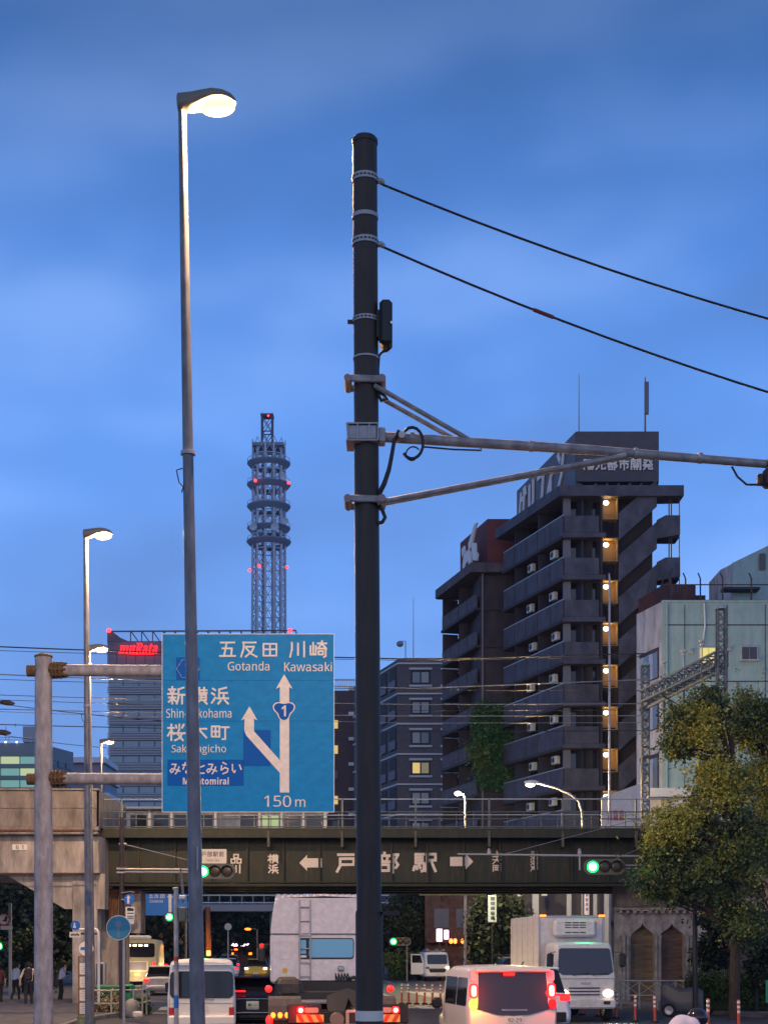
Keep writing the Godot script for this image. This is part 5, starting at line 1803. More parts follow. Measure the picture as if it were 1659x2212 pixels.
	for i in 15:
		var a := -2.6 + i * 0.36
		loop.append(at(890 + cos(a) * 24, 957 + sin(a) * 34, d - 0.07 - i * 0.002))
	s.tube(loop, 0.014, 6)
	loop = []
	for i in 12:
		var a := 0.2 + i * 0.5
		loop.append(at(888 + cos(a) * 14 + i * 0.5, 980 + sin(a) * 15, d - 0.09))
	s.tube(loop, 0.007, 6)
	s.tube([at(912, 965, d - 0.06), at(980, 971, d - 0.06), at(1040, 973, d - 0.06)], 0.008, 6)
	wpart(t, "cable", s, M.cable)
	# arm
	var white_arm := mk(0.44, 0.4, 0.4, 0.5, 0.1, "stain", Vector3(2, 2, 2))
	var p0 := at(828, 944, d)
	var p1 := at(1700, 1006, d + 0.25)
	s = Shape.new()
	s.tube([p0, p0.lerp(p1, 0.5) + Vector3(0, 0.015, 0), p1], [0.045, 0.043, 0.036], 14)
	wpart(t, "arm", s, white_arm)
	for f in [0.07, 0.36, 0.62, 0.78]:
		s = Shape.new()
		var c := p0.lerp(p1, f) + Vector3(0, 0.012, 0)
		var dir := (p1 - p0).normalized()
		s.tube([c - dir * 0.018, c + dir * 0.018], 0.05, 14)
		wpart(t, "pipe_clip", s, M.galvanised)
	for st in [[808, 832, 1042, 966, 0.1, 0.021], [826, 862, 1005, 962, -0.1, 0.02], [815, 1086, 1352, 984, 0.11, 0.024], [818, 1090, 1352, 987, -0.11, 0.022]]:
		s = Shape.new()
		s.tube([at(st[0], st[1], d - st[4]), at(st[2], st[3], d + 0.1 - st[4] * 0.4)], st[5], 10)
		wpart(t, "stay", s, white_arm)
	for v in [828, 1085]:
		for z in [0.125, -0.125]:
			s = Shape.new()
			s.bar(at(757, v, d) + Vector3(0, 0, z), at(822, v + 2, d) + Vector3(0, 0, z), 0.03, 0.06, Vector3.UP, 0.008)
			wpart(t, "clamp", s, white_arm)
		s = Shape.new()
		for e in [752, 825]:
			s.tube([at(e, v, d) + Vector3(0, 0, -0.15), at(e, v + 1, d) + Vector3(0, 0, 0.15)], 0.034, 12)
		wpart(t, "bolt", s, mk(0.3, 0.22, 0.24, 0.6))
	s = Shape.new()
	for y in [926, 962]: s.box(at(783, y, d), Vector3(0.28, 0.012, 0.3))
	for e in [752, 773, 798, 817]: s.box(at(e, 944, d) + Vector3(0, 0, 0.145), Vector3(0.012, 0.15, 0.03))
	s.box(at(783, 944, d), Vector3(0.26, 0.13, 0.27), Basis.IDENTITY, 0.01)
	s.box(at(825, 944, d), Vector3(0.06, 0.13, 0.14), Basis.IDENTITY, 0.01)
	wpart(t, "arm_bracket", s, M.galvanised)
	s = Shape.new()
	s.tube([at(868, 938, d - 0.12), at(869, 938, d - 0.02)], 0.03, 12)
	wpart(t, "cable_reel", s, M.white)
	s = Shape.new()
	s.tube([at(868.5, 938, d - 0.015), at(868.5, 938, d - 0.01)], 0.012, 8)
	wpart(t, "reel_hub", s, M.red)
	s = Shape.new()
	s.lathe(Transform3D(Basis.IDENTITY, at(798, 2194, d)), [Vector2(0.121, -0.045), Vector2(0.1235, -0.045), Vector2(0.1235, 0.045), Vector2(0.121, 0.045)], 28)
	wpart(t, "label_band", s, M.paper)
	s = Shape.new()
	s.box(at(845, 1972, d - 0.05), Vector3(0.15, 0.03, 0.05))
	wpart(t, "step_bolt", s, M.black)
	for w in [[822, 397, 1780, 722, "upper"], [826, 533, 1780, 884, "lower"]]:
		s = Shape.new()
		var a := at(w[0], w[1], d)
		var b := at(w[2], w[3], d + 0.4)
		var pts := []
		for i in 11: pts.append(a.lerp(b, i / 10.0) - Vector3.UP * 0.3 * (i / 10.0) * (1.0 - i / 10.0))
		for i in 12: pts.append(b + Vector3(1.1 * (i + 1), -0.33 * (i + 1) + 0.012 * (i + 1) * (i + 1), 0.02 * i))
		s.tube(pts, 0.0105, 6)
		var o := single("span_wire", s, M.cable, "%s thin dark span wire running right from the dark pole" % w[4], "cable", "span wires of the dark pole")
		if w[4] == "lower":
			s = Shape.new()
			s.tube([a.lerp(b, 0.335) - Vector3(0, 0.066, 0), a.lerp(b, 0.38) - Vector3(0, 0.07, 0)], 0.018, 8)
			part(o, "joint_sleeve", s, mk(0.2, 0.03, 0.03, 0.6))
	# back of the signal head hanging at the right edge
	t = thing("traffic_light", "dark back of a traffic light hanging from the signal arm at the right edge", "traffic light", at(1668, 1034, d + 0.2))
	s = Shape.new()
	s.box(Vector3(0.28, 0, 0), Vector3(0.75, 0.17, 0.12), Basis.IDENTITY, 0.03)
	part(t, "housing", s, mk(0.06, 0.025, 0.022, 0.6))
	s = Shape.new()
	s.box(Vector3(-0.03, 0.12, 0), Vector3(0.04, 0.1, 0.04))
	s.box(Vector3(-0.12, -0.02, 0.03), Vector3(0.05, 0.1, 0.06), Basis.IDENTITY, 0.01)
	part(t, "hanger", s, M.brown)
	s = Shape.new()
	s.tube([at(1580, 1008, d + 0.2) - t.position, at(1592, 1030, d + 0.2) - t.position, at(1612, 1047, d + 0.2) - t.position, at(1645, 1047, d + 0.2) - t.position], 0.01, 6)
	part(t, "cable", s, M.cable)

func thin_mast() -> void:
	var s := Shape.new()
	s.tube([at(1316, 2200, 76), at(1316, 1250, 76), at(1315, 1238, 76)], [0.075, 0.05, 0.03], 8)
	single("thin_mast", s, M.galvanised, "thin pale mast standing before the lit landings of the dark tower", "mast")

func road_sign() -> void:
	var d := 31.0
	var u := d / FOCAL
	var t := thing("direction_sign", "large worn blue direction sign with two white arrows on a rusty two-armed pole", "road sign", at(95, 2049, d) * Vector3(1, 0, 1))
	var s := Shape.new()
	var top := at(95, 1420, d)
	s.tube([Vector3(top.x, -0.1, -d), at(95, 1980, d), top], [0.19, 0.186, 0.17], 24)
	wpart(t, "pole", s, M.sign_pole)
	s = Shape.new()
	s.lathe(Transform3D(Basis.IDENTITY, top), [Vector2(0.165, 0), Vector2(0.185, 0.0), Vector2(0.185, 0.03), Vector2(0.12, 0.07), Vector2(0, 0.085)], 24)
	wpart(t, "cap", s, M.sign_rust)
	for v in [1449, 1683]:
		s = Shape.new()
		s.tube([at(135, v - 1, d), at(700, v + 2, d)], [0.118, 0.112], 18)
		wpart(t, "arm", s, M.sign_pole)
		s = Shape.new()
		s.tube([at(60, v, d), at(84, v, d)], 0.118, 14)
		wpart(t, "arm_stub", s, M.sign_rust)
		s = Shape.new()
		s.tube([at(108, v - 2, d), at(140, v - 1, d)], 0.13, 14)
		for x in [115, 122, 131]: s.tube([at(x, v - 1, d), at(x + 3, v - 1, d)], 0.175, 12)
		for i in 8:
			var a := TAU * i / 8
			s.bar(at(112, v - 1, d) + Vector3(0, cos(a), sin(a)) * 0.155, at(146, v - 1, d) + Vector3(0, cos(a), sin(a)) * 0.14, 0.03, 0.03)
		wpart(t, "flange_clamp", s, M.sign_rust)
	# the board: measures in its own drawing units, 0.002585 m each, from its centre
	var q := 0.002585
	var c := at(538, 1564.5, d) + Vector3(0, 0, 0.17)
	var X := func(x: float) -> float: return (x - 696.0) * q
	var Y := func(y: float) -> float: return (871.0 - y) * q
	var face := Transform3D(Basis.IDENTITY, c)
	s = Shape.new()
	s.plate(face, rrect(1332 * q, 1382 * q, 0.03), 0.04)
	var board := wpart(t, "board", s, M.sign_blue)
	for e in [[696, 181, 1334, 5], [696, 1561, 1334, 5], [31, 871, 5, 1376], [1361, 871, 5, 1376]]:
		s = Shape.new()
		s.plate(face.translated_local(Vector3(X.call(e[0]), Y.call(e[1]), 0.004)), rrect(e[2] * q, e[3] * q, 0.004, 1), 0.003)
		wpart(board, "border", s, M.letter)
	for e in [[231, 452, 182, 178], [367, 1256, 590, 202], [765, 1065, 212, 280]]:
		s = Shape.new()
		s.plate(face.translated_local(Vector3(X.call(e[0]), Y.call(e[1]), 0.004)), rrect(e[2] * q, e[3] * q, 0.005, 1), 0.003)
		wpart(board, "patch", s, M.sign_dark)
	for y in [540, 856]:
		s = Shape.new()
		s.box(c + Vector3(0, Y.call(y), 0.001), Vector3(1326 * q, 0.006, 0.004))
		wpart(board, "panel_seam", s, M.sign_dark)
	s = Shape.new()
	for i in 6:
		var a0 := TAU * i / 6
		var a1 := TAU * (i + 1) / 6
		var o := Vector3(X.call(231), Y.call(452), 0.009)
		s.bar(c + o + Vector3(cos(a0) * 88, sin(a0) * 80, 0) * q, c + o + Vector3(cos(a1) * 88, sin(a1) * 80, 0) * q, 0.004, 0.022, Vector3.BACK)
	wpart(board, "emblem", s, M.letter)
	words(board, "lettering", "1", face.translated_local(Vector3(X.call(231), Y.call(450), 0.004)) * Transform3D.IDENTITY, 50 * q, 90 * q, M.letter).position -= t.position
	for g in [["五", 470, 235, 135, 130], ["反", 635, 235, 135, 130], ["田", 803, 240, 125, 122], ["川", 1015, 235, 135, 130], ["崎", 1172, 235, 138, 132], ["新", 75, 590, 138, 140], ["横", 240, 590, 145, 140], ["浜", 408, 590, 142, 140], ["桜", 75, 875, 138, 138], ["木", 240, 875, 142, 138], ["町", 408, 878, 148, 132],
			["み", 88, 1172, 92, 98], ["な", 184, 1172, 90, 98], ["と", 282, 1172, 88, 98], ["み", 372, 1172, 92, 98], ["ら", 470, 1172, 88, 98], ["い", 562, 1172, 90, 98]]:
		s = Shape.new()
		stroke(s, g[0], face.translated_local(Vector3(0, 0, 0.003)), X.call(g[1]), Y.call(g[2] + g[4]), g[3] * q, g[4] * q, 0.105, 0.006)
		wpart(board, "lettering", s, M.letter)
	for w in [["Gotanda", 700, 430, 322, 70, 400], ["Kawasaki", 1160, 435, 368, 72, 400], ["Shin-Yokohama", 315, 795, 505, 72, 400], ["Sakuragicho", 315, 1078, 422, 80, 400], ["Minatomirai", 370, 1320, 355, 56, 700], ["150", 925, 1478, 208, 88, 400], ["m", 1100, 1492, 78, 58, 400]]:
		var o := words(board, "lettering", w[0], face.translated_local(Vector3(X.call(w[1]), Y.call(w[2]), 0.004)), w[3] * q, w[4] * q, M.letter, "Droid Sans", w[5])
		o.position -= t.position
	var poly := func(pts: Array, lift: float, m: Material, called: String) -> void:
		var pp := PackedVector2Array()
		for p in pts: pp.append(Vector2(X.call(p[0]), Y.call(p[1])))
		var sh := Shape.new()
		sh.plate(face.translated_local(Vector3(0, 0, lift)), pp, 0.004)
		wpart(board, called, sh, m)
	var arrow = M.letter
	poly.call([[942, 1410], [1014, 1410], [1014, 592], [1040, 606], [975, 492], [912, 606], [942, 592]], 0.008, arrow, "arrow")
	poly.call([[942, 1258], [942, 1160], [742, 935], [742, 838], [769, 852], [707, 742], [642, 852], [668, 838], [668, 935], [682, 968]], 0.0085, arrow, "arrow")
	var shield := []
	var inner := []
	for i in 36:
		var a := TAU * i / 36
		var r := 72.0 + 14.0 * cos(3.0 * (a - PI / 2 - PI / 3.0)) - 2.0
		shield.append([974 + cos(a) * r * 1.12, 772 - sin(a) * r * 1.02])
		inner.append([974 + cos(a) * (r - 9) * 1.12, 772 - sin(a) * (r - 9) * 1.02])
	poly.call(shield, 0.013, M.letter, "route_shield")
	poly.call(inner, 0.018, M.sign_dark, "route_shield")
	words(board, "lettering", "1", face.translated_local(Vector3(X.call(972), Y.call(778), 0.018)), 36 * q, 84 * q, M.letter, "Droid Sans", 700).position -= t.position
	s = Shape.new()
	for v in [1449, 1683]: s.box(at(538, v, d) + Vector3(0, 0, 0.1), Vector3(3.2, 0.1, 0.06))
	wpart(t, "mount_rail", s, M.galvanised)

func signal_head(t: Node3D, c: Vector3, r: float, gap: float, lit: int, strength: float) -> void:
	var s := Shape.new()
	s.plate(place(c + Vector3(0, 0, 0.08)), rrect(gap * 2 + r * 2.9, r * 2.7, r * 1.2, 6), 0.16)
	part(t, "housing", s, mk(0.09, 0.09, 0.085, 0.6))
	for i in 3:
		var p := c + Vector3((i - 1) * gap, 0, 0.085)
		s = Shape.new()
		for k in 14:
			var a0 := -0.25 + (PI + 0.5) * k / 14
			var a1 := -0.25 + (PI + 0.5) * (k + 1) / 14
			var o0 := Vector3(cos(a0), sin(a0), 0) * r * 1.08
			var o1 := Vector3(cos(a1), sin(a1), 0) * r * 1.08
			s.quad(p + o0, p + o1, p + o1 + Vector3(0, 0, 0.12 * r / 0.15), p + o0 + Vector3(0, 0, 0.12 * r / 0.15))
		part(t, "visor", s, mk(0.02, 0.02, 0.02, 0.8))
		s = Shape.new()
		s.ball(p, Vector3(r, r, 0.03), 8, 18)
		var lens := part(t, "lens", s, M.go if i == lit else M.lens_off)
		if i == lit:
			s = Shape.new()
			s.ball(p + Vector3(0, 0, 0.012), Vector3(r * 0.72, r * 0.72, 0.03), 8, 16)
			part(lens, "lamp_core", s, M.go_core)
	if strength > 0: beam(t, c + Vector3((lit - 1) * gap, 0, 0.14), Vector3(0, -0.15, 1), Color(0.08, 1.0, 0.5), strength, 65.0, 0.12)

func signals_and_signs() -> void:
	var s: Shape
	# left signal on its brown pole
	var d := 47.5
	var t := thing("signal_post", "thin brown signal post with two white arms before the bridge", "pole", at(264, 2049, d) * Vector3(1, 0, 1))
	s = Shape.new()
	s.tube([at(264, 2200, d), at(264, 1766, d)], [0.085, 0.07], 14)
	wpart(t, "shaft", s, M.brown)
	s = Shape.new()
	for v in [1878.5, 1884.5]: s.tube([at(256, v - 1, d), at(470, v, d)], 0.03, 8)
	s.tube([at(258, 1823, d), at(274, 1823, d)], 0.035, 8)
	for v in [1877, 1885]: s.box(at(263, v, d), Vector3(0.26, 0.06, 0.26), Basis.IDENTITY, 0.01)
	wpart(t, "arm", s, M.galvanised)
	s = Shape.new()
	s.tube([at(270, 1824, d), at(440, 1866, d)], 0.014, 6)
	wpart(t, "stay_wire", s, M.wire_light)
	t = thing("traffic_light", "green lit horizontal traffic light half behind the near lamp post", "traffic light", at(466, 1883, d) + Vector3(0, 0, 0.08))
	signal_head(t, Vector3.ZERO, 0.175, 0.37, 0, 5.0)
	t = thing("name_sign", "small pale intersection name sign above the left traffic light", "sign", at(461, 1850, d) + Vector3(0, 0, 0.1))
	s = Shape.new()
	s.plate(place(Vector3.ZERO), rrect(0.84, 0.44, 0.02), 0.03)
	part(t, "board", s, glow(Color(1.0, 0.84, 0.72), 0.45))  # board brightness put in as a glow of its own
	for i in 4:
		s = Shape.new()
		stroke(s, "戸部駅前"[i], place(Vector3.ZERO), -0.35 + i * 0.18, -0.02, 0.155, 0.17, 0.1, 0.004)
		part(t, "lettering", s, mk(0.1, 0.06, 0.12, 0.6))
	words(t, "lettering", "Tobe Sta.", place(Vector3(0, -0.12, 0)), 0.44, 0.09, mk(0.1, 0.06, 0.12, 0.6))
	s = Shape.new()
	for e in [-0.25, 0.25]: s.bar(Vector3(e, -0.2, -0.06), Vector3(e, -0.5, -0.1), 0.03, 0.03)
	part(t, "bracket", s, M.galvanised)
	# right signal
	d = 49.0
	t = thing("signal_post", "dark signal post in front of the stone station front with long white arms", "pole", at(1501, 2049, d) * Vector3(1, 0, 1))
	s = Shape.new()
	s.tube([at(1501, 2200, d), at(1500, 1838, d)], [0.085, 0.075], 14)
	wpart(t, "shaft", s, M.black)
	s = Shape.new()
	s.tube([at(988, 1845, d), at(1500, 1851, d)], [0.028, 0.04], 8)
	for v in [1869, 1876]: s.tube([at(1330, v, d), at(1500, v + 1, d)], 0.026, 8)
	for e in [1056, 1251]:
		s.box(at(e, 1842, d), Vector3(0.1, 0.12, 0.1))
		s.ball(at(e, 1836, d), Vector3(0.05, 0.05, 0.05), 5, 8)
	wpart(t, "arm", s, M.galvanised)
	for st in [[1090, 1845, 1640, 1700], [1300, 1868, 1640, 1720]]:
		s = Shape.new()
		s.tube([at(st[0], st[1], d), at(st[2], st[3], d + 2)], 0.012, 6)
		wpart(t, "stay_wire", s, M.wire_light)
	t = thing("traffic_light", "bright green lit horizontal traffic light hanging before the right end of the bridge", "traffic light", at(1304, 1873, d) + Vector3(0, 0, 0.08))
	signal_head(t, Vector3.ZERO, 0.185, 0.38, 0, 9.0)
	s = Shape.new()
	s.bar(Vector3(-0.78, 0.4, -0.08), Vector3(-0.78, -0.1, -0.02), 0.04, 0.04)
	part(t, "hanger", s, M.galvanised)
	# far signals under the bridge
	for f in [[367, 1981, 84.0, 0.2, "small green traffic light below the blue direction sign", 0], [850, 2034, 100.0, 0.2, "small green traffic light right of the dark pole under the bridge", 0], [0, 2044, 74.0, 0.17, "green pedestrian light cut by the left picture edge", 0]]:
		t = thing("traffic_light", f[4], "traffic light", at(f[0], f[1], f[2]))
		signal_head(t, Vector3(f[3] * 2.1, 0, 0), f[3], f[3] * 2.1, 0, 1.6 if f[0] > 400 else 0.0)
		s = Shape.new()
		s.tube([Vector3(f[3] * 4.4, 0.1, -0.1), Vector3(f[3] * 4.4, -t.position.y, -0.1)], 0.06, 8)
		part(t, "post", s, M.pole_grey)
	t = thing("traffic_light", "small red traffic light beside the tractor unit's left side", "traffic light", at(566, 2043, 120))
	s = Shape.new()
	s.plate(place(Vector3.ZERO), rrect(0.9, 0.4, 0.15), 0.15)
	part(t, "housing", s, M.black)
	s = Shape.new()
	s.ball(Vector3(0, 0, 0.02), Vector3(0.17, 0.17, 0.04), 6, 10)
	part(t, "lens", s, M.stop)
	s = Shape.new()
	s.tube([Vector3(-0.3, 0, -0.1), Vector3(-0.3, -t.position.y, -0.1)], 0.06, 8)
	part(t, "post", s, M.pole_grey)
	# white slim pole with the pedestrian signal seen from the side
	d = 37.0
	t = thing("signal_post", "slim white signal post with a bracket box left of the near lamp post", "pole", at(381.5, 2049, d) * Vector3(1, 0, 1))
	s = Shape.new()
	s.tube([at(382, 2250, d), at(381, 1920, d)], 0.056, 14)
	wpart(t, "shaft", s, mk(0.5, 0.49, 0.5, 0.5, 0.0, "stain", Vector3(2, 0.6, 2)))
	s = Shape.new()
	s.lathe(Transform3D(Basis.IDENTITY, at(381, 1920, d)), [Vector2(0.06, 0), Vector2(0.06, 0.03), Vector2(0, 0.05)], 12)
	s.tube([at(374, 1920, d), at(381, 1920, d)], 0.035, 8)
	wpart(t, "cap", s, M.galvanised)
	s = Shape.new()
	s.tube([at(390.5, 1875, d), at(396, 1932, d), at(398, 1950, d)], [0.022, 0.035, 0.035], 8)
	s.bar(at(382, 1936, d), at(398, 1936, d), 0.05, 0.05)
	s.bar(at(382, 1962, d), at(402, 1962, d), 0.04, 0.04)
	wpart(t, "bracket", s, M.pole_grey)
	s = Shape.new()
	s.box(at(395, 1938, d), Vector3(0.16, 0.1, 0.14), Basis.IDENTITY, 0.02)
	wpart(t, "camera_housing", s, M.white)
	s = Shape.new()
	s.box(at(396, 1975, d), Vector3(0.18, 0.36, 0.24), Basis.IDENTITY, 0.03)
	wpart(t, "signal_box", s, mk(0.12, 0.13, 0.11, 0.6))
	s = Shape.new()
	s.tube([at(381.3, 2066, d), at(381.4, 2076, d)], 0.058, 14)
	wpart(t, "tape", s, M.orange)
	s = Shape.new()
	s.tube([at(381.5, 2150, d), at(381.6, 2178, d)], 0.058, 14)
	wpart(t, "sticker", s, M.blue)
	# round blue sign with a faded figure
	t = thing("round_sign", "large faded round blue sign on a pale post before the beige pier", "road sign", at(257, 2004, d))
	s = Shape.new()
	s.plate(place(Vector3.ZERO), disc(0.3, 32), 0.01)
	part(t, "rim", s, M.letter)
	s = Shape.new()
	s.plate(place(Vector3(0, 0, 0.004)), disc(0.282, 32), 0.003)
	part(t, "disc", s, M.teal)
	s = Shape.new()
	s.plate(place(Vector3(0.0, 0.08, 0.008)), disc(0.085, 18), 0.003)
	s.plate(place(Vector3(0.0, -0.17, 0.008)), rrect(0.075, 0.16, 0.02), 0.003)
	s.plate(place(Vector3(0.0, -0.04, 0.0085)), rrect(0.05, 0.1, 0.015), 0.003)
	part(t, "pictogram", s, mk(0.1, 0.2, 0.32, 0.6))
	s = Shape.new()
	s.tube([Vector3(0.12, 0.25, -0.05), Vector3(0.12, -t.position.y, -0.05)], 0.034, 10)
	part(t, "post", s, M.galvanised)
	# blue arrow sign and lorry plate on the brown post
	d = 47.4
	t = thing("round_sign", "small round blue sign with a white up arrow on the brown post", "road sign", at(281, 1943, d) + Vector3(0, 0, 0.1))
	s = Shape.new()
	s.plate(place(Vector3.ZERO), disc(0.165, 28), 0.01)
	part(t, "disc", s, M.blue)
	s = Shape.new()
	s.plate(place(Vector3(-0.04, 0, 0.004)), PackedVector2Array([Vector2(-0.02, -0.13), Vector2(0.045, -0.13), Vector2(0.045, 0.04), Vector2(0.08, 0.04), Vector2(0.015, 0.135), Vector2(-0.055, 0.04), Vector2(-0.02, 0.04)]), 0.003)
	part(t, "arrow", s, M.letter)
	s = Shape.new()
	s.tube([Vector3(-0.25, 0.2, -0.05), Vector3(0.0, 0.24, -0.05), Vector3(0.14, 0.22, -0.05)], 0.015, 6)
	s.bar(Vector3(-0.25, 0, -0.03), Vector3(0.1, 0, -0.03), 0.03, 0.03)
	part(t, "bracket", s, M.galvanised)
	t = thing("plate_sign", "white plate with a black lorry and bars under the blue arrow sign", "road sign", at(283, 1973, d) + Vector3(0, 0, 0.1))
	s = Shape.new()
	s.plate(place(Vector3(0, 0.0, 0)), rrect(0.27, 0.4, 0.02), 0.01)
	s.plate(place(Vector3(0.02, -0.27, 0)), rrect(0.2, 0.12, 0.02), 0.01)
	part(t, "board", s, M.white)
	s = Shape.new()
	s.plate(place(Vector3(0.01, 0.1, 0.004)), PackedVector2Array([Vector2(-0.1, -0.03), Vector2(0.1, -0.03), Vector2(0.1, 0.05), Vector2(0.04, 0.05), Vector2(0.0, 0.07), Vector2(-0.1, 0.07)]), 0.003)
	for y in [0.0, -0.09, -0.15]: s.plate(place(Vector3(0.01, y, 0.004)), rrect(0.2, 0.03, 0.005), 0.003)
	part(t, "pictogram", s, M.black)
	# small pedestrian sign on a bent pipe
	d = 50.0
	t = thing("round_sign", "small round blue pedestrian sign on a bent white pipe beside the pier", "road sign", at(164, 1999, d))
	s = Shape.new()
	s.plate(place(Vector3.ZERO), disc(0.158, 28), 0.01)
	part(t, "disc", s, M.blue)
	s = Shape.new()
	s.plate(place(Vector3(-0.03, 0.06, 0.004)), disc(0.03, 10), 0.003)
	s.plate(place(Vector3(-0.03, -0.02, 0.004)), PackedVector2Array([Vector2(-0.05, -0.06), Vector2(0.05, -0.06), Vector2(0.025, 0.05), Vector2(-0.025, 0.05)]), 0.003)
	part(t, "pictogram", s, M.letter)
	s = Shape.new()
	var w := []
	for p in [[172, 2008], [202, 2006], [209, 2008], [213, 2016], [213.5, 2040], [213.5, 2170]]: w.append(at(p[0], p[1], d) - t.position + Vector3(0, 0, -0.05))
	s.tube(w, 0.045, 10)
	part(t, "post", s, M.white)
	t = thing("plate_sign", "pale plate of dark characters below the small pedestrian sign", "road sign", at(163, 2019, d))
	s = Shape.new()
	s.plate(place(Vector3.ZERO), rrect(0.36, 0.18, 0.02), 0.01)
	part(t, "board", s, M.paper)
	s = Shape.new()
	for i in 7: s.plate(place(Vector3(-0.12 + i * 0.04, 0.01 * (i % 3 - 1), 0.004)), rrect(0.03, 0.07 + 0.01 * (i % 2), 0.005, 1), 0.003)
	part(t, "print", s, M.brown)
	s = Shape.new()
	s.bar(Vector3(0.1, 0.03, -0.03), Vector3(0.75, 0.03, -0.05), 0.03, 0.06)
	part(t, "bracket", s, M.black)
	# signs at the left edge
	d = 66.0
	t = thing("round_sign", "red ringed round sign with a white plate at the left edge", "road sign", at(9, 1986, d))
	s = Shape.new()
	s.plate(place(Vector3.ZERO), disc(0.27, 28), 0.01)
	part(t, "ring", s, M.red)
	s = Shape.new()
	s.plate(place(Vector3(0, 0, 0.004)), disc(0.215, 28), 0.003)
	part(t, "disc", s, M.paper)
	s = Shape.new()
	s.plate(place(Vector3(0.04, 0.02, 0.008)), PackedVector2Array([Vector2(-0.1, -0.1), Vector2(0.1, -0.12), Vector2(0.13, 0.1), Vector2(0.02, 0.12), Vector2(0.0, 0.0)]), 0.003)
	part(t, "pictogram", s, M.black)
	s = Shape.new()
	s.plate(place(Vector3(0.12, -0.36, 0)), rrect(0.52, 0.17, 0.02), 0.01)
	part(t, "plate", s, M.paper)
	s = Shape.new()
	s.tube([at(22, 2240, d) - t.position + Vector3(0, 0, -0.1), at(22, 1950, d) - t.position + Vector3(0, 0, -0.1)], 0.07, 10)
	part(t, "post", s, M.galvanised)
	# far blue direction sign
	d = 92.0
	t = thing("direction_sign", "smaller blue direction sign with one white arrow seen under the bridge", "road sign", at(360, 1952.5, d))
	s = Shape.new()
	s.plate(place(Vector3.ZERO), rrect(90 * d / FOCAL, 50 * d / FOCAL, 0.04), 0.06)
	part(t, "board", s, mk(0.012, 0.16, 0.55, 0.5))
	s = Shape.new()
	s.plate(place(Vector3(0.22, 0.1, 0.006)), PackedVector2Array([Vector2(-0.09, -0.6), Vector2(0.09, -0.6), Vector2(0.09, 0.3), Vector2(0.18, 0.28), Vector2(0, 0.56), Vector2(-0.18, 0.28), Vector2(-0.09, 0.3)]), 0.005)
	part(t, "arrow", s, M.letter)
	for i in 3:
		s = Shape.new()
		stroke(s, ["五", "反", "田"][i], place(Vector3(0, 0, 0.0)), -1.05 + i * 0.34, 0.34, 0.28, 0.28, 0.1, 0.006)
		part(t, "lettering", s, M.letter)
	words(t, "lettering", "Gotanda", place(Vector3(-0.6, 0.17, 0)), 0.8, 0.18, M.letter)
	s = Shape.new()
	s.tube([Vector3(-1.7, 0.4, -0.1), Vector3(1.2, 0.4, -0.1)], 0.07, 8)
	s.tube([Vector3(-1.7, 0.9, -0.1), Vector3(-1.7, -t.position.y, -0.1)], 0.1, 10)
	part(t, "post", s, M.pole_grey)
	# tall shop signs under the bridge
	t = thing("shop_sign", "tall narrow white sign with dark blue blocks of characters under the bridge", "sign", at(1063, 1963, 86))
	s = Shape.new()
	s.box(Vector3.ZERO, Vector3(0.48, 1.52, 0.15), Basis.IDENTITY, 0.02)
	part(t, "board", s, mk(0.42, 0.55, 0.58, 0.5))
	for i in 5:
		s = Shape.new()
		for k in 3: s.plate(place(Vector3(0.02, 0.56 - i * 0.27 + k * 0.07 - 0.07, 0.08)), rrect(0.24 - 0.04 * ((i + k) % 2), 0.045, 0.005, 1), 0.004)
		for e in [-0.09, 0.0, 0.1]: s.plate(place(Vector3(e + 0.02, 0.56 - i * 0.27, 0.0805)), rrect(0.035, 0.18, 0.005, 1), 0.004)
		part(t, "lettering", s, mk(0.02, 0.05, 0.14, 0.6))
	s = Shape.new()
	s.bar(Vector3(0, 0.7, -0.1), Vector3(0, 2.6, -0.1), 0.08, 0.08)
	s.bar(Vector3(0, -0.7, -0.1), Vector3(0, -t.position.y, -0.1), 0.08, 0.08)
	part(t, "post", s, M.black)
	t = thing("shop_sign", "narrow white upright sign above the box lorry's roof", "sign", at(1267, 1950, 84))
	s = Shape.new()
	s.box(Vector3.ZERO, Vector3(0.26, 1.35, 0.1), Basis.IDENTITY, 0.02)
	part(t, "board", s, mk(0.55, 0.52, 0.62, 0.5))
	s = Shape.new()
	for i in 4: s.plate(place(Vector3(0, 0.42 - i * 0.26, 0.055)), rrect(0.14, 0.17, 0.02, 1), 0.004)
	part(t, "lettering", s, mk(0.15, 0.18, 0.35, 0.6))
	s = Shape.new()
	s.bar(Vector3(0, -0.6, -0.06), Vector3(0, -t.position.y, -0.06), 0.06, 0.06)
	part(t, "post", s, M.galvanised)

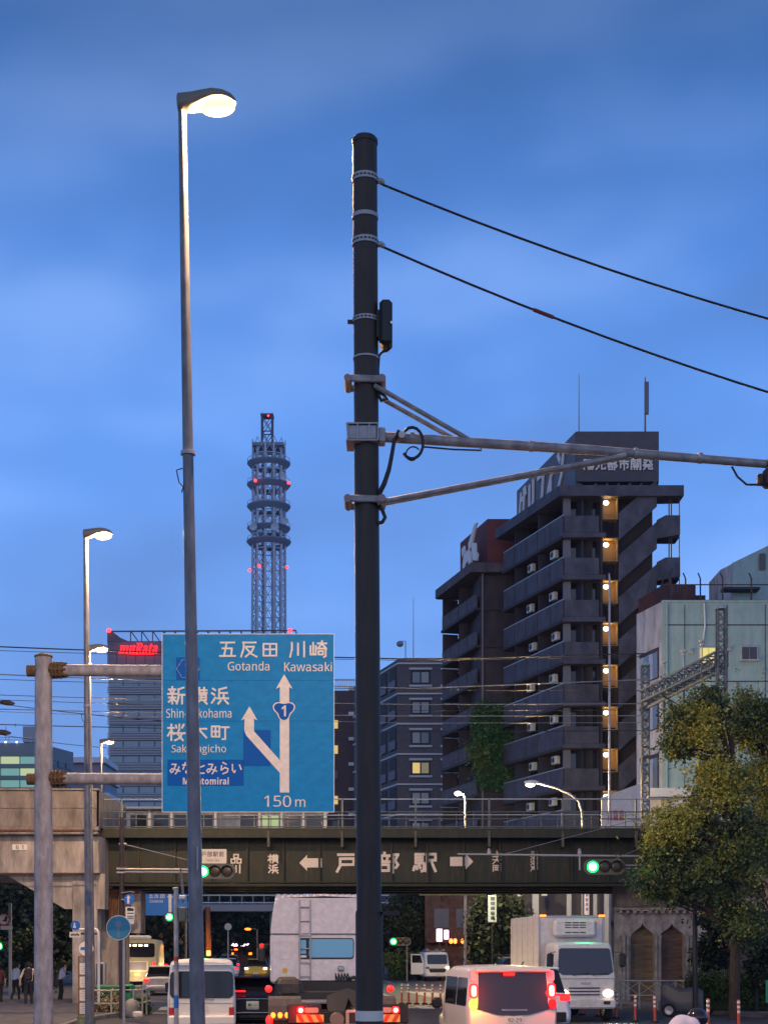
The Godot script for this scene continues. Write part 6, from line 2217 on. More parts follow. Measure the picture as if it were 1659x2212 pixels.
func pavement_things() -> void:
	var s: Shape
	# bus stop post
	var d := 42.0
	var u := d / FOCAL
	var t := thing("bus_stop", "tall brown framed bus stop stand with white timetable panels behind the second lamp post", "bus stop", at(187, 2049, d) * Vector3(1, 0, 1) + Vector3(0, 0.12, 0))
	s = Shape.new()
	s.box(Vector3(0, 0.12, 0), Vector3(0.46, 0.26, 0.3), Basis.IDENTITY, 0.03)
	part(t, "base", s, mk(0.2, 0.26, 0.14, 0.85, 0.0, "stain", Vector3.ONE * 2))
	s = Shape.new()
	for e in [-0.2, 0.2]: s.box(Vector3(e, 1.05, 0), Vector3(0.04, 1.65, 0.05), Basis.IDENTITY, 0.008)
	for y in [0.28, 0.62, 0.98, 1.34, 1.86]: s.box(Vector3(0, y, 0), Vector3(0.36, 0.035, 0.05))
	part(t, "frame", s, mk(0.2, 0.1, 0.045, 0.7))
	for i in 4:
		s = Shape.new()
		s.box(Vector3(0, 0.45 + i * 0.36, 0.0), Vector3(0.35, 0.3, 0.03))
		var pn := part(t, "panel", s, M.paper)
		s = Shape.new()
		for k in 5: s.box(Vector3(-0.03 * (k % 2), 0.55 + i * 0.36 - k * 0.05, 0.017), Vector3(0.22, 0.012, 0.003))
		part(pn, "print", s, mk(0.2, 0.2, 0.24, 0.7))
	s = Shape.new()
	s.plate(place(Vector3(0, 2.08, 0.01)), disc(0.2, 24), 0.03)
	part(t, "head_disc", s, M.paper)
	s = Shape.new()
	s.plate(place(Vector3(0, 2.08, 0.016)), rrect(0.3, 0.08, 0.01), 0.004)
	part(t, "stripe", s, M.blue)
	# railing, planter and dry plants on the corner
	t = thing("railing", "low beige pipe railing round the green planter on the corner", "railing", at(245, 2049, 50) * Vector3(1, 0, 1) + Vector3(0, 0.02, 0))
	var posts := [Vector3(-0.5, 0, 0.8), Vector3(0.05, 0, 0.6), Vector3(0.3, 0, 0.4), Vector3(0.7, 0, 0.2), Vector3(0.95, 0, 0.0), Vector3(0.9, 0, -1.2), Vector3(0.8, 0, -2.4)]
	for p in posts:
		s = Shape.new()
		s.tube([p, p + Vector3.UP * 0.86], 0.032, 10)
		part(t, "post", s, mk(0.46, 0.42, 0.3, 0.6, 0.0, "mottle", Vector3.ONE * 3))
	s = Shape.new()
	for y in [0.84, 0.42]:
		var pts := []
		for p in posts: pts.append(p + Vector3.UP * y)
		s.tube(pts, 0.025, 8)
	part(t, "rail", s, mk(0.46, 0.42, 0.3, 0.6))
	t = thing("planter", "green netted planter with dry stalks behind the beige railing", "planter", at(240, 2049, 50.8) * Vector3(1, 0, 1) + Vector3(0, 0.05, 0))
	s = Shape.new()
	s.box(Vector3(0.05, 0.8, 0), Vector3(1.35, 0.32, 0.5), Basis.IDENTITY, 0.06)
	part(t, "net", s, M.green)
	s = Shape.new()
	s.box(Vector3(0.6, 0.5, 0.0), Vector3(0.35, 0.95, 0.5), Basis.IDENTITY, 0.05)
	part(t, "sack", s, mk(0.02, 0.22, 0.08, 0.6))
	s = Shape.new()
	s.box(Vector3(-0.1, 0.3, 0), Vector3(1.1, 0.6, 0.4), Basis.IDENTITY, 0.05)
	part(t, "box", s, M.beige_dark)
	var cl := []
	for i in 26: cl.append([Vector3(rng.randf_range(-0.6, 0.45), rng.randf_range(0.1, 0.62), rng.randf_range(0.2, 0.45)), 0.16, rng.randi_range(0, 2)])
	leaves(t, "foliage", cl, 20, 0.05, [Color(0.05, 0.09, 0.02), Color(0.3, 0.2, 0.08), Color(0.4, 0.34, 0.2)])
	cl = []
	var weeds := thing("weeds", "tuft of green weeds beside the beige railing", "plant", at(288, 2049, 52) * Vector3(1, 0, 1))
	for i in 12: cl.append([Vector3(rng.randf_range(-0.5, 0.5), rng.randf_range(0.05, 0.45), rng.randf_range(-0.5, 0.5)), 0.2, rng.randi_range(0, 1)])
	leaves(weeds, "foliage", cl, 30, 0.07, [Color(0.03, 0.06, 0.015), Color(0.05, 0.09, 0.02)])
	s = Shape.new()
	s.ball(at(285, 2180, 49.0) * Vector3(1, 0, 1) + Vector3(0, 0.25, 0), Vector3(0.3, 0.36, 0.3), 6, 9)
	single("boulder", s, M.kerb, "grey boulder at the foot of the beige railing", "rock")
	s = Shape.new()
	s.box(at(298, 2190, 47.5) * Vector3(1, 0, 1) + Vector3(0, 0.16, 0), Vector3(0.3, 0.22, 0.3), Basis(Vector3.UP, 0.4), 0.06)
	single("kerb_marker", s, mk(0.7, 0.6, 0.5, 0.3), "small pale reflective kerb marker near the railing corner", "marker")
	t = thing("utility_box", "narrow grey utility box with dark door in front of the beige pier", "cabinet", at(218, 2049, 53) * Vector3(1, 0, 1) + Vector3(0, 0.12, 0))
	s = Shape.new()
	s.box(Vector3(0, 0.8, 0), Vector3(0.36, 1.6, 0.3), Basis.IDENTITY, 0.02)
	part(t, "case", s, mk(0.3, 0.3, 0.31, 0.6))
	s = Shape.new()
	s.box(Vector3(0.0, 0.85, 0.16), Vector3(0.22, 1.4, 0.02), Basis.IDENTITY, 0.005)
	part(t, "door", s, M.black)
	# flexible delineator posts
	var first: Node3D
	var where := ["first orange post from the left along the far lane", "second orange post from the left along the far lane", "third orange post from the left along the far lane", "fourth orange post from the left along the far lane", "fifth orange post from the left, near the van's roof", "sixth orange post, touching the beige minivan's mirror",
		"orange post before the box lorry's left bumper", "orange post before the middle of the box lorry's bumper", "orange post under the box lorry's lit headlamp", "orange post just right of the box lorry", "orange post second right of the box lorry", "orange post behind the crouched rider", "rightmost orange post, right of the rider"]
	var sp := [[868, 2169], [883, 2169], [900, 2169.5], [917, 2170], [934, 2170.5], [951, 2171], [1257, 2193], [1293, 2196.5], [1330, 2201], [1371, 2207], [1414, 2210], [1529, 2222], [1595, 2226]]
	for i in sp.size():
		var dd: float = FOCAL / ((sp[i][1] - 2049.0) / EYE)
		var p := at(sp[i][0], 2049, dd) * Vector3(1, 0, 1)
		if first == null:
			first = thing("delineator_post", where[i], "road post", p, 0.0, "orange lane divider posts")
			s = Shape.new()
			s.lathe(Transform3D.IDENTITY, [Vector2(0.0, 0.07), Vector2(0.1, 0.06), Vector2(0.13, 0.02), Vector2(0.13, 0.0)], 14)
			part(first, "foot", s, M.rubber)
			s = Shape.new()
			s.lathe(Transform3D.IDENTITY, [Vector2(0.05, 0.05), Vector2(0.042, 0.12), Vector2(0.04, 0.8), Vector2(0.03, 0.83), Vector2(0.0, 0.835)], 14)
			part(first, "tube", s, M.orange)
			for y in [0.5, 0.63, 0.76]:
				s = Shape.new()
				s.lathe(Transform3D.IDENTITY, [Vector2(0.04, y - 0.035), Vector2(0.043, y - 0.035), Vector2(0.043, y + 0.035), Vector2(0.04, y + 0.035)], 14)
				part(first, "reflector_band", s, mk(0.75, 0.7, 0.62, 0.3))
		else:
			var c := copy(first, "delineator_post", p, i * 0.4, where[i])
			c.rotation.z = 0.03 * sin(i * 1.7)
	# guard fence and covered scooter on the right
	t = thing("guard_fence", "white cross-braced guard fence in front of the stone station front", "fence", at(1420, 2049, 52.5) * Vector3(1, 0, 1) + Vector3(0, 0.12, 0))
	var fm := mk(0.52, 0.52, 0.46, 0.5, 0.0, "mottle", Vector3.ONE * 2)
	for i in 5:
		var x := -1.25 + i * 0.62
		s = Shape.new()
		s.tube([Vector3(x, 0, 0), Vector3(x, 1.0, 0)], 0.032, 8)
		part(t, "post", s, fm)
		if i < 4:
			s = Shape.new()
			s.bar(Vector3(x, 0.5, 0), Vector3(x + 0.62, 0.94, 0), 0.02, 0.02)
			s.bar(Vector3(x, 0.94, 0), Vector3(x + 0.62, 0.5, 0), 0.02, 0.02)
			part(t, "brace", s, fm)
	s = Shape.new()
	for y in [0.98, 0.48]: s.tube([Vector3(-1.3, y, 0), Vector3(1.3, y, 0)], 0.028, 8)
	part(t, "rail", s, fm)
	t = thing("covered_scooter", "parked scooter under a dark grey cover by the guard fence", "scooter", at(1481, 2049, 49.6) * Vector3(1, 0, 1))
	s = Shape.new()
	s.skin([ring(0.55, 0.2, 0.22, 0.12, 0.15, 0.5, 0.82, 0.1, 0.0), ring(0.3, 0.24, 0.26, 0.16, 0.12, 0.55, 0.95, 0.12, 0.0), ring(-0.2, 0.22, 0.24, 0.14, 0.12, 0.5, 0.86, 0.1, 0.0), ring(-0.6, 0.2, 0.25, 0.2, 0.12, 0.6, 1.1, 0.14, 0.0), ring(-0.8, 0.12, 0.14, 0.08, 0.2, 0.6, 1.0, 0.06, 0.0)])
	part(t, "cover", s, mk(0.06, 0.07, 0.09, 0.5), Transform3D(Basis(Vector3.UP, 1.3), Vector3.ZERO))
	for z in [0.45, -0.6]:
		wheel(t, Vector3(z * 0.96, 0.22, -0.27 * z), 0.22, 0.1, 1.3)
	t = thing("green_board", "edge of a green board at the right picture edge above the pavement", "sign", at(1666, 2142, 47))
	s = Shape.new()
	s.box(Vector3.ZERO, Vector3(0.36, 0.7, 0.06), Basis.IDENTITY, 0.01)
	part(t, "board", s, mk(0.01, 0.2, 0.13, 0.5))
	s = Shape.new()
	s.tube([Vector3(0, -0.3, -0.03), Vector3(0, -t.position.y, -0.03)], 0.03, 8)
	part(t, "post", s, M.galvanised)
	# lit shop signs behind the trees
	for f in [[1597, 1991, 0.28, 0.95, "tall pink white lit sign panel left of the right tree trunk"], [1619, 1989, 0.2, 0.8, "narrow pink lit sign panel in the middle of the three behind the trees"], [1654, 1988, 0.5, 0.75, "wide pink lit sign panel at the right picture edge"]]:
		t = thing("lit_sign", f[4], "lit sign", at(f[0], f[1], 60))
		s = Shape.new()
		s.box(Vector3.ZERO, Vector3(f[2], f[3], 0.1), Basis.IDENTITY, 0.01)
		part(t, "sign_box", s, M.shop)
		s = Shape.new()
		for i in 3: s.box(Vector3(0.03, f[3] * (0.28 - i * 0.28), 0.055), Vector3(f[2] * 0.6, f[3] * 0.09, 0.01))
		part(t, "lettering", s, mk(0.5, 0.1, 0.25, 0.6))
		s = Shape.new()
		s.bar(Vector3(0, 0, -0.07), Vector3(0, -t.position.y, -0.07), 0.06, 0.06)
		part(t, "post", s, M.black)
	shine(t, Vector3(-0.3, 0, 0.5), Color(1.0, 0.75, 0.9), 3.0, 0.2)
	# shops and walls through the underpass
	t = thing("shop_building", "dim brown shop front with orange lanterns beyond the far white van", "shop", at(1010, 2049, 112) * Vector3(1, 0, 1))
	s = Shape.new()
	s.box(Vector3(0, 3.2, -3), Vector3(6.2, 6.4, 6))
	part(t, "wall", s, mk(0.1, 0.065, 0.055, 0.8, 0.0, "stain", Vector3.ONE * 0.4))
	for i in 3:
		s = Shape.new()
		s.box(Vector3(-1.9 + i * 1.6, 4.4, 0.02), Vector3(1.1, 1.4, 0.1), Basis.IDENTITY, 0.02)
		part(t, "window", s, M.glass_blue)
	s = Shape.new()
	s.box(Vector3(1.2, 1.25, 0.02), Vector3(2.4, 2.3, 0.1))
	part(t, "shop_window", s, glow(Color(1.0, 0.5, 0.2), 0.12))
	s = Shape.new()
	s.box(Vector3(0, 2.75, 0.4), Vector3(6.0, 0.3, 0.9), Basis.IDENTITY, 0.04)
	part(t, "awning", s, mk(0.09, 0.03, 0.03, 0.7))
	for f in [[974, "leftmost"], [983, "second"], [999.5, "third"], [1023, "rightmost"]]:
		t = thing("lantern", "%s of the four glowing orange lanterns outside the shop" % f[1], "lantern", at(f[0], 2033, 108))
		s = Shape.new()
		s.ball(Vector3.ZERO, Vector3(0.13, 0.17, 0.13) * (1.5 if f[0] > 1010 else 1.1), 8, 12)
		part(t, "lamp_shade", s, M.lantern)
		s = Shape.new()
		s.bar(Vector3(0, 0.15, 0), Vector3(0, 0.6, 0), 0.02, 0.02)
		part(t, "hanger", s, M.black)
	shine(t, Vector3(-1.0, 0, 0.5), Color(1.0, 0.5, 0.2), 3.0, 0.2)
	for f in [[949, 2020, 12.5, 27, "taller white lit shop sign above the far white van"], [964, 2019, 10, 20, "shorter white lit shop sign right of the taller one"]]:
		t = thing("lit_sign", f[4], "lit sign", at(f[0], f[1], 107))
		var w := 107.0 / FOCAL
		s = Shape.new()
		s.box(Vector3.ZERO, Vector3(f[2] * w, f[3] * w, 0.15), Basis.IDENTITY, 0.03)
		part(t, "sign_box", s, M.shop)
		s = Shape.new()
		for i in 3: s.box(Vector3(0, (6 - i * 6) * w, 0.08), Vector3(5 * w, 1.5 * w, 0.02))
		part(t, "lettering", s, mk(0.4, 0.12, 0.2, 0.6))
		s = Shape.new()
		s.bar(Vector3(0, 0, -0.1), Vector3(0, -t.position.y, -0.1), 0.08, 0.08)
		part(t, "post", s, M.black)
	s = Shape.new()
	var lp := at(1005, 2049, 98) * Vector3(1, 0, 1)
	s.tube([lp, lp + Vector3(0, 5.8, 0)], [0.13, 0.1], 12)
	single("utility_pole", s, M.galvanised, "plain grey pole between the orange lanterns under the bridge", "pole")
	t = thing("column_building", "dark street building with pale blue columns behind the box lorry", "building", at(1225, 2049, 96) * Vector3(1, 0, 1))
	s = Shape.new()
	s.box(Vector3(0.3, 3.4, -3.5), Vector3(8.4, 6.8, 5))
	part(t, "wall", s, mk(0.05, 0.05, 0.07, 0.7))
	for f in [[1155, 14], [1227, 10], [1283, 8], [1307, 9], [1330, 7]]:
		s = Shape.new()
		s.box(at(f[0], 2049, 95) * Vector3(1, 0, 1) - t.position + Vector3(0, 3.4, 0.4), Vector3(f[1] * 96 / FOCAL, 6.6, 0.3), Basis.IDENTITY, 0.03)
		part(t, "column", s, mk(0.36, 0.4, 0.48, 0.6))
	for f in [[1122, 1929], [1174, 1927]]:
		s = Shape.new()
		s.box(at(f[0], f[1], 95) - t.position + Vector3(0, 0, 0.3), Vector3(0.34, 0.5, 0.6), Basis.IDENTITY, 0.03)
		part(t, "cooling_unit", s, M.white)
	s = Shape.new()
	s.box(Vector3(0.3, 4.1, -0.7), Vector3(8.4, 0.4, 0.7), Basis.IDENTITY, 0.03)
	part(t, "balcony_slab", s, mk(0.12, 0.14, 0.18, 0.6))
	# pedestrian bridge and far lights
	t = thing("footbridge", "pale steel footbridge crossing the road far beyond the railway bridge", "footbridge", Vector3(-12, 0, -132))
	var fb := mk(0.2, 0.24, 0.3, 0.6, 0.1)
	var zz := 132.0
	s = Shape.new()
	s.box(at(500, 1962, zz) + Vector3(3, 0, 0), Vector3(28, 0.6, 2.4), Basis.IDENTITY, 0.03)
	wpart(t, "deck", s, fb)
	s = Shape.new()
	for v in [1934, 1950]: s.tube([at(230, v, zz), at(840, v, zz)], 0.06, 6)
	wpart(t, "rail", s, mk(0.5, 0.55, 0.62, 0.5))
	for i in 26:
		s = Shape.new()
		s.box(at(235 + i * 24, 1945, zz), Vector3(0.08, 0.9, 0.08))
		wpart(t, "baluster", s, fb)
	for f in [250, 590, 838]:
		s = Shape.new()
		s.tube([at(f, 2133, zz + 0.8), at(f, 1965, zz + 0.8)], 0.3, 10)
		wpart(t, "pier", s, fb)
	t = thing("road_mirror", "round pale road mirror on a thin post before the dark slope", "mirror", at(493, 2002, 110))
	s = Shape.new()
	s.plate(place(Vector3.ZERO), disc(0.26, 20), 0.05)
	part(t, "mirror", s, mk(0.3, 0.33, 0.35, 0.25))
	s = Shape.new()
	s.tube([Vector3(0, 0.1, -0.1), Vector3(0, -t.position.y, -0.1)], 0.04, 8)
	part(t, "post", s, M.galvanised)
	t = thing("street_lamp", "small amber lit lamp over the far carriageway before the wooded slope", "street lamp", at(536, 2007, 125) * Vector3(1, 0, 1))
	s = Shape.new()
	s.tube([at(556, 2140, 125) - t.position, at(556, 2008, 125) - t.position, at(536, 2005, 125) - t.position], 0.06, 8)
	part(t, "post", s, M.pole_grey)
	s = Shape.new()
	s.ball(at(536, 2007, 125) - t.position, Vector3(0.28, 0.1, 0.14), 6, 10)
	part(t, "lamp_bowl", s, M.amber)
	t = thing("lit_shop", "far shop front with bright white and pink strip signs between the cars", "shop", at(520, 2049, 150) * Vector3(1, 0, 1))
	s = Shape.new()
	s.box(Vector3(0, 1.7, -2), Vector3(2.6, 3.4, 3))
	part(t, "wall", s, mk(0.06, 0.05, 0.05, 0.8))
	for f in [[507, 2041, 18, 6], [526, 2041, 10, 6], [536, 2040, 8, 4], [508, 2051, 14, 3], [506, 2060, 10, 4], [541, 2060, 7, 5]]:
		s = Shape.new()
		var w := 150.0 / FOCAL
		s.box(at(f[0], f[1], 149.3) - t.position, Vector3(f[2] * w, f[3] * w, 0.1), Basis.IDENTITY, 0.02)
		part(t, "lit_sign", s, M.shop if f[1] < 2045 else M.amber)
	t = thing("lantern", "pale yellow glowing lantern beside the lit brown tree trunk", "lantern", at(451, 2059, 118))
	s = Shape.new()
	s.box(Vector3.ZERO, Vector3(0.32, 0.42, 0.2), Basis.IDENTITY, 0.05)
	part(t, "lamp_shade", s, glow(Color(1.0, 0.7, 0.35), 2.0))
	s = Shape.new()
	s.bar(Vector3(0, -0.2, 0), Vector3(0, -t.position.y, 0), 0.06, 0.06)
	part(t, "post", s, M.black)
	shine(t, Vector3(0, 0.6, 0.6), Color(1.0, 0.62, 0.3), 5.0, 0.2)
	s = Shape.new()
	var bp := at(450, 2049, 119) * Vector3(1, 0, 1)
	s.tube([bp, bp + Vector3(0.05, 2.0, 0), bp + Vector3(-0.02, 5.4, 0)], [0.34, 0.26, 0.18], 10)
	single("tree_trunk", s, M.rust, "warmly lit brown tree trunk right of the near lamp post under the bridge", "tree trunk")

# ---- vehicles: their own axes have the near end at z = 0, the body along -z
func ring(z: float, wb: float, wm: float, wr: float, y0: float, ym: float, y1: float, r: float, lean: float) -> PackedVector3Array:
	var half := [Vector2(0, y0), Vector2(wb * 0.8, y0), Vector2(wb, y0 + 0.07), Vector2(lerpf(wb, wm, 0.6), lerpf(y0, ym, 0.4)), Vector2(wm, lerpf(y0, ym, 0.8)), Vector2(wm, ym), Vector2(wr, y1 - r)]
	for i in 4:
		var a := (i + 1) * PI / 8.0
		half.append(Vector2(wr - r + cos(a) * r, y1 - r + sin(a) * r))
	half.append(Vector2((wr - r) * 0.5, y1 + 0.02))
	half.append(Vector2(0, y1 + 0.026))
	var out := PackedVector3Array()
	for p in half: out.append(Vector3(p.x, p.y, z + lean * maxf(0.0, p.y - ym)))
	for i in range(half.size() - 2, 0, -1): out.append(Vector3(-half[i].x, half[i].y, z + lean * maxf(0.0, half[i].y - ym)))
	return out

func wheel(t: Node3D, c: Vector3, r: float, w: float, turn := 0.0) -> void:
	var xf := Transform3D(Basis(Vector3.UP, turn) * Basis(Vector3.BACK, PI / 2), c)
	var s := Shape.new()
	s.lathe(xf, [Vector2(r * 0.62, -w * 0.5), Vector2(r * 0.92, -w * 0.5), Vector2(r, -w * 0.36), Vector2(r, w * 0.36), Vector2(r * 0.92, w * 0.5), Vector2(r * 0.62, w * 0.5)], 20)
	var o := part(t, "wheel", s, M.rubber)
	s = Shape.new()
	s.lathe(xf, [Vector2(0, -w * 0.3), Vector2(r * 0.3, -w * 0.4), Vector2(r * 0.63, -w * 0.46), Vector2(r * 0.63, w * 0.46), Vector2(r * 0.3, w * 0.4), Vector2(0, w * 0.3)], 14)
	part(o, "rim", s, M.alu)

func number_plate(t: Node3D, p: Vector3, text: String, m: Material, tilt := 0.0) -> void:
	var s := Shape.new()
	s.plate(place(p, 0.0, tilt), rrect(0.33, 0.165, 0.015), 0.012)
	var o := part(t, "number_plate", s, m)
	if text:
		words(o, "lettering", text, place(p + Vector3(0.01, -0.02, 0.0), 0.0, tilt), 0.26, 0.075, mk(0.06, 0.12, 0.08, 0.6), "Droid Sans", 400, 0.004)

# the slope of the near end: plates are set on it at a height
func on_end(x: float, y: float, ym: float, lean: float, out: float) -> Transform3D:
	var a := atan(lean) if y > ym else 0.0
	return Transform3D(Basis(Vector3.RIGHT, a), Vector3(x, y, lean * maxf(0.0, y - ym) + out))

func side_window(t: Node3D, called: String, sign_: float, z0: float, z1: float, y0: float, y1: float, wm: float, wr: float, ym: float, yr: float, m: Material) -> void:
	var xa := lerpf(wm, wr, clampf((y0 - ym) / (yr - ym), 0, 1)) + 0.006
	var xb := lerpf(wm, wr, clampf((y1 - ym) / (yr - ym), 0, 1)) + 0.006
	var s := Shape.new()
	var yv := Vector3((xb - xa) * sign_, y1 - y0, 0).normalized()
	var xv := Vector3(0, 0, -1.0 * sign_)
	var c := Vector3((xa + xb) * 0.5 * sign_, (y0 + y1) * 0.5, (z0 + z1) * 0.5)
	s.plate(Transform3D(Basis(xv, yv, xv.cross(yv)), c), rrect(absf(z1 - z0), y1 - y0, 0.06, 3), 0.008)
	part(t, called, s, m)

func small_car(called: String, label: String, cat: String, where: Vector3, turn: float, w: float, h: float, l: float, paint: Material, away: bool, hatch := false) -> Node3D:
	var t := thing(called, label, cat, where, turn)
	var hw := w * 0.5
	var belt := h * 0.62
	var s := Shape.new()
	s.skin([ring(0.0, hw * 0.86, hw * 0.9, hw * 0.8, 0.3, 0.5, belt - 0.06, 0.1, 0.0), ring(-0.12, hw * 0.96, hw, hw * 0.9, 0.2, 0.55, belt, 0.1, 0.0), ring(-l * 0.3, hw * 0.98, hw, hw * 0.93, 0.18, 0.55, belt + 0.03, 0.1, 0.0), ring(-l * 0.7, hw * 0.98, hw, hw * 0.93, 0.18, 0.55, belt + 0.02, 0.1, 0.0), ring(-l + 0.2, hw * 0.94, hw * 0.96, hw * 0.8, 0.2, 0.5, belt - 0.1, 0.12, 0.0), ring(-l, hw * 0.75, hw * 0.8, hw * 0.6, 0.3, 0.45, belt - 0.2, 0.12, 0.0)])
	part(t, "body", s, paint)
	var zr := -0.12 if hatch else -l * 0.12
	s = Shape.new()
	s.skin([ring(zr, hw * 0.84, hw * 0.84, hw * 0.7, belt - 0.02, belt, h - 0.03, 0.08, -0.45 if hatch else -1.0), ring(zr - l * 0.2, hw * 0.9, hw * 0.9, hw * 0.74, belt - 0.02, belt, h - 0.02, 0.08, 0.0), ring(-l * 0.5, hw * 0.9, hw * 0.9, hw * 0.74, belt - 0.02, belt, h - 0.02, 0.08, 0.0), ring(-l * 0.76, hw * 0.84, hw * 0.84, hw * 0.68, belt - 0.02, belt, h - 0.04, 0.08, 1.1)])
	part(t, "windows", s, M.glass_dark)
	s = Shape.new()
	s.box(Vector3(0, h - 0.005, lerpf(zr - 0.45 * (h - belt), -l * 0.55, 0.5)), Vector3(w * 0.74, 0.06, l * 0.42), Basis.IDENTITY, 0.025)
	part(t, "roof", s, paint)
	for e in [-1, 1]:
		s = Shape.new()
		s.box(Vector3(e * hw * 0.8, belt - 0.13, 0.0), Vector3(hw * 0.3, 0.13, 0.1), Basis.IDENTITY, 0.02)
		part(t, "tail_light" if away else "headlight", s, M.stop if away else M.head_cool)
		wheel(t, Vector3(e * (hw - 0.12), 0.31, -l * 0.17), 0.31, 0.19)
		wheel(t, Vector3(e * (hw - 0.12), 0.31, -l * 0.8), 0.31, 0.19)
	s = Shape.new()
	s.box(Vector3(0, 0.4, 0.02), Vector3(w * 0.86, 0.16, 0.12), Basis.IDENTITY, 0.04)
	part(t, "bumper", s, paint)
	number_plate(t, Vector3(0, 0.66 if away else 0.42, 0.09 if not away else 0.012), "", M.paper)
	return t

func vehicles() -> void:
	var s: Shape
	var white := mk(0.78, 0.75, 0.7, 0.28)
	var white_cool := mk(0.76, 0.76, 0.78, 0.28)
	# ---- white van, left lane
	var d := 38.2
	var t := thing("van", "white delivery van seen from behind with a wide dark rear window", "van", at(436, 2049, d) * Vector3(1, 0, 1), 0.1)
	var hw := 0.845
	s = Shape.new()
	var ym := 1.0
	s.skin([ring(0.0, hw - 0.08, hw - 0.05, hw - 0.13, 0.35, ym, 1.84, 0.13, -0.1), ring(-0.06, hw - 0.02, hw - 0.01, hw - 0.07, 0.3, ym, 1.89, 0.15, -0.1), ring(-0.2, hw, hw, hw - 0.06, 0.28, ym, 1.91, 0.15, -0.06), ring(-3.6, hw, hw, hw - 0.06, 0.28, ym, 1.91, 0.15, 0.0), ring(-4.3, hw, hw, hw - 0.1, 0.28, ym, 1.86, 0.15, 0.5), ring(-4.69, hw - 0.1, hw - 0.1, hw - 0.2, 0.35, ym, 1.7, 0.15, 0.8)])
	part(t, "body", s, white)
	s = Shape.new()
	s.plate(on_end(0, 1.3, ym, -0.1, 0.012), rrect(1.5, 0.63, 0.1, 5), 0.012)
	part(t, "window", s, M.glass_dark)
	s = Shape.new()
	s.plate(on_end(0, 1.3, ym, -0.1, 0.006), rrect(1.55, 0.68, 0.12, 5), 0.01)
	part(t, "window_seal", s, M.black)
	s = Shape.new()
	s.box(Vector3(0, 0.84, 0.002), Vector3(1.5, 0.012, 0.008))
	part(t, "door_seam", s, mk(0.2, 0.19, 0.18, 0.6))
	s = Shape.new()
	for x in [-0.78, 0.78]: s.box(Vector3(x, 0.95, -0.012), Vector3(0.01, 1.0, 0.03))
	s.box(Vector3(0, 1.78, -0.06), Vector3(1.5, 0.01, 0.03))
	part(t, "door_seam", s, mk(0.2, 0.19, 0.18, 0.6))
	s = Shape.new()
	s.box(Vector3(0.05, 0.93, 0.012), Vector3(0.5, 0.035, 0.02), Basis.IDENTITY, 0.008)
	part(t, "handle", s, M.chrome)
	s = Shape.new()
	s.box(Vector3(0, 0.42, 0.03), Vector3(1.66, 0.24, 0.14), Basis.IDENTITY, 0.04)
	part(t, "bumper", s, white)
	number_plate(t, Vector3(0, 0.7, 0.016), "", M.paper)
	for e in [-1, 1]:
		s = Shape.new()
		s.box(Vector3(e * 0.74, 0.6, -0.01), Vector3(0.13, 0.3, 0.08), Basis.IDENTITY, 0.02)
		part(t, "tail_light", s, M.red)
		side_window(t, "window", e, -0.35, -1.5, 1.08, 1.62, hw, hw - 0.06, ym, 1.76, M.glass_dark)
		side_window(t, "window", e, -1.6, -2.8, 1.08, 1.62, hw, hw - 0.06, ym, 1.76, M.glass_dark)
		side_window(t, "window", e, -2.9, -3.8, 1.08, 1.62, hw, hw - 0.06, ym, 1.76, M.glass_dark)
		wheel(t, Vector3(e * 0.74, 0.32, -0.9), 0.32, 0.2)
		wheel(t, Vector3(e * 0.74, 0.32, -3.7), 0.32, 0.2)
		s = Shape.new()
		s.box(Vector3(e * 0.98, 1.15, -3.75), Vector3(0.14, 0.26, 0.1), Basis.IDENTITY, 0.03)
		part(t, "mirror", s, M.black)
	# ---- black saloon ahead between van and tractor unit
	t = small_car("car", "black car with a pale number plate between the white van and the tractor unit", "car", at(546, 2049, 41) * Vector3(1, 0, 1), 0.07, 1.74, 1.42, 4.5, mk(0.012, 0.012, 0.016, 0.12), true)
	s = Shape.new()
	s.box(Vector3(0, 0.86, 0.0), Vector3(1.2, 0.025, 0.05), Basis.IDENTITY, 0.008)
	s.box(Vector3(0, 0.5, 0.075), Vector3(1.4, 0.02, 0.03))
	part(t, "chrome_strip", s, M.chrome)
	s = Shape.new()
	s.box(Vector3(-0.35, 1.05, -0.6), Vector3(0.3, 0.04, 0.04))
	part(t, "brake_or_reflected_light", s, M.stop)
	number_plate(t, Vector3(0, 0.72, 0.055), "・3 01", mk(0.62, 0.68, 0.56, 0.4))
	# ---- tractor unit
	tractor()
	# ---- beige tall minivan on the right
	minivan()
	# ---- traffic beyond
	t = small_car("car", "white car with a horizontal red tail light bar beside the beige minivan", "car", at(1160, 2049, 40) * Vector3(1, 0, 1), 0.08, 1.82, 1.68, 4.5, white_cool, true, true)
	s = Shape.new()
	s.box(Vector3(0.2, 1.0, 0.0), Vector3(1.3, 0.05, 0.06), Basis.IDENTITY, 0.01)
	part(t, "tail_light", s, M.stop)
	s = Shape.new()
	s.box(Vector3(0, 0.42, 0.07), Vector3(1.5, 0.26, 0.06), Basis.IDENTITY, 0.02)
	part(t, "bumper", s, M.rubber)
	t = small_car("van", "silver van with a roof rack ahead of the beige minivan", "van", at(1128, 2049, 60) * Vector3(1, 0, 1), 0.09, 1.69, 1.84, 4.2, mk(0.4, 0.38, 0.4, 0.3), true, true)
	s = Shape.new()
	for z in [-0.8, -2.2]:
		s.tube([Vector3(-0.75, 1.92, z), Vector3(0.75, 1.92, z)], 0.03, 8)
		for e in [-0.7, 0.7]: s.box(Vector3(e, 1.89, z), Vector3(0.12, 0.1, 0.14), Basis.IDENTITY, 0.02)
	part(t, "roof_rack", s, M.black)
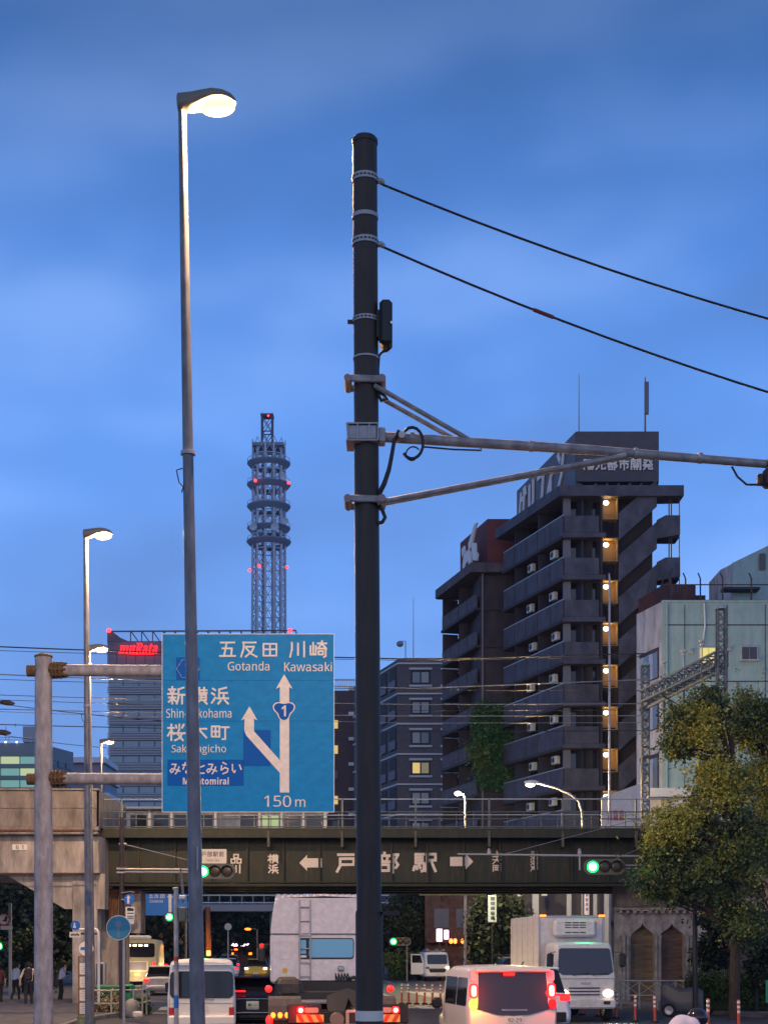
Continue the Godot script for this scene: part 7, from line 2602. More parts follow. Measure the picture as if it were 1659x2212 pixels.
	small_car("car", "white saloon with red tail lights beside the bus", "car", at(348, 2049, 72) * Vector3(1, 0, 1), 0.1, 1.7, 1.36, 4.4, white, true)
	small_car("car", "dark minivan with high red tail lights ahead of the white van", "car", at(378, 2049, 118) * Vector3(1, 0, 1), 0.1, 1.7, 1.75, 4.4, mk(0.05, 0.03, 0.03, 0.25), true, true)
	small_car("car", "pale blue white saloon just above the white van's right shoulder", "car", at(491, 2049, 112) * Vector3(1, 0, 1), 0.1, 1.72, 1.46, 4.4, mk(0.5, 0.56, 0.66, 0.28), true)
	small_car("car", "farther blue white car partly hidden by the pale blue saloon", "car", at(496, 2049, 126) * Vector3(1, 0, 1), 0.1, 1.75, 1.66, 4.4, mk(0.4, 0.48, 0.62, 0.28), true, true)
	t = small_car("taxi", "oncoming yellow car with glaring headlights left of the tractor unit", "taxi", at(553, 2049, 112) * Vector3(1, 0, 1), 0.02, 1.72, 1.42, 4.4, mk(0.6, 0.42, 0.06, 0.3), false)
	beam(t, Vector3(-0.7, 0.75, 0.2), Vector3(0, -0.06, 1), Color(1.0, 0.85, 0.5), 30.0, 40.0, 0.1)
	# ---- city bus
	d = 88.0
	t = thing("bus", "cream city bus seen from behind with a lit rear plate beside the beige pier", "bus", at(293, 2049, d) * Vector3(1, 0, 1), 0.1)
	s = Shape.new()
	hw = 1.22
	s.skin([ring(0.0, hw - 0.08, hw - 0.06, hw - 0.12, 0.35, 1.5, 2.66, 0.2, -0.05), ring(-0.1, hw, hw, hw - 0.05, 0.3, 1.5, 2.74, 0.22, -0.05), ring(-10, hw, hw, hw - 0.05, 0.3, 1.5, 2.74, 0.22, 0.0), ring(-10.4, hw - 0.1, hw - 0.1, hw - 0.2, 0.35, 1.5, 2.66, 0.2, 0.0)])
	part(t, "body", s, mk(0.36, 0.32, 0.22, 0.4))
	s = Shape.new()
	s.plate(on_end(0, 2.1, 1.5, -0.05, 0.012), rrect(2.2, 0.8, 0.12), 0.012)
	part(t, "window", s, M.glass_dark)
	s = Shape.new()
	for i in 4: s.box(Vector3(-0.35 + i * 0.32, 2.38, -0.02), Vector3(0.2, 0.11, 0.02), Basis.IDENTITY, 0.004)
	part(t, "destination_light", s, M.lamp_white)
	s = Shape.new()
	s.box(Vector3(0.05, 2.86, -1.6), Vector3(1.5, 0.2, 2.0), Basis.IDENTITY, 0.08)
	part(t, "roof_unit", s, white)
	s = Shape.new()
	s.plate(place(Vector3(0.1, 1.18, 0.02)), rrect(1.25, 0.62, 0.05), 0.03)
	part(t, "advert_board", s, mk(0.6, 0.55, 0.45, 0.4))
	s = Shape.new()
	s.plate(place(Vector3(0.1, 1.2, 0.026)), rrect(1.05, 0.46, 0.03), 0.004)
	part(t, "advert_print", s, mk(0.25, 0.22, 0.3, 0.5))
	number_plate(t, Vector3(0.1, 0.72, 0.02), "", mk(0.7, 0.5, 0.2, 0.4))
	for e in [-1, 1]:
		s = Shape.new()
		s.box(Vector3(e * 1.08, 1.3, 0.0), Vector3(0.16, 0.3, 0.06), Basis.IDENTITY, 0.02)
		part(t, "tail_light", s, M.stop)
		s = Shape.new()
		s.box(Vector3(e * 0.85, 0.62, 0.03), Vector3(0.3, 0.24, 0.06), Basis.IDENTITY, 0.02)
		part(t, "lamp_panel", s, glow(Color(1.0, 0.86, 0.62), 1.6))
		wheel(t, Vector3(e * 1.05, 0.48, -2.6), 0.48, 0.28)
	s = Shape.new()
	s.box(Vector3(0, 0.42, 0.05), Vector3(2.3, 0.22, 0.14), Basis.IDENTITY, 0.03)
	part(t, "bumper", s, mk(0.4, 0.36, 0.28, 0.5))
	shine(t, Vector3(0.1, 0.75, 0.9), Color(1.0, 0.86, 0.62), 1.2, 0.2)
	# ---- white van standing with its door open, facing us
	d = 104.0
	t = thing("van", "small white van facing us with its front door open beyond the orange posts", "van", at(945, 2049, d) * Vector3(1, 0, 1), 0.12)
	hw = 0.845
	s = Shape.new()
	ym = 1.08
	s.skin([ring(0.0, hw - 0.1, hw - 0.06, hw - 0.16, 0.32, ym, 1.9, 0.12, -0.55), ring(-0.1, hw, hw, hw - 0.08, 0.26, ym, 1.94, 0.14, -0.5), ring(-1.0, hw, hw, hw - 0.06, 0.26, ym, 1.96, 0.14, 0.0), ring(-4.6, hw, hw, hw - 0.06, 0.26, ym, 1.96, 0.14, 0.0), ring(-4.7, hw - 0.1, hw - 0.1, hw - 0.14, 0.3, ym, 1.9, 0.14, 0.0)])
	part(t, "body", s, white_cool)
	s = Shape.new()
	s.plate(on_end(0, 1.47, ym, -0.55, 0.012), rrect(1.36, 0.74, 0.08), 0.012)
	part(t, "windscreen", s, mk(0.05, 0.07, 0.11, 0.1))
	s = Shape.new()
	s.plate(place(Vector3(0, 0.72, 0.012)), PackedVector2Array([Vector2(-0.6, 0.1), Vector2(0.6, 0.1), Vector2(0.5, -0.14), Vector2(-0.5, -0.14)]), 0.02)
	part(t, "grille", s, M.black)
	s = Shape.new()
	s.box(Vector3(0, 0.85, 0.01), Vector3(1.1, 0.03, 0.03))
	part(t, "chrome_strip", s, M.chrome)
	for e in [-1, 1]:
		s = Shape.new()
		s.box(Vector3(e * 0.68, 0.9, -0.0), Vector3(0.24, 0.13, 0.1), Basis.IDENTITY, 0.03)
		part(t, "headlight", s, M.head if e > 0 else M.glass_blue)
		wheel(t, Vector3(e * 0.73, 0.32, -0.85), 0.32, 0.2)
		wheel(t, Vector3(e * 0.73, 0.32, -3.7), 0.32, 0.2)
	s = Shape.new()
	s.box(Vector3(0, 0.42, 0.03), Vector3(1.6, 0.2, 0.14), Basis.IDENTITY, 0.04)
	part(t, "bumper", s, white_cool)
	number_plate(t, Vector3(0, 0.45, 0.105), "", M.paper)
	s = Shape.new()
	s.plate(Transform3D(Basis(Vector3.UP, 0.3), Vector3(-1.3, 1.1, -0.6)), PackedVector2Array([Vector2(-0.45, -0.65), Vector2(0.45, -0.65), Vector2(0.48, 0.2), Vector2(0.3, 0.72), Vector2(-0.45, 0.74)]), 0.06)
	var door := part(t, "door", s, white_cool)
	s = Shape.new()
	s.plate(Transform3D(Basis(Vector3.UP, 0.3), Vector3(-1.3, 1.1, -0.59)), PackedVector2Array([Vector2(-0.38, 0.14), Vector2(0.4, 0.12), Vector2(0.26, 0.64), Vector2(-0.38, 0.66)]), 0.01)
	part(door, "window", s, M.glass_dark)
	s = Shape.new()
	s.box(Vector3(1.0, 1.2, -0.5), Vector3(0.18, 0.26, 0.1), Basis.IDENTITY, 0.03)
	part(t, "mirror", s, M.black)
	s = Shape.new()
	s.box(Vector3(0, 2.04, -2.0), Vector3(1.3, 0.06, 2.2), Basis.IDENTITY, 0.02)
	for e in [-0.55, 0.1, 0.55]: s.box(Vector3(e, 2.1, -1.2), Vector3(0.2, 0.14, 0.7), Basis.IDENTITY, 0.03)
	part(t, "roof_rack", s, mk(0.2, 0.2, 0.22, 0.5))
	lorry()

func tractor() -> void:
	var s: Shape
	var t := thing("tractor_unit", "white lorry tractor unit without trailer, seen from behind at the dark pole", "lorry", at(722.5, 2049, 28.3) * Vector3(1, 0, 1), 0.077)
	var wh := mk(0.74, 0.72, 0.74, 0.35, 0.0, "mottle", Vector3.ONE * 0.9)
	var frame := mk(0.022, 0.018, 0.018, 0.6, 0.0, "grime", Vector3.ONE * 2)
	var mud := mk(0.12, 0.1, 0.09, 0.75, 0.0, "stain", Vector3.ONE * 2)
	var zc := -5.2
	var W := 1.15
	# cab: lower sleeper box, roof box with a corrugated top
	s = Shape.new()
	s.box(Vector3(0, 1.98, zc - 1.0), Vector3(W * 2, 1.08, 2.0), Basis.IDENTITY, 0.05)
	part(t, "cab", s, wh)
	s = Shape.new()
	var rings := []
	for r in [[0.02, 0.0], [-0.05, 0.05], [-1.4, 0.05], [-1.9, -0.25]]:
		var z: float = zc + r[0]
		var q := PackedVector3Array()
		for p in [Vector2(0, 2.53), Vector2(W - 0.02, 2.53), Vector2(W - 0.005, 2.6), Vector2(W - 0.05, 3.0), Vector2(W - 0.1, 3.24 + r[1]), Vector2(W - 0.2, 3.3 + r[1]), Vector2(0, 3.34 + r[1]), Vector2(-W + 0.2, 3.3 + r[1]), Vector2(-W + 0.1, 3.24 + r[1]), Vector2(-W + 0.05, 3.0), Vector2(-W + 0.005, 2.6), Vector2(-W + 0.02, 2.53)]:
			q.append(Vector3(p.x, p.y, z))
		rings.append(q)
	s.skin(rings)
	part(t, "roof_box", s, wh)
	for i in 15:
		s = Shape.new()
		s.tube([Vector3(-0.98 + i * 0.14, 3.335, zc + 0.0), Vector3(-0.98 + i * 0.14, 3.36, zc - 1.4)], 0.055, 8)
		part(t, "roof_rib", s, wh)
	s = Shape.new()
	s.box(Vector3(0, 2.525, zc + 0.005), Vector3(W * 2 - 0.04, 0.02, 0.02))
	part(t, "seam", s, mk(0.2, 0.19, 0.2, 0.7))
	s = Shape.new()
	s.plate(place(Vector3(0.06, 2.2, zc + 0.012)), rrect(1.2, 0.46, 0.07), 0.012)
	part(t, "window_seal", s, M.black)
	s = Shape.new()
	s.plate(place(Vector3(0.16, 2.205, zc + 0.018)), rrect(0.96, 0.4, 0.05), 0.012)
	part(t, "window", s, M.glass_painted_sky)
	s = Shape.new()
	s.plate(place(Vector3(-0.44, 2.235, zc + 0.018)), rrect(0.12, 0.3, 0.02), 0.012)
	part(t, "window", s, M.glass_painted_sky)
	s = Shape.new()
	s.plate(place(Vector3(-0.44, 2.03, zc + 0.018)), rrect(0.14, 0.05, 0.02), 0.012)
	part(t, "vent", s, wh)
	s = Shape.new()
	for pl in [[-0.83, 2.17, 0.24, 0.4], [-0.83, 2.17, 0.21, 0.37]]:
		for e: Array in [[0, 0.5, 1, 0], [0, -0.5, 1, 0], [0.5, 0, 0, 1], [-0.5, 0, 0, 1]]:
			s.box(Vector3(pl[0] + e[0] * pl[2], pl[1] + e[1] * pl[3], zc + 0.004), Vector3(maxf(e[2] * pl[2], 0.012), maxf(e[3] * pl[3], 0.012), 0.014))
	part(t, "pressed_panel", s, wh)
	s = Shape.new()
	for x in [-0.52, -0.29]: s.tube([Vector3(x, 1.5, zc + 0.06), Vector3(x, 3.2, zc + 0.06), Vector3(x, 3.26, zc + 0.0)], 0.017, 8)
	for i in 6: s.tube([Vector3(-0.52, 1.6 + i * 0.3, zc + 0.06), Vector3(-0.29, 1.6 + i * 0.3, zc + 0.06)], 0.013, 8)
	part(t, "ladder", s, M.alu)
	s = Shape.new()
	s.plate(place(Vector3(-0.84, 1.72, zc + 0.006)), disc(0.06, 18), 0.004)
	part(t, "sticker", s, M.yellow)
	s = Shape.new()
	s.box(Vector3(0.37, 1.77, zc + 0.05), Vector3(0.13, 0.1, 0.08), Basis.IDENTITY, 0.02)
	part(t, "work_light", s, M.alu)
	s = Shape.new()
	for i in 5: s.tube([Vector3(0.26 + i * 0.06, 1.5, zc + 0.08), Vector3(0.25 + i * 0.065, 1.66, zc + 0.1), Vector3(0.3 + i * 0.07, 1.5, zc + 0.3)], 0.014, 6)
	s.tube([Vector3(0.5, 1.52, zc + 0.1), Vector3(0.64, 1.58, zc + 0.2), Vector3(0.8, 1.5, zc + 0.1)], 0.04, 8)
	part(t, "air_hose", s, M.cable)
	s = Shape.new()
	s.tube([Vector3(-W - 0.02, 2.3, zc - 1.6), Vector3(-W - 0.2, 2.25, zc - 1.7)], 0.015, 6)
	s.box(Vector3(-W - 0.2, 2.05, zc - 1.7), Vector3(0.16, 0.34, 0.1), Basis.IDENTITY, 0.04)
	part(t, "mirror", s, M.black)
	# chassis
	s = Shape.new()
	s.box(Vector3(0, 1.3, zc - 0.2), Vector3(2.1, 0.42, 1.0), Basis.IDENTITY, 0.03)
	s.box(Vector3(0, 1.0, zc + 0.8), Vector3(2.0, 0.6, 1.2), Basis.IDENTITY, 0.03)
	part(t, "engine_bay", s, M.black)
	s = Shape.new()
	for e in [-0.42, 0.42]: s.box(Vector3(e, 0.92, -2.6), Vector3(0.1, 0.3, 5.2))
	for z in [-0.25, -1.4, -3.0]: s.box(Vector3(0, 0.92, z), Vector3(0.9, 0.2, 0.14))
	part(t, "frame", s, frame)
	s = Shape.new()
	s.box(Vector3(0.15, 1.12, -3.0), Vector3(1.5, 0.04, 1.6), Basis.IDENTITY, 0.01)
	part(t, "deck_plate", s, mk(0.22, 0.22, 0.25, 0.5, 0.3, "mottle"))
	s = Shape.new()
	s.box(Vector3(-0.75, 1.25, zc + 1.15), Vector3(0.55, 0.62, 0.5), Basis.IDENTITY, 0.1)
	part(t, "air_tank", s, mk(0.06, 0.05, 0.044, 0.6, 0.0, "stain", Vector3.ONE * 2))
	s = Shape.new()
	s.box(Vector3(-0.8, 1.5, zc + 0.7), Vector3(0.5, 0.2, 0.5), Basis.IDENTITY, 0.08)
	part(t, "air_cleaner", s, mk(0.13, 0.11, 0.095, 0.6, 0.0, "stain", Vector3.ONE * 2))
	s = Shape.new()
	s.plate(Transform3D(Basis(Vector3.RIGHT, -1.15), Vector3(0.35, 1.2, -1.6)), PackedVector2Array([Vector2(-0.42, -0.5), Vector2(-0.1, -0.5), Vector2(0, 0.1), Vector2(0.1, -0.5), Vector2(0.42, -0.5), Vector2(0.42, 0.2), Vector2(0.0, 0.55), Vector2(-0.42, 0.2)]), 0.12)
	part(t, "coupling_plate", s, frame)
	# wheels under mudguards with quarter-round tops
	for e in [-1, 1]:
		wheel(t, Vector3(e * 0.93, 0.5, -1.15), 0.5, 0.52)
		wheel(t, Vector3(e * 1.0, 0.5, -4.9), 0.5, 0.3)
		var gx: float = e * 0.9
		var pts := []
		for i in 9: pts.append(Vector2(cos(PI * i / 8.0), sin(PI * i / 8.0)) * 0.62)
		s = Shape.new()
		for i in 8:
			var a := Vector3(gx, 0.66 + pts[i].y, -1.15 + pts[i].x)
			var b := Vector3(gx, 0.66 + pts[i + 1].y, -1.15 + pts[i + 1].x)
			s.bar(a, b + (b - a) * 0.05, 0.62, 0.025, Vector3(0, pts[i].y + 0.2, pts[i].x))
		part(t, "mudguard", s, mud)
		s = Shape.new()
		s.box(Vector3(gx, 0.62, -0.5), Vector3(0.62, 0.5, 0.02))
		part(t, "mud_flap", s, M.rubber)
		s = Shape.new()
		var ox := 0.5 if e > 0 else 0.0
		s.box(Vector3(e * 0.55 + ox, 1.0, 0.02), Vector3(0.62, 0.36, 0.12), Basis.IDENTITY, 0.02)
		part(t, "lamp_bracket", s, frame)
		s = Shape.new()
		s.box(Vector3(e * 0.62 + ox, 1.07, 0.1), Vector3(0.14, 0.13, 0.06), Basis.IDENTITY, 0.03)
		var tl := part(t, "tail_light", s, M.stop)
		s = Shape.new()
		s.ball(Vector3(e * 0.62 + ox, 1.07, 0.13), Vector3(0.045, 0.045, 0.01), 6, 10)
		part(tl, "lamp_core", s, M.stop_core)
		s = Shape.new()
		s.box(Vector3(e * 0.42 + ox, 1.07, 0.1), Vector3(0.25, 0.1, 0.05), Basis.IDENTITY, 0.02)
		part(t, "reversing_light", s, glow(Color(1.0, 0.5, 0.4), 0.5))
		s = Shape.new()
		s.box(Vector3(e * 0.45 + ox, 0.92, 0.1), Vector3(0.5, 0.14, 0.02))
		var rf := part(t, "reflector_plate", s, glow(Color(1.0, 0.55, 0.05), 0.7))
		for i in 3:
			s = Shape.new()
			var x: float = e * 0.45 + ox + (i - 1) * 0.17
			s.plate(place(Vector3(x, 0.92, 0.114)), PackedVector2Array([Vector2(-0.075 * e, -0.068), Vector2(0.005 * e, -0.068), Vector2(0.075 * e, 0.068), Vector2(-0.005 * e, 0.068)]), 0.003)
			part(rf, "stripe", s, mk(0.6, 0.05, 0.02, 0.4))
	for i in 3:
		s = Shape.new()
		s.ball(Vector3(-1.12 + i * 0.13, 0.96, -0.4), Vector3(0.045, 0.055, 0.03), 6, 10)
		part(t, "marker_light", s, M.amber)
	s = Shape.new()
	s.ball(Vector3(-1.19, 0.86, -0.4), Vector3(0.07, 0.1, 0.05), 6, 10)
	part(t, "marker_light", s, M.stop)
	for e in [-1.2, 1.16]:
		s = Shape.new()
		s.ball(Vector3(e, 1.42, -1.6), Vector3(0.07, 0.07, 0.05), 6, 10)
		part(t, "marker_light", s, M.stop)
	s = Shape.new()
	s.box(Vector3(0.33, 0.93, 0.14), Vector3(0.26, 0.3, 0.1), Basis.IDENTITY, 0.03)
	var nb := part(t, "lamp_box", s, mk(0.4, 0.34, 0.24, 0.5))
	s = Shape.new()
	s.box(Vector3(0.34, 0.93, 0.193), Vector3(0.16, 0.2, 0.01))
	part(nb, "cover", s, M.black)
	s = Shape.new()
	s.tube([Vector3(0.04, 0.9, 0.05), Vector3(0.04, 0.9, 0.18)], 0.13, 14)
	part(t, "tow_coupling", s, mk(0.2, 0.17, 0.12, 0.5, 0.4))
	for e in [-0.62, 0.62]: shine(t, Vector3(e, 1.04, 0.3), Color(1.0, 0.08, 0.04), 0.35, 0.06)

func minivan() -> void:
	var s: Shape
	var t := thing("minivan", "tall beige minivan with bright tail lights and plate 92-29, right of the dark pole", "minivan", at(1108, 2049, 28.4) * Vector3(1, 0, 1), 0.15)
	var paint := mk(0.7, 0.64, 0.58, 0.25)
	var hw := 0.84
	var ym := 1.08
	var H := 1.86
	s = Shape.new()
	s.skin([ring(0.0, hw - 0.1, hw - 0.04, hw - 0.1, 0.4, ym, H - 0.06, 0.1, -0.12), ring(-0.06, hw - 0.02, hw, hw - 0.05, 0.3, ym, H - 0.02, 0.12, -0.12), ring(-0.3, hw, hw, hw - 0.05, 0.26, ym, H, 0.13, -0.06), ring(-2.0, hw, hw, hw - 0.05, 0.26, ym, H, 0.13, 0.0), ring(-2.55, hw, hw, hw - 0.08, 0.26, ym, H - 0.06, 0.14, 0.0)])
	part(t, "body", s, paint)
	s = Shape.new()
	s.skin([ring(-2.4, hw - 0.01, hw - 0.01, hw - 0.1, 0.26, 0.9, 1.06, 0.06, 0.0), ring(-3.0, hw - 0.02, hw - 0.02, hw - 0.1, 0.26, 0.85, 1.02, 0.08, 0.0), ring(-3.38, hw - 0.16, hw - 0.16, hw - 0.24, 0.32, 0.7, 0.88, 0.1, 0.0)])
	part(t, "bonnet", s, paint)
	s = Shape.new()
	s.skin([ring(-2.5, hw - 0.03, hw - 0.03, hw - 0.11, 0.98, 1.05, H - 0.08, 0.12, 0.0), ring(-2.9, hw - 0.05, hw - 0.05, hw - 0.13, 0.98, 1.0, H - 0.12, 0.12, 0.62)])
	part(t, "windscreen", s, M.glass_dark)
	# tailgate glass and the dark lower band with its V edge
	s = Shape.new()
	s.plate(on_end(0, 1.1, ym, -0.12, 0.014).translated_local(Vector3(0, 0, 0)), PackedVector2Array([Vector2(-0.64, 0.66), Vector2(0.64, 0.66), Vector2(0.66, 0.1), Vector2(0.69, -0.02), Vector2(0.3, -0.12), Vector2(0.0, -0.14), Vector2(-0.3, -0.12), Vector2(-0.69, -0.02), Vector2(-0.66, 0.1)]), 0.014)
	part(t, "window", s, mk(0.02, 0.012, 0.022, 0.07))
	s = Shape.new()
	s.box(Vector3(0, H - 0.06, -0.02), Vector3(1.4, 0.06, 0.16), Basis.IDENTITY, 0.02)
	part(t, "spoiler", s, paint)
	s = Shape.new()
	s.box(Vector3(-0.08, H - 0.13, 0.0), Vector3(0.22, 0.07, 0.03), Basis.IDENTITY, 0.02)
	part(t, "brake_or_reflected_light", s, M.stop)
	s = Shape.new()
	s.box(Vector3(0.02, 1.07, 0.03), Vector3(0.5, 0.03, 0.02), Basis.IDENTITY, 0.008)
	part(t, "chrome_strip", s, M.chrome)
	s = Shape.new()
	s.box(Vector3(-0.1, 1.42, -0.035), Vector3(0.26, 0.06, 0.006))
	part(t, "brake_or_reflected_light", s, M.stop_reflection)  # red light of another car seen in the glass, added as a glowing strip
	for e in [-1, 1]:
		s = Shape.new()
		s.plate(on_end(e * 0.735, 1.42, ym, -0.12, 0.03), rrect(0.15, 0.28, 0.06), 0.08)
		var tl := part(t, "tail_light", s, M.stop)
		s = Shape.new()
		s.plate(on_end(e * 0.735, 1.42, ym, -0.12, 0.036), rrect(0.09, 0.2, 0.04), 0.006)
		part(tl, "lamp_core", s, M.stop_core)
		s = Shape.new()
		s.plate(on_end(e * 0.735, 1.7, ym, -0.12, 0.026), rrect(0.12, 0.2, 0.04), 0.07)
		part(t, "lamp_lens", s, mk(0.62, 0.45, 0.45, 0.2))
		s = Shape.new()
		s.plate(on_end(e * 0.745, 1.17, ym, -0.12, 0.03), rrect(0.14, 0.19, 0.06), 0.08)
		part(t, "indicator_light", s, glow(Color(1.0, 0.55, 0.1), 6.0) if e < 0 else M.red)
		side_window(t, "window", e, -0.25, -1.15, 1.13, 1.66, hw, hw - 0.05, ym, H - 0.13, M.glass_dark)
		side_window(t, "window", e, -1.22, -2.3, 1.13, 1.66, hw, hw - 0.05, ym, H - 0.13, M.glass_dark)
		wheel(t, Vector3(e * 0.76, 0.29, -0.55), 0.29, 0.17)
		wheel(t, Vector3(e * 0.76, 0.29, -2.9), 0.29, 0.17)
		s = Shape.new()
		s.box(Vector3(e * 0.97, 1.12, -2.45), Vector3(0.2, 0.22, 0.12), Basis.IDENTITY, 0.05)
		part(t, "mirror", s, M.black)
	shine(t, Vector3(-0.76, 1.42, 0.16), Color(1.0, 0.07, 0.03), 0.5, 0.06)
	shine(t, Vector3(0.74, 1.42, 0.18), Color(1.0, 0.07, 0.03), 0.4, 0.06)
	shine(t, Vector3(-0.74, 1.16, 0.2), Color(1.0, 0.6, 0.2), 0.3, 0.06)
	s = Shape.new()
	s.box(Vector3(0, 0.5, 0.0), Vector3(1.62, 0.34, 0.12), Basis.IDENTITY, 0.06)
	part(t, "bumper", s, paint)
	number_plate(t, Vector3(0.02, 0.9, 0.018), "92-29", M.paper)
	s = Shape.new()
	s.tube([Vector3(0.3, H + 0.03, -0.6), Vector3(0.32, H + 0.09, -0.5)], 0.012, 6)
	part(t, "aerial", s, M.black)

func lorry() -> void:
	var s: Shape
	var d := 46.0
	var t := thing("box_lorry", "white refrigerated box lorry facing us with one lit headlamp, behind the beige minivan", "lorry", at(1265, 2049, d) * Vector3(1, 0, 1), 0.115)
	var wh := mk(0.66, 0.65, 0.64, 0.35, 0.0, "mottle", Vector3.ONE * 0.7)
	var hw := 0.92
	var ym := 1.32
	s = Shape.new()
	s.skin([ring(0.0, hw - 0.06, hw - 0.04, hw - 0.12, 0.42, ym, 2.3, 0.12, -0.22), ring(-0.1, hw, hw, hw - 0.06, 0.4, ym, 2.36, 0.14, -0.2), ring(-0.6, hw, hw, hw - 0.05, 0.4, ym, 2.38, 0.14, 0.0), ring(-1.6, hw, hw, hw - 0.05, 0.4, ym, 2.38, 0.14, 0.0)])
	part(t, "cab", s, wh)
	s = Shape.new()
	s.plate(on_end(0, 1.82, ym, -0.22, 0.014), PackedVector2Array([Vector2(-0.84, -0.33), Vector2(-0.7, -0.42), Vector2(0.7, -0.42), Vector2(0.84, -0.33), Vector2(0.78, 0.36), Vector2(0.72, 0.4), Vector2(-0.72, 0.4), Vector2(-0.78, 0.36)]), 0.014)
	part(t, "windscreen", s, mk(0.035, 0.045, 0.065, 0.08))
	s = Shape.new()
	s.tube([Vector3(-0.4, 1.4, 0.02), Vector3(0.1, 1.46, 0.01)], 0.012, 6)
	s.tube([Vector3(0.2, 1.4, 0.02), Vector3(0.65, 1.46, 0.01)], 0.012, 6)
	part(t, "wiper", s, M.black)
	s = Shape.new()
	for i in 3: s.box(Vector3(-0.05, 1.02 - i * 0.1, 0.0), Vector3(0.95, 0.035, 0.05), Basis.IDENTITY, 0.008)
	part(t, "grille", s, M.black)
	s = Shape.new()
	for x in [-0.86, 0.86]: s.box(Vector3(x, 0.95, -0.02), Vector3(0.012, 0.7, 0.05))
	s.box(Vector3(0, 1.3, 0.004), Vector3(1.72, 0.012, 0.02))
	part(t, "panel_seam", s, mk(0.12, 0.12, 0.12, 0.7))
	s = Shape.new()
	s.box(Vector3(0, 1.16, 0.008), Vector3(0.3, 0.05, 0.02), Basis.IDENTITY, 0.008)
	part(t, "badge", s, M.chrome)
	s = Shape.new()
	s.box(Vector3(0, 0.55, 0.02), Vector3(1.82, 0.3, 0.14), Basis.IDENTITY, 0.05)
	part(t, "bumper", s, wh)
	number_plate(t, Vector3(-0.02, 0.6, 0.1), "", mk(0.5, 0.55, 0.45, 0.4))
	for e in [-1, 1]:
		s = Shape.new()
		s.ball(Vector3(e * 0.68, 0.86, 0.0), Vector3(0.16, 0.11, 0.06), 8, 14)
		part(t, "headlight", s, M.head)
		s = Shape.new()
		s.box(Vector3(e * 0.62, 0.58, 0.1), Vector3(0.2, 0.1, 0.02), Basis.IDENTITY, 0.008)
		part(t, "fog_light", s, M.black)
		s = Shape.new()
		s.tube([Vector3(e * 0.88, 2.1, -0.2), Vector3(e * 1.08, 2.08, 0.02), Vector3(e * 1.1, 1.5, 0.04)], 0.016, 6)
		s.box(Vector3(e * 1.1, 1.85, 0.04), Vector3(0.2, 0.42, 0.1), Basis.IDENTITY, 0.05)
		part(t, "mirror", s, M.black)
		side_window(t, "window", e, -0.45, -1.3, 1.42, 2.05, hw, hw - 0.05, ym, 2.24, M.glass_dark)
		wheel(t, Vector3(e * 0.8, 0.38, -0.7), 0.38, 0.22)
		wheel(t, Vector3(e * 0.8, 0.38, -5.2), 0.38, 0.4)
	beam(t, Vector3(0.7, 0.86, 0.16), Vector3(0, -0.08, 1), Color(1.0, 0.82, 0.6), 30.0, 42.0, 0.1)
	# refrigerated box
	s = Shape.new()
	s.box(Vector3(0, 2.1, -4.1), Vector3(2.04, 2.24, 4.5), Basis.IDENTITY, 0.03)
	part(t, "box", s, wh)
	s = Shape.new()
	for i in 5: s.box(Vector3(-1.022, 2.1, -2.7 - i * 0.85), Vector3(0.008, 2.2, 0.02))
	for x in [-1.0, 1.0]: s.box(Vector3(x, 2.1, -1.86), Vector3(0.07, 2.2, 0.05), Basis.IDENTITY, 0.01)
	s.box(Vector3(0, 3.19, -1.86), Vector3(2.0, 0.06, 0.05), Basis.IDENTITY, 0.01)
	part(t, "corner_trim", s, M.alu)
	s = Shape.new()
	s.box(Vector3(0.07, 2.83, -1.72), Vector3(1.35, 0.55, 0.26), Basis.IDENTITY, 0.08)
	var ru := part(t, "cooling_unit", s, wh)
	for i in 4:
		for k in 3:
			s = Shape.new()
			s.box(Vector3(-0.16 + k * 0.23, 3.0 - i * 0.075 - (0.08 if i == 3 else 0.0), -1.588), Vector3(0.2, 0.032, 0.012), Basis.IDENTITY, 0.004)
			part(ru, "slot", s, M.black)
	for x in [-0.9, 0.96]:
		s = Shape.new()
		s.box(Vector3(x, 3.22, -1.82), Vector3(0.2, 0.06, 0.07), Basis.IDENTITY, 0.02)
		part(t, "marker_light", s, M.amber)
	s = Shape.new()
	s.box(Vector3(-1.025, 1.6, -3.4), Vector3(0.01, 0.12, 0.25))
	part(t, "side_marker", s, M.red)
	s = Shape.new()
	s.box(Vector3(0, 0.75, -3.9), Vector3(0.9, 0.3, 4.6))
	part(t, "chassis", s, M.black)

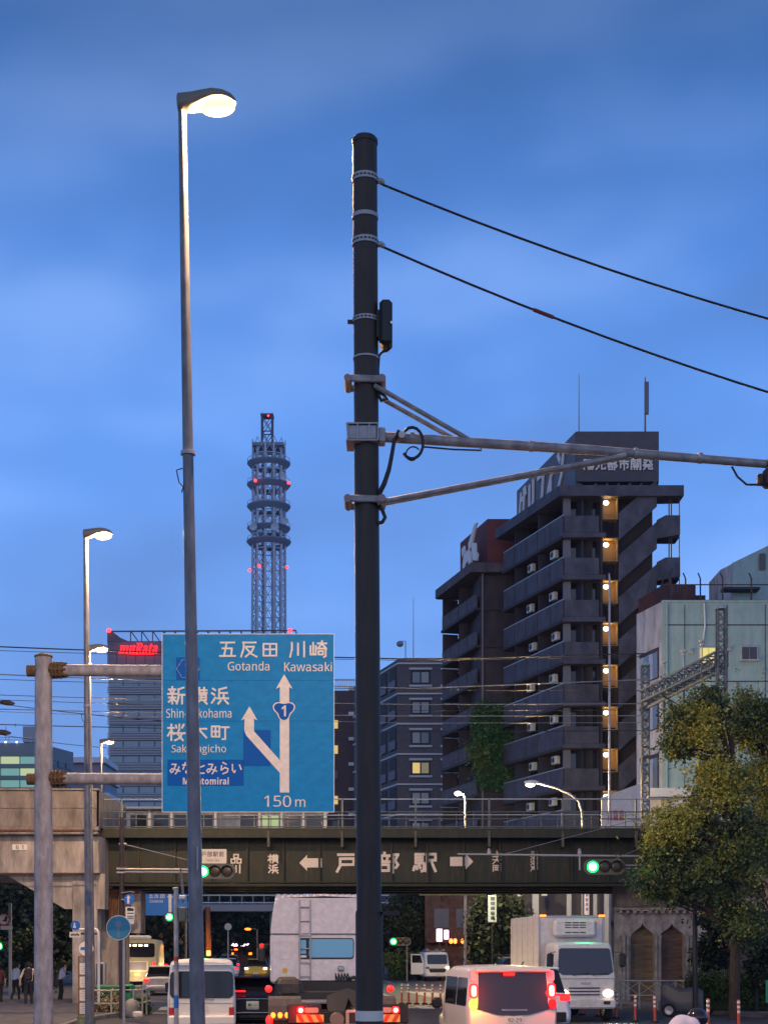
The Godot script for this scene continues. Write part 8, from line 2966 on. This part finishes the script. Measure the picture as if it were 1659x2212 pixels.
# ---- people: one skin grown round a jointed skeleton (tapered capsules joined by a smooth minimum, meshed as surface nets)
func skin_of(bones: Array, cell: float, melt: float) -> ArrayMesh:
	var lo := Vector3.INF
	var hi := -Vector3.INF
	for b in bones:
		var r := maxf(b[2], b[3]) + cell * 3.0
		for p in [b[0], b[1]]:
			lo = lo.min(p - Vector3.ONE * r)
			hi = hi.max(p + Vector3.ONE * r)
	var n := Vector3i(((hi - lo) / cell).ceil()) + Vector3i.ONE
	var f := PackedFloat32Array()
	f.resize(n.x * n.y * n.z)
	f.fill(1.0)
	var who := PackedInt32Array()
	who.resize(f.size())
	var best := PackedFloat32Array()
	best.resize(f.size())
	best.fill(1.0)
	for k in bones.size():
		var a: Vector3 = bones[k][0]
		var b: Vector3 = bones[k][1]
		var ra: float = bones[k][2]
		var rb: float = bones[k][3]
		var r := maxf(ra, rb) + cell * 2.5
		var i0 := Vector3i(((a.min(b) - Vector3.ONE * r - lo) / cell).floor()).max(Vector3i.ZERO)
		var i1 := Vector3i(((a.max(b) + Vector3.ONE * r - lo) / cell).ceil()).min(n - Vector3i.ONE)
		var ab := b - a
		var len2 := maxf(ab.length_squared(), 1e-9)
		var flat: Vector3 = bones[k][5] if bones[k].size() > 5 else Vector3.ONE
		for z in range(i0.z, i1.z + 1):
			for y in range(i0.y, i1.y + 1):
				for x in range(i0.x, i1.x + 1):
					var p := lo + Vector3(x, y, z) * cell
					var h := clampf((p - a).dot(ab) / len2, 0.0, 1.0)
					var dd := ((p - a - ab * h) * flat).length() - lerpf(ra, rb, h)
					var id := (z * n.y + y) * n.x + x
					var o := f[id]
					var q := maxf(melt - absf(o - dd), 0.0) / melt
					f[id] = minf(o, dd) - q * q * melt * 0.25
					if dd < best[id]:
						best[id] = dd
						who[id] = k
	var vid := {}
	var vs := PackedVector3Array()
	var cs := PackedColorArray()
	var offs := []
	for c in 8: offs.append(((c >> 2) * n.y + ((c >> 1) & 1)) * n.x + (c & 1))
	for z in n.z - 1:
		for y in n.y - 1:
			for x in n.x - 1:
				var id := (z * n.y + y) * n.x + x
				var mask := 0
				for c in 8:
					if f[id + offs[c]] < 0.0: mask |= 1 << c
				if mask == 0 or mask == 255: continue
				var acc := Vector3.ZERO
				var cnt := 0
				for e in [[0, 1], [2, 3], [4, 5], [6, 7], [0, 2], [1, 3], [4, 6], [5, 7], [0, 4], [1, 5], [2, 6], [3, 7]]:
					var fa := f[id + offs[e[0]]]
					var fb := f[id + offs[e[1]]]
					if (fa < 0.0) == (fb < 0.0): continue
					var w := fa / (fa - fb)
					var pa := Vector3(e[0] & 1, (e[0] >> 1) & 1, e[0] >> 2)
					var pb := Vector3(e[1] & 1, (e[1] >> 1) & 1, e[1] >> 2)
					acc += pa.lerp(pb, w)
					cnt += 1
				vid[id] = vs.size()
				vs.append(lo + (Vector3(x, y, z) + acc / cnt) * cell)
				cs.append(bones[who[id]][4])
	var st := SurfaceTool.new()
	st.begin(Mesh.PRIMITIVE_TRIANGLES)
	st.set_smooth_group(0)
	for i in vs.size():
		st.set_color(cs[i])
		st.add_vertex(vs[i])
	var step := [1, n.x, n.x * n.y]
	for z in range(1, n.z - 1):
		for y in range(1, n.y - 1):
			for x in range(1, n.x - 1):
				var id := (z * n.y + y) * n.x + x
				for ax in 3:
					var inside := f[id] < 0.0
					if inside == (f[id + step[ax]] < 0.0): continue
					var s1: int = step[(ax + 1) % 3]
					var s2: int = step[(ax + 2) % 3]
					var q := [vid[id - s1 - s2], vid[id - s2], vid[id], vid[id - s1]]
					if inside: q.reverse()
					for t in [0, 1, 2, 0, 2, 3]: st.add_index(q[t])
	st.generate_normals()
	return st.commit()

func hand(bones: Array, wrist: Vector3, along: Vector3, palm: Vector3, skin: Color) -> void:
	var a := along.normalized()
	var side := a.cross(palm).normalized()
	bones.append([wrist, wrist + a * 0.08, 0.024, 0.034, skin])
	for i in 4:
		var k := wrist + a * 0.085 + side * (i - 1.5) * 0.019
		var l: float = [0.065, 0.078, 0.072, 0.056][i]
		var m := k + (a * 0.9 + palm * 0.35) * l * 0.55
		bones.append([k, m, 0.01, 0.009, skin])
		bones.append([m, m + (a * 0.6 + palm * 0.8) * l * 0.45, 0.009, 0.008, skin])
	bones.append([wrist + a * 0.03 + side * 0.03, wrist + a * 0.075 + side * 0.055 + palm * 0.02, 0.012, 0.009, skin])

# joints in metres for a standing figure; h scales it. arms: lists [elbow, wrist] for the left and right side
func person(label: String, where: Vector3, turn: float, h: float, shirt: Color, legs: Color, hair: Color, arms: Array, stride: float, bow: float, carry := "") -> void:
	var t := thing("person", label, "person", where, turn)
	var k := h / 1.72
	var skin := Color(0.4, 0.25, 0.18)
	var shoe := Color(0.015, 0.014, 0.014)
	var b := []
	var hip := Vector3(0, 0.93, 0)
	var chest := Vector3(0, 1.3, -0.02 - bow * 0.1)
	var neck := Vector3(0, 1.47, -0.03 - bow * 0.16)
	var head := neck + Vector3(0, 0.14, -0.03 - bow * 0.08)
	b.append([hip + Vector3(-0.05, 0.0, 0), hip + Vector3(0.05, 0.0, 0), 0.125, 0.125, legs, Vector3(0.95, 1, 1.15)])
	b.append([hip + Vector3(0, 0.1, 0), chest, 0.13, 0.145, shirt, Vector3(0.84, 1, 1.2)])
	b.append([chest + Vector3(-0.13, 0.1, 0), chest + Vector3(0.13, 0.1, 0), 0.085, 0.085, shirt])
	b.append([neck - Vector3(0, 0.06, 0), neck + Vector3(0, 0.06, -0.01), 0.055, 0.05, skin])
	b.append([head + Vector3(0, 0.03, 0.0), head + Vector3(0, -0.04, -0.03), 0.093, 0.07, skin])
	b.append([head + Vector3(0, -0.005, -0.1), head + Vector3(0, -0.025, -0.112), 0.012, 0.016, skin])
	for e in [-1, 1]:
		b.append([head + Vector3(e * 0.088, 0.01, 0.0), head + Vector3(e * 0.09, -0.03, 0.0), 0.016, 0.012, skin])
		var f: float = stride * e
		var hipj := hip + Vector3(e * 0.09, -0.02, 0)
		var knee := Vector3(e * 0.1, 0.5, -0.03 - f * 0.14)
		var ankle := Vector3(e * 0.11, 0.09, 0.03 - f * 0.26)
		b.append([hipj, knee, 0.092, 0.066, legs])
		b.append([knee, ankle, 0.064, 0.05, legs])
		b.append([ankle + Vector3(0, -0.045, 0.03), ankle + Vector3(e * 0.02, -0.055, -0.16), 0.042, 0.036, shoe])
		var sh := chest + Vector3(e * 0.185, 0.1, 0)
		var el: Vector3 = arms[0 if e < 0 else 1][0]
		var wr: Vector3 = arms[0 if e < 0 else 1][1]
		b.append([sh, el, 0.058, 0.046, shirt])
		b.append([el, wr, 0.045, 0.034, shirt if shirt.r > 0.3 else skin])
		hand(b, wr, wr - el, Vector3(-e * 0.6, 0, -0.6).normalized(), skin)
	for q in b:
		q[0] *= k; q[1] *= k; q[2] *= k; q[3] *= k
	var body_m := mk(1, 1, 1, 0.8)
	body_m.vertex_color_use_as_albedo = true
	part(t, "body", skin_of(b, 0.019, 0.03), body_m)
	var s := Shape.new()
	s.ball((head + Vector3(0, 0.055, 0.018)) * k, Vector3(0.102, 0.085, 0.108) * k, 8, 12)
	s.ball((head + Vector3(0, 0.0, 0.045)) * k, Vector3(0.094, 0.09, 0.07) * k, 8, 12)
	part(t, "hair", s, mk(hair.r, hair.g, hair.b, 0.7))
	s = Shape.new()
	for e in [-0.034, 0.034]: s.ball((head + Vector3(e, 0.012, -0.083)) * k, Vector3(0.012, 0.007, 0.008), 5, 8)
	s.box((head + Vector3(0, -0.058, -0.09)) * k, Vector3(0.045, 0.008, 0.012))
	part(t, "face", s, mk(0.05, 0.025, 0.025, 0.6))
	if carry == "backpack":
		s = Shape.new()
		s.box((chest + Vector3(0, -0.05, 0.2)) * k, Vector3(0.3, 0.46, 0.18), Basis.IDENTITY, 0.06)
		s.box((chest + Vector3(0, -0.12, 0.3)) * k, Vector3(0.22, 0.24, 0.05), Basis.IDENTITY, 0.02)
		var bag := single("backpack", s, mk(0.02, 0.012, 0.016, 0.8), "dark backpack worn by the man in the pale shirt", "backpack")
		bag.transform = t.transform
		s = Shape.new()
		for e in [-0.12, 0.12]:
			s.tube([(chest + Vector3(e, 0.16, 0.12)) * k, (chest + Vector3(e, 0.21, 0.02)) * k, (chest + Vector3(e, 0.12, -0.135)) * k, (chest + Vector3(e * 1.1, -0.1, -0.15)) * k], 0.018, 6)
		part(bag, "strap", s, M.black)
	elif carry == "bag":
		s = Shape.new()
		var wr: Vector3 = arms[1][1]
		s.box((wr + Vector3(0.02, -0.32, 0)) * k, Vector3(0.12, 0.28, 0.36), Basis.IDENTITY, 0.03)
		s.tube([(wr + Vector3(0.02, -0.18, -0.1)) * k, (wr + Vector3(0.02, -0.1, 0)) * k, (wr + Vector3(0.02, -0.18, 0.1)) * k], 0.012, 6)
		var bag := single("shoulder_bag", s, mk(0.012, 0.012, 0.014, 0.7), "black bag held by the man at the viaduct pier", "bag")
		bag.transform = t.transform

func figures() -> void:
	var down := [[Vector3(-0.25, 1.12, 0.02), Vector3(-0.26, 0.88, -0.06)], [Vector3(0.25, 1.12, 0.02), Vector3(0.26, 0.88, -0.06)]]
	var dark := Color(0.012, 0.012, 0.018)
	person("person in a pale blue shirt and dark trousers walking at the far left", at(35, 2049, 63) * Vector3(1, 0, 1) + Vector3(0, 0.02, 0), -0.7, 1.58, Color(0.42, 0.48, 0.62), dark, Color(0.01, 0.009, 0.009), down, 0.5, 0.25)
	person("person in a white shirt carrying a dark backpack, seen from behind", at(63, 2049, 58) * Vector3(1, 0, 1) + Vector3(0, 0.0, 0), 0.1, 1.68, Color(0.5, 0.42, 0.36), dark, Color(0.01, 0.009, 0.009), [[Vector3(-0.3, 1.14, 0.03), Vector3(-0.34, 0.92, -0.04)], [Vector3(0.29, 1.13, 0.02), Vector3(0.3, 0.9, -0.06)]], 0.25, 0.15, "backpack")
	person("person in a white shirt with a hand raised to the face near the pier", at(132, 2049, 63) * Vector3(1, 0, 1) + Vector3(0, 0.02, 0), -1.2, 1.58, Color(0.46, 0.5, 0.66), dark, Color(0.01, 0.009, 0.009), [[Vector3(-0.24, 1.14, -0.08), Vector3(0.02, 1.16, -0.24)], [Vector3(0.24, 1.12, -0.12), Vector3(0.06, 1.5, -0.2)]], 0.15, 0.45)
	person("person in a dark red top cut by the left picture edge", at(-1, 2049, 60) * Vector3(1, 0, 1), 0.4, 1.6, Color(0.06, 0.012, 0.018), dark, Color(0.01, 0.009, 0.009), down, 0.4, 0.1, "")
	# motorcycle and its crouched rider at the lower edge
	var t := thing("motorcycle", "dark motorcycle with a red tail lamp at the lower edge, right of the box lorry", "motorcycle", at(1470, 2049, 19.6) * Vector3(1, 0, 1), -1.1)
	wheel(t, Vector3(0, 0.3, 0.62), 0.3, 0.14)
	wheel(t, Vector3(0, 0.3, -0.72), 0.3, 0.12)
	var s := Shape.new()
	s.skin([ring(0.75, 0.05, 0.07, 0.04, 0.62, 0.75, 0.86, 0.03, 0.0), ring(0.45, 0.1, 0.13, 0.09, 0.45, 0.65, 0.82, 0.06, 0.0), ring(0.0, 0.13, 0.15, 0.11, 0.25, 0.5, 0.8, 0.06, 0.0), ring(-0.3, 0.14, 0.18, 0.13, 0.25, 0.6, 0.95, 0.08, 0.0), ring(-0.62, 0.12, 0.2, 0.12, 0.4, 0.7, 1.02, 0.08, 0.0), ring(-0.85, 0.05, 0.1, 0.05, 0.5, 0.7, 0.92, 0.04, 0.0)])
	part(t, "fairing", s, mk(0.03, 0.015, 0.03, 0.25))
	s = Shape.new()
	s.tube([Vector3(-0.34, 1.0, -0.42), Vector3(-0.1, 1.03, -0.5), Vector3(0.1, 1.03, -0.5), Vector3(0.34, 1.0, -0.42)], 0.016, 8)
	part(t, "handlebar", s, M.black)
	s = Shape.new()
	s.box(Vector3(0, 0.8, 0.76), Vector3(0.16, 0.07, 0.05), Basis.IDENTITY, 0.02)
	part(t, "tail_light", s, M.stop)
	s = Shape.new()
	for e in [-0.09, 0.09]: s.tube([Vector3(e, 0.9, -0.55), Vector3(e, 0.3, -0.72)], 0.025, 8)
	part(t, "fork", s, M.alu)
	var r := thing("person", "crouched motorcycle rider in a pale lilac jacket and dark helmet at the lower edge", "person", t.position, -1.1)
	var jack := Color(0.5, 0.48, 0.62)
	var b := []
	b.append([Vector3(-0.06, 0.86, 0.3), Vector3(0.06, 0.86, 0.3), 0.13, 0.13, dark])
	b.append([Vector3(0, 0.94, 0.28), Vector3(0, 1.2, -0.02), 0.14, 0.16, jack])
	b.append([Vector3(-0.13, 1.24, -0.08), Vector3(0.13, 1.24, -0.08), 0.09, 0.09, jack])
	b.append([Vector3(0, 1.26, -0.14), Vector3(0, 1.3, -0.2), 0.06, 0.055, Color(0.4, 0.25, 0.18)])
	b.append([Vector3(0, 1.3, -0.24), Vector3(0, 1.27, -0.28), 0.09, 0.08, Color(0.4, 0.25, 0.18)])
	for e in [-1, 1]:
		b.append([Vector3(e * 0.19, 1.22, -0.08), Vector3(e * 0.33, 1.06, -0.2), 0.06, 0.048, jack])
		b.append([Vector3(e * 0.33, 1.06, -0.2), Vector3(e * 0.31, 1.02, -0.36), 0.046, 0.036, jack])
		hand(b, Vector3(e * 0.31, 1.03, -0.36), Vector3(0, 0.0, -1), Vector3(0, -1, 0), dark)
		b.append([Vector3(e * 0.1, 0.84, 0.28), Vector3(e * 0.2, 0.78, -0.14), 0.09, 0.066, dark])
		b.append([Vector3(e * 0.2, 0.78, -0.14), Vector3(e * 0.17, 0.4, 0.12), 0.064, 0.05, dark])
		b.append([Vector3(e * 0.17, 0.36, 0.12), Vector3(e * 0.18, 0.34, -0.06), 0.042, 0.036, dark])
	var body_m := mk(1, 1, 1, 0.7)
	body_m.vertex_color_use_as_albedo = true
	part(r, "body", skin_of(b, 0.02, 0.03), body_m)
	s = Shape.new()
	s.ball(Vector3(0, 1.31, -0.26), Vector3(0.125, 0.13, 0.145), 10, 14)
	part(r, "helmet", s, mk(0.02, 0.015, 0.02, 0.15))
	s = Shape.new()
	s.box(Vector3(0, 1.3, -0.37), Vector3(0.15, 0.08, 0.06), Basis.IDENTITY, 0.03)
	part(r, "visor", s, M.glass_dark)
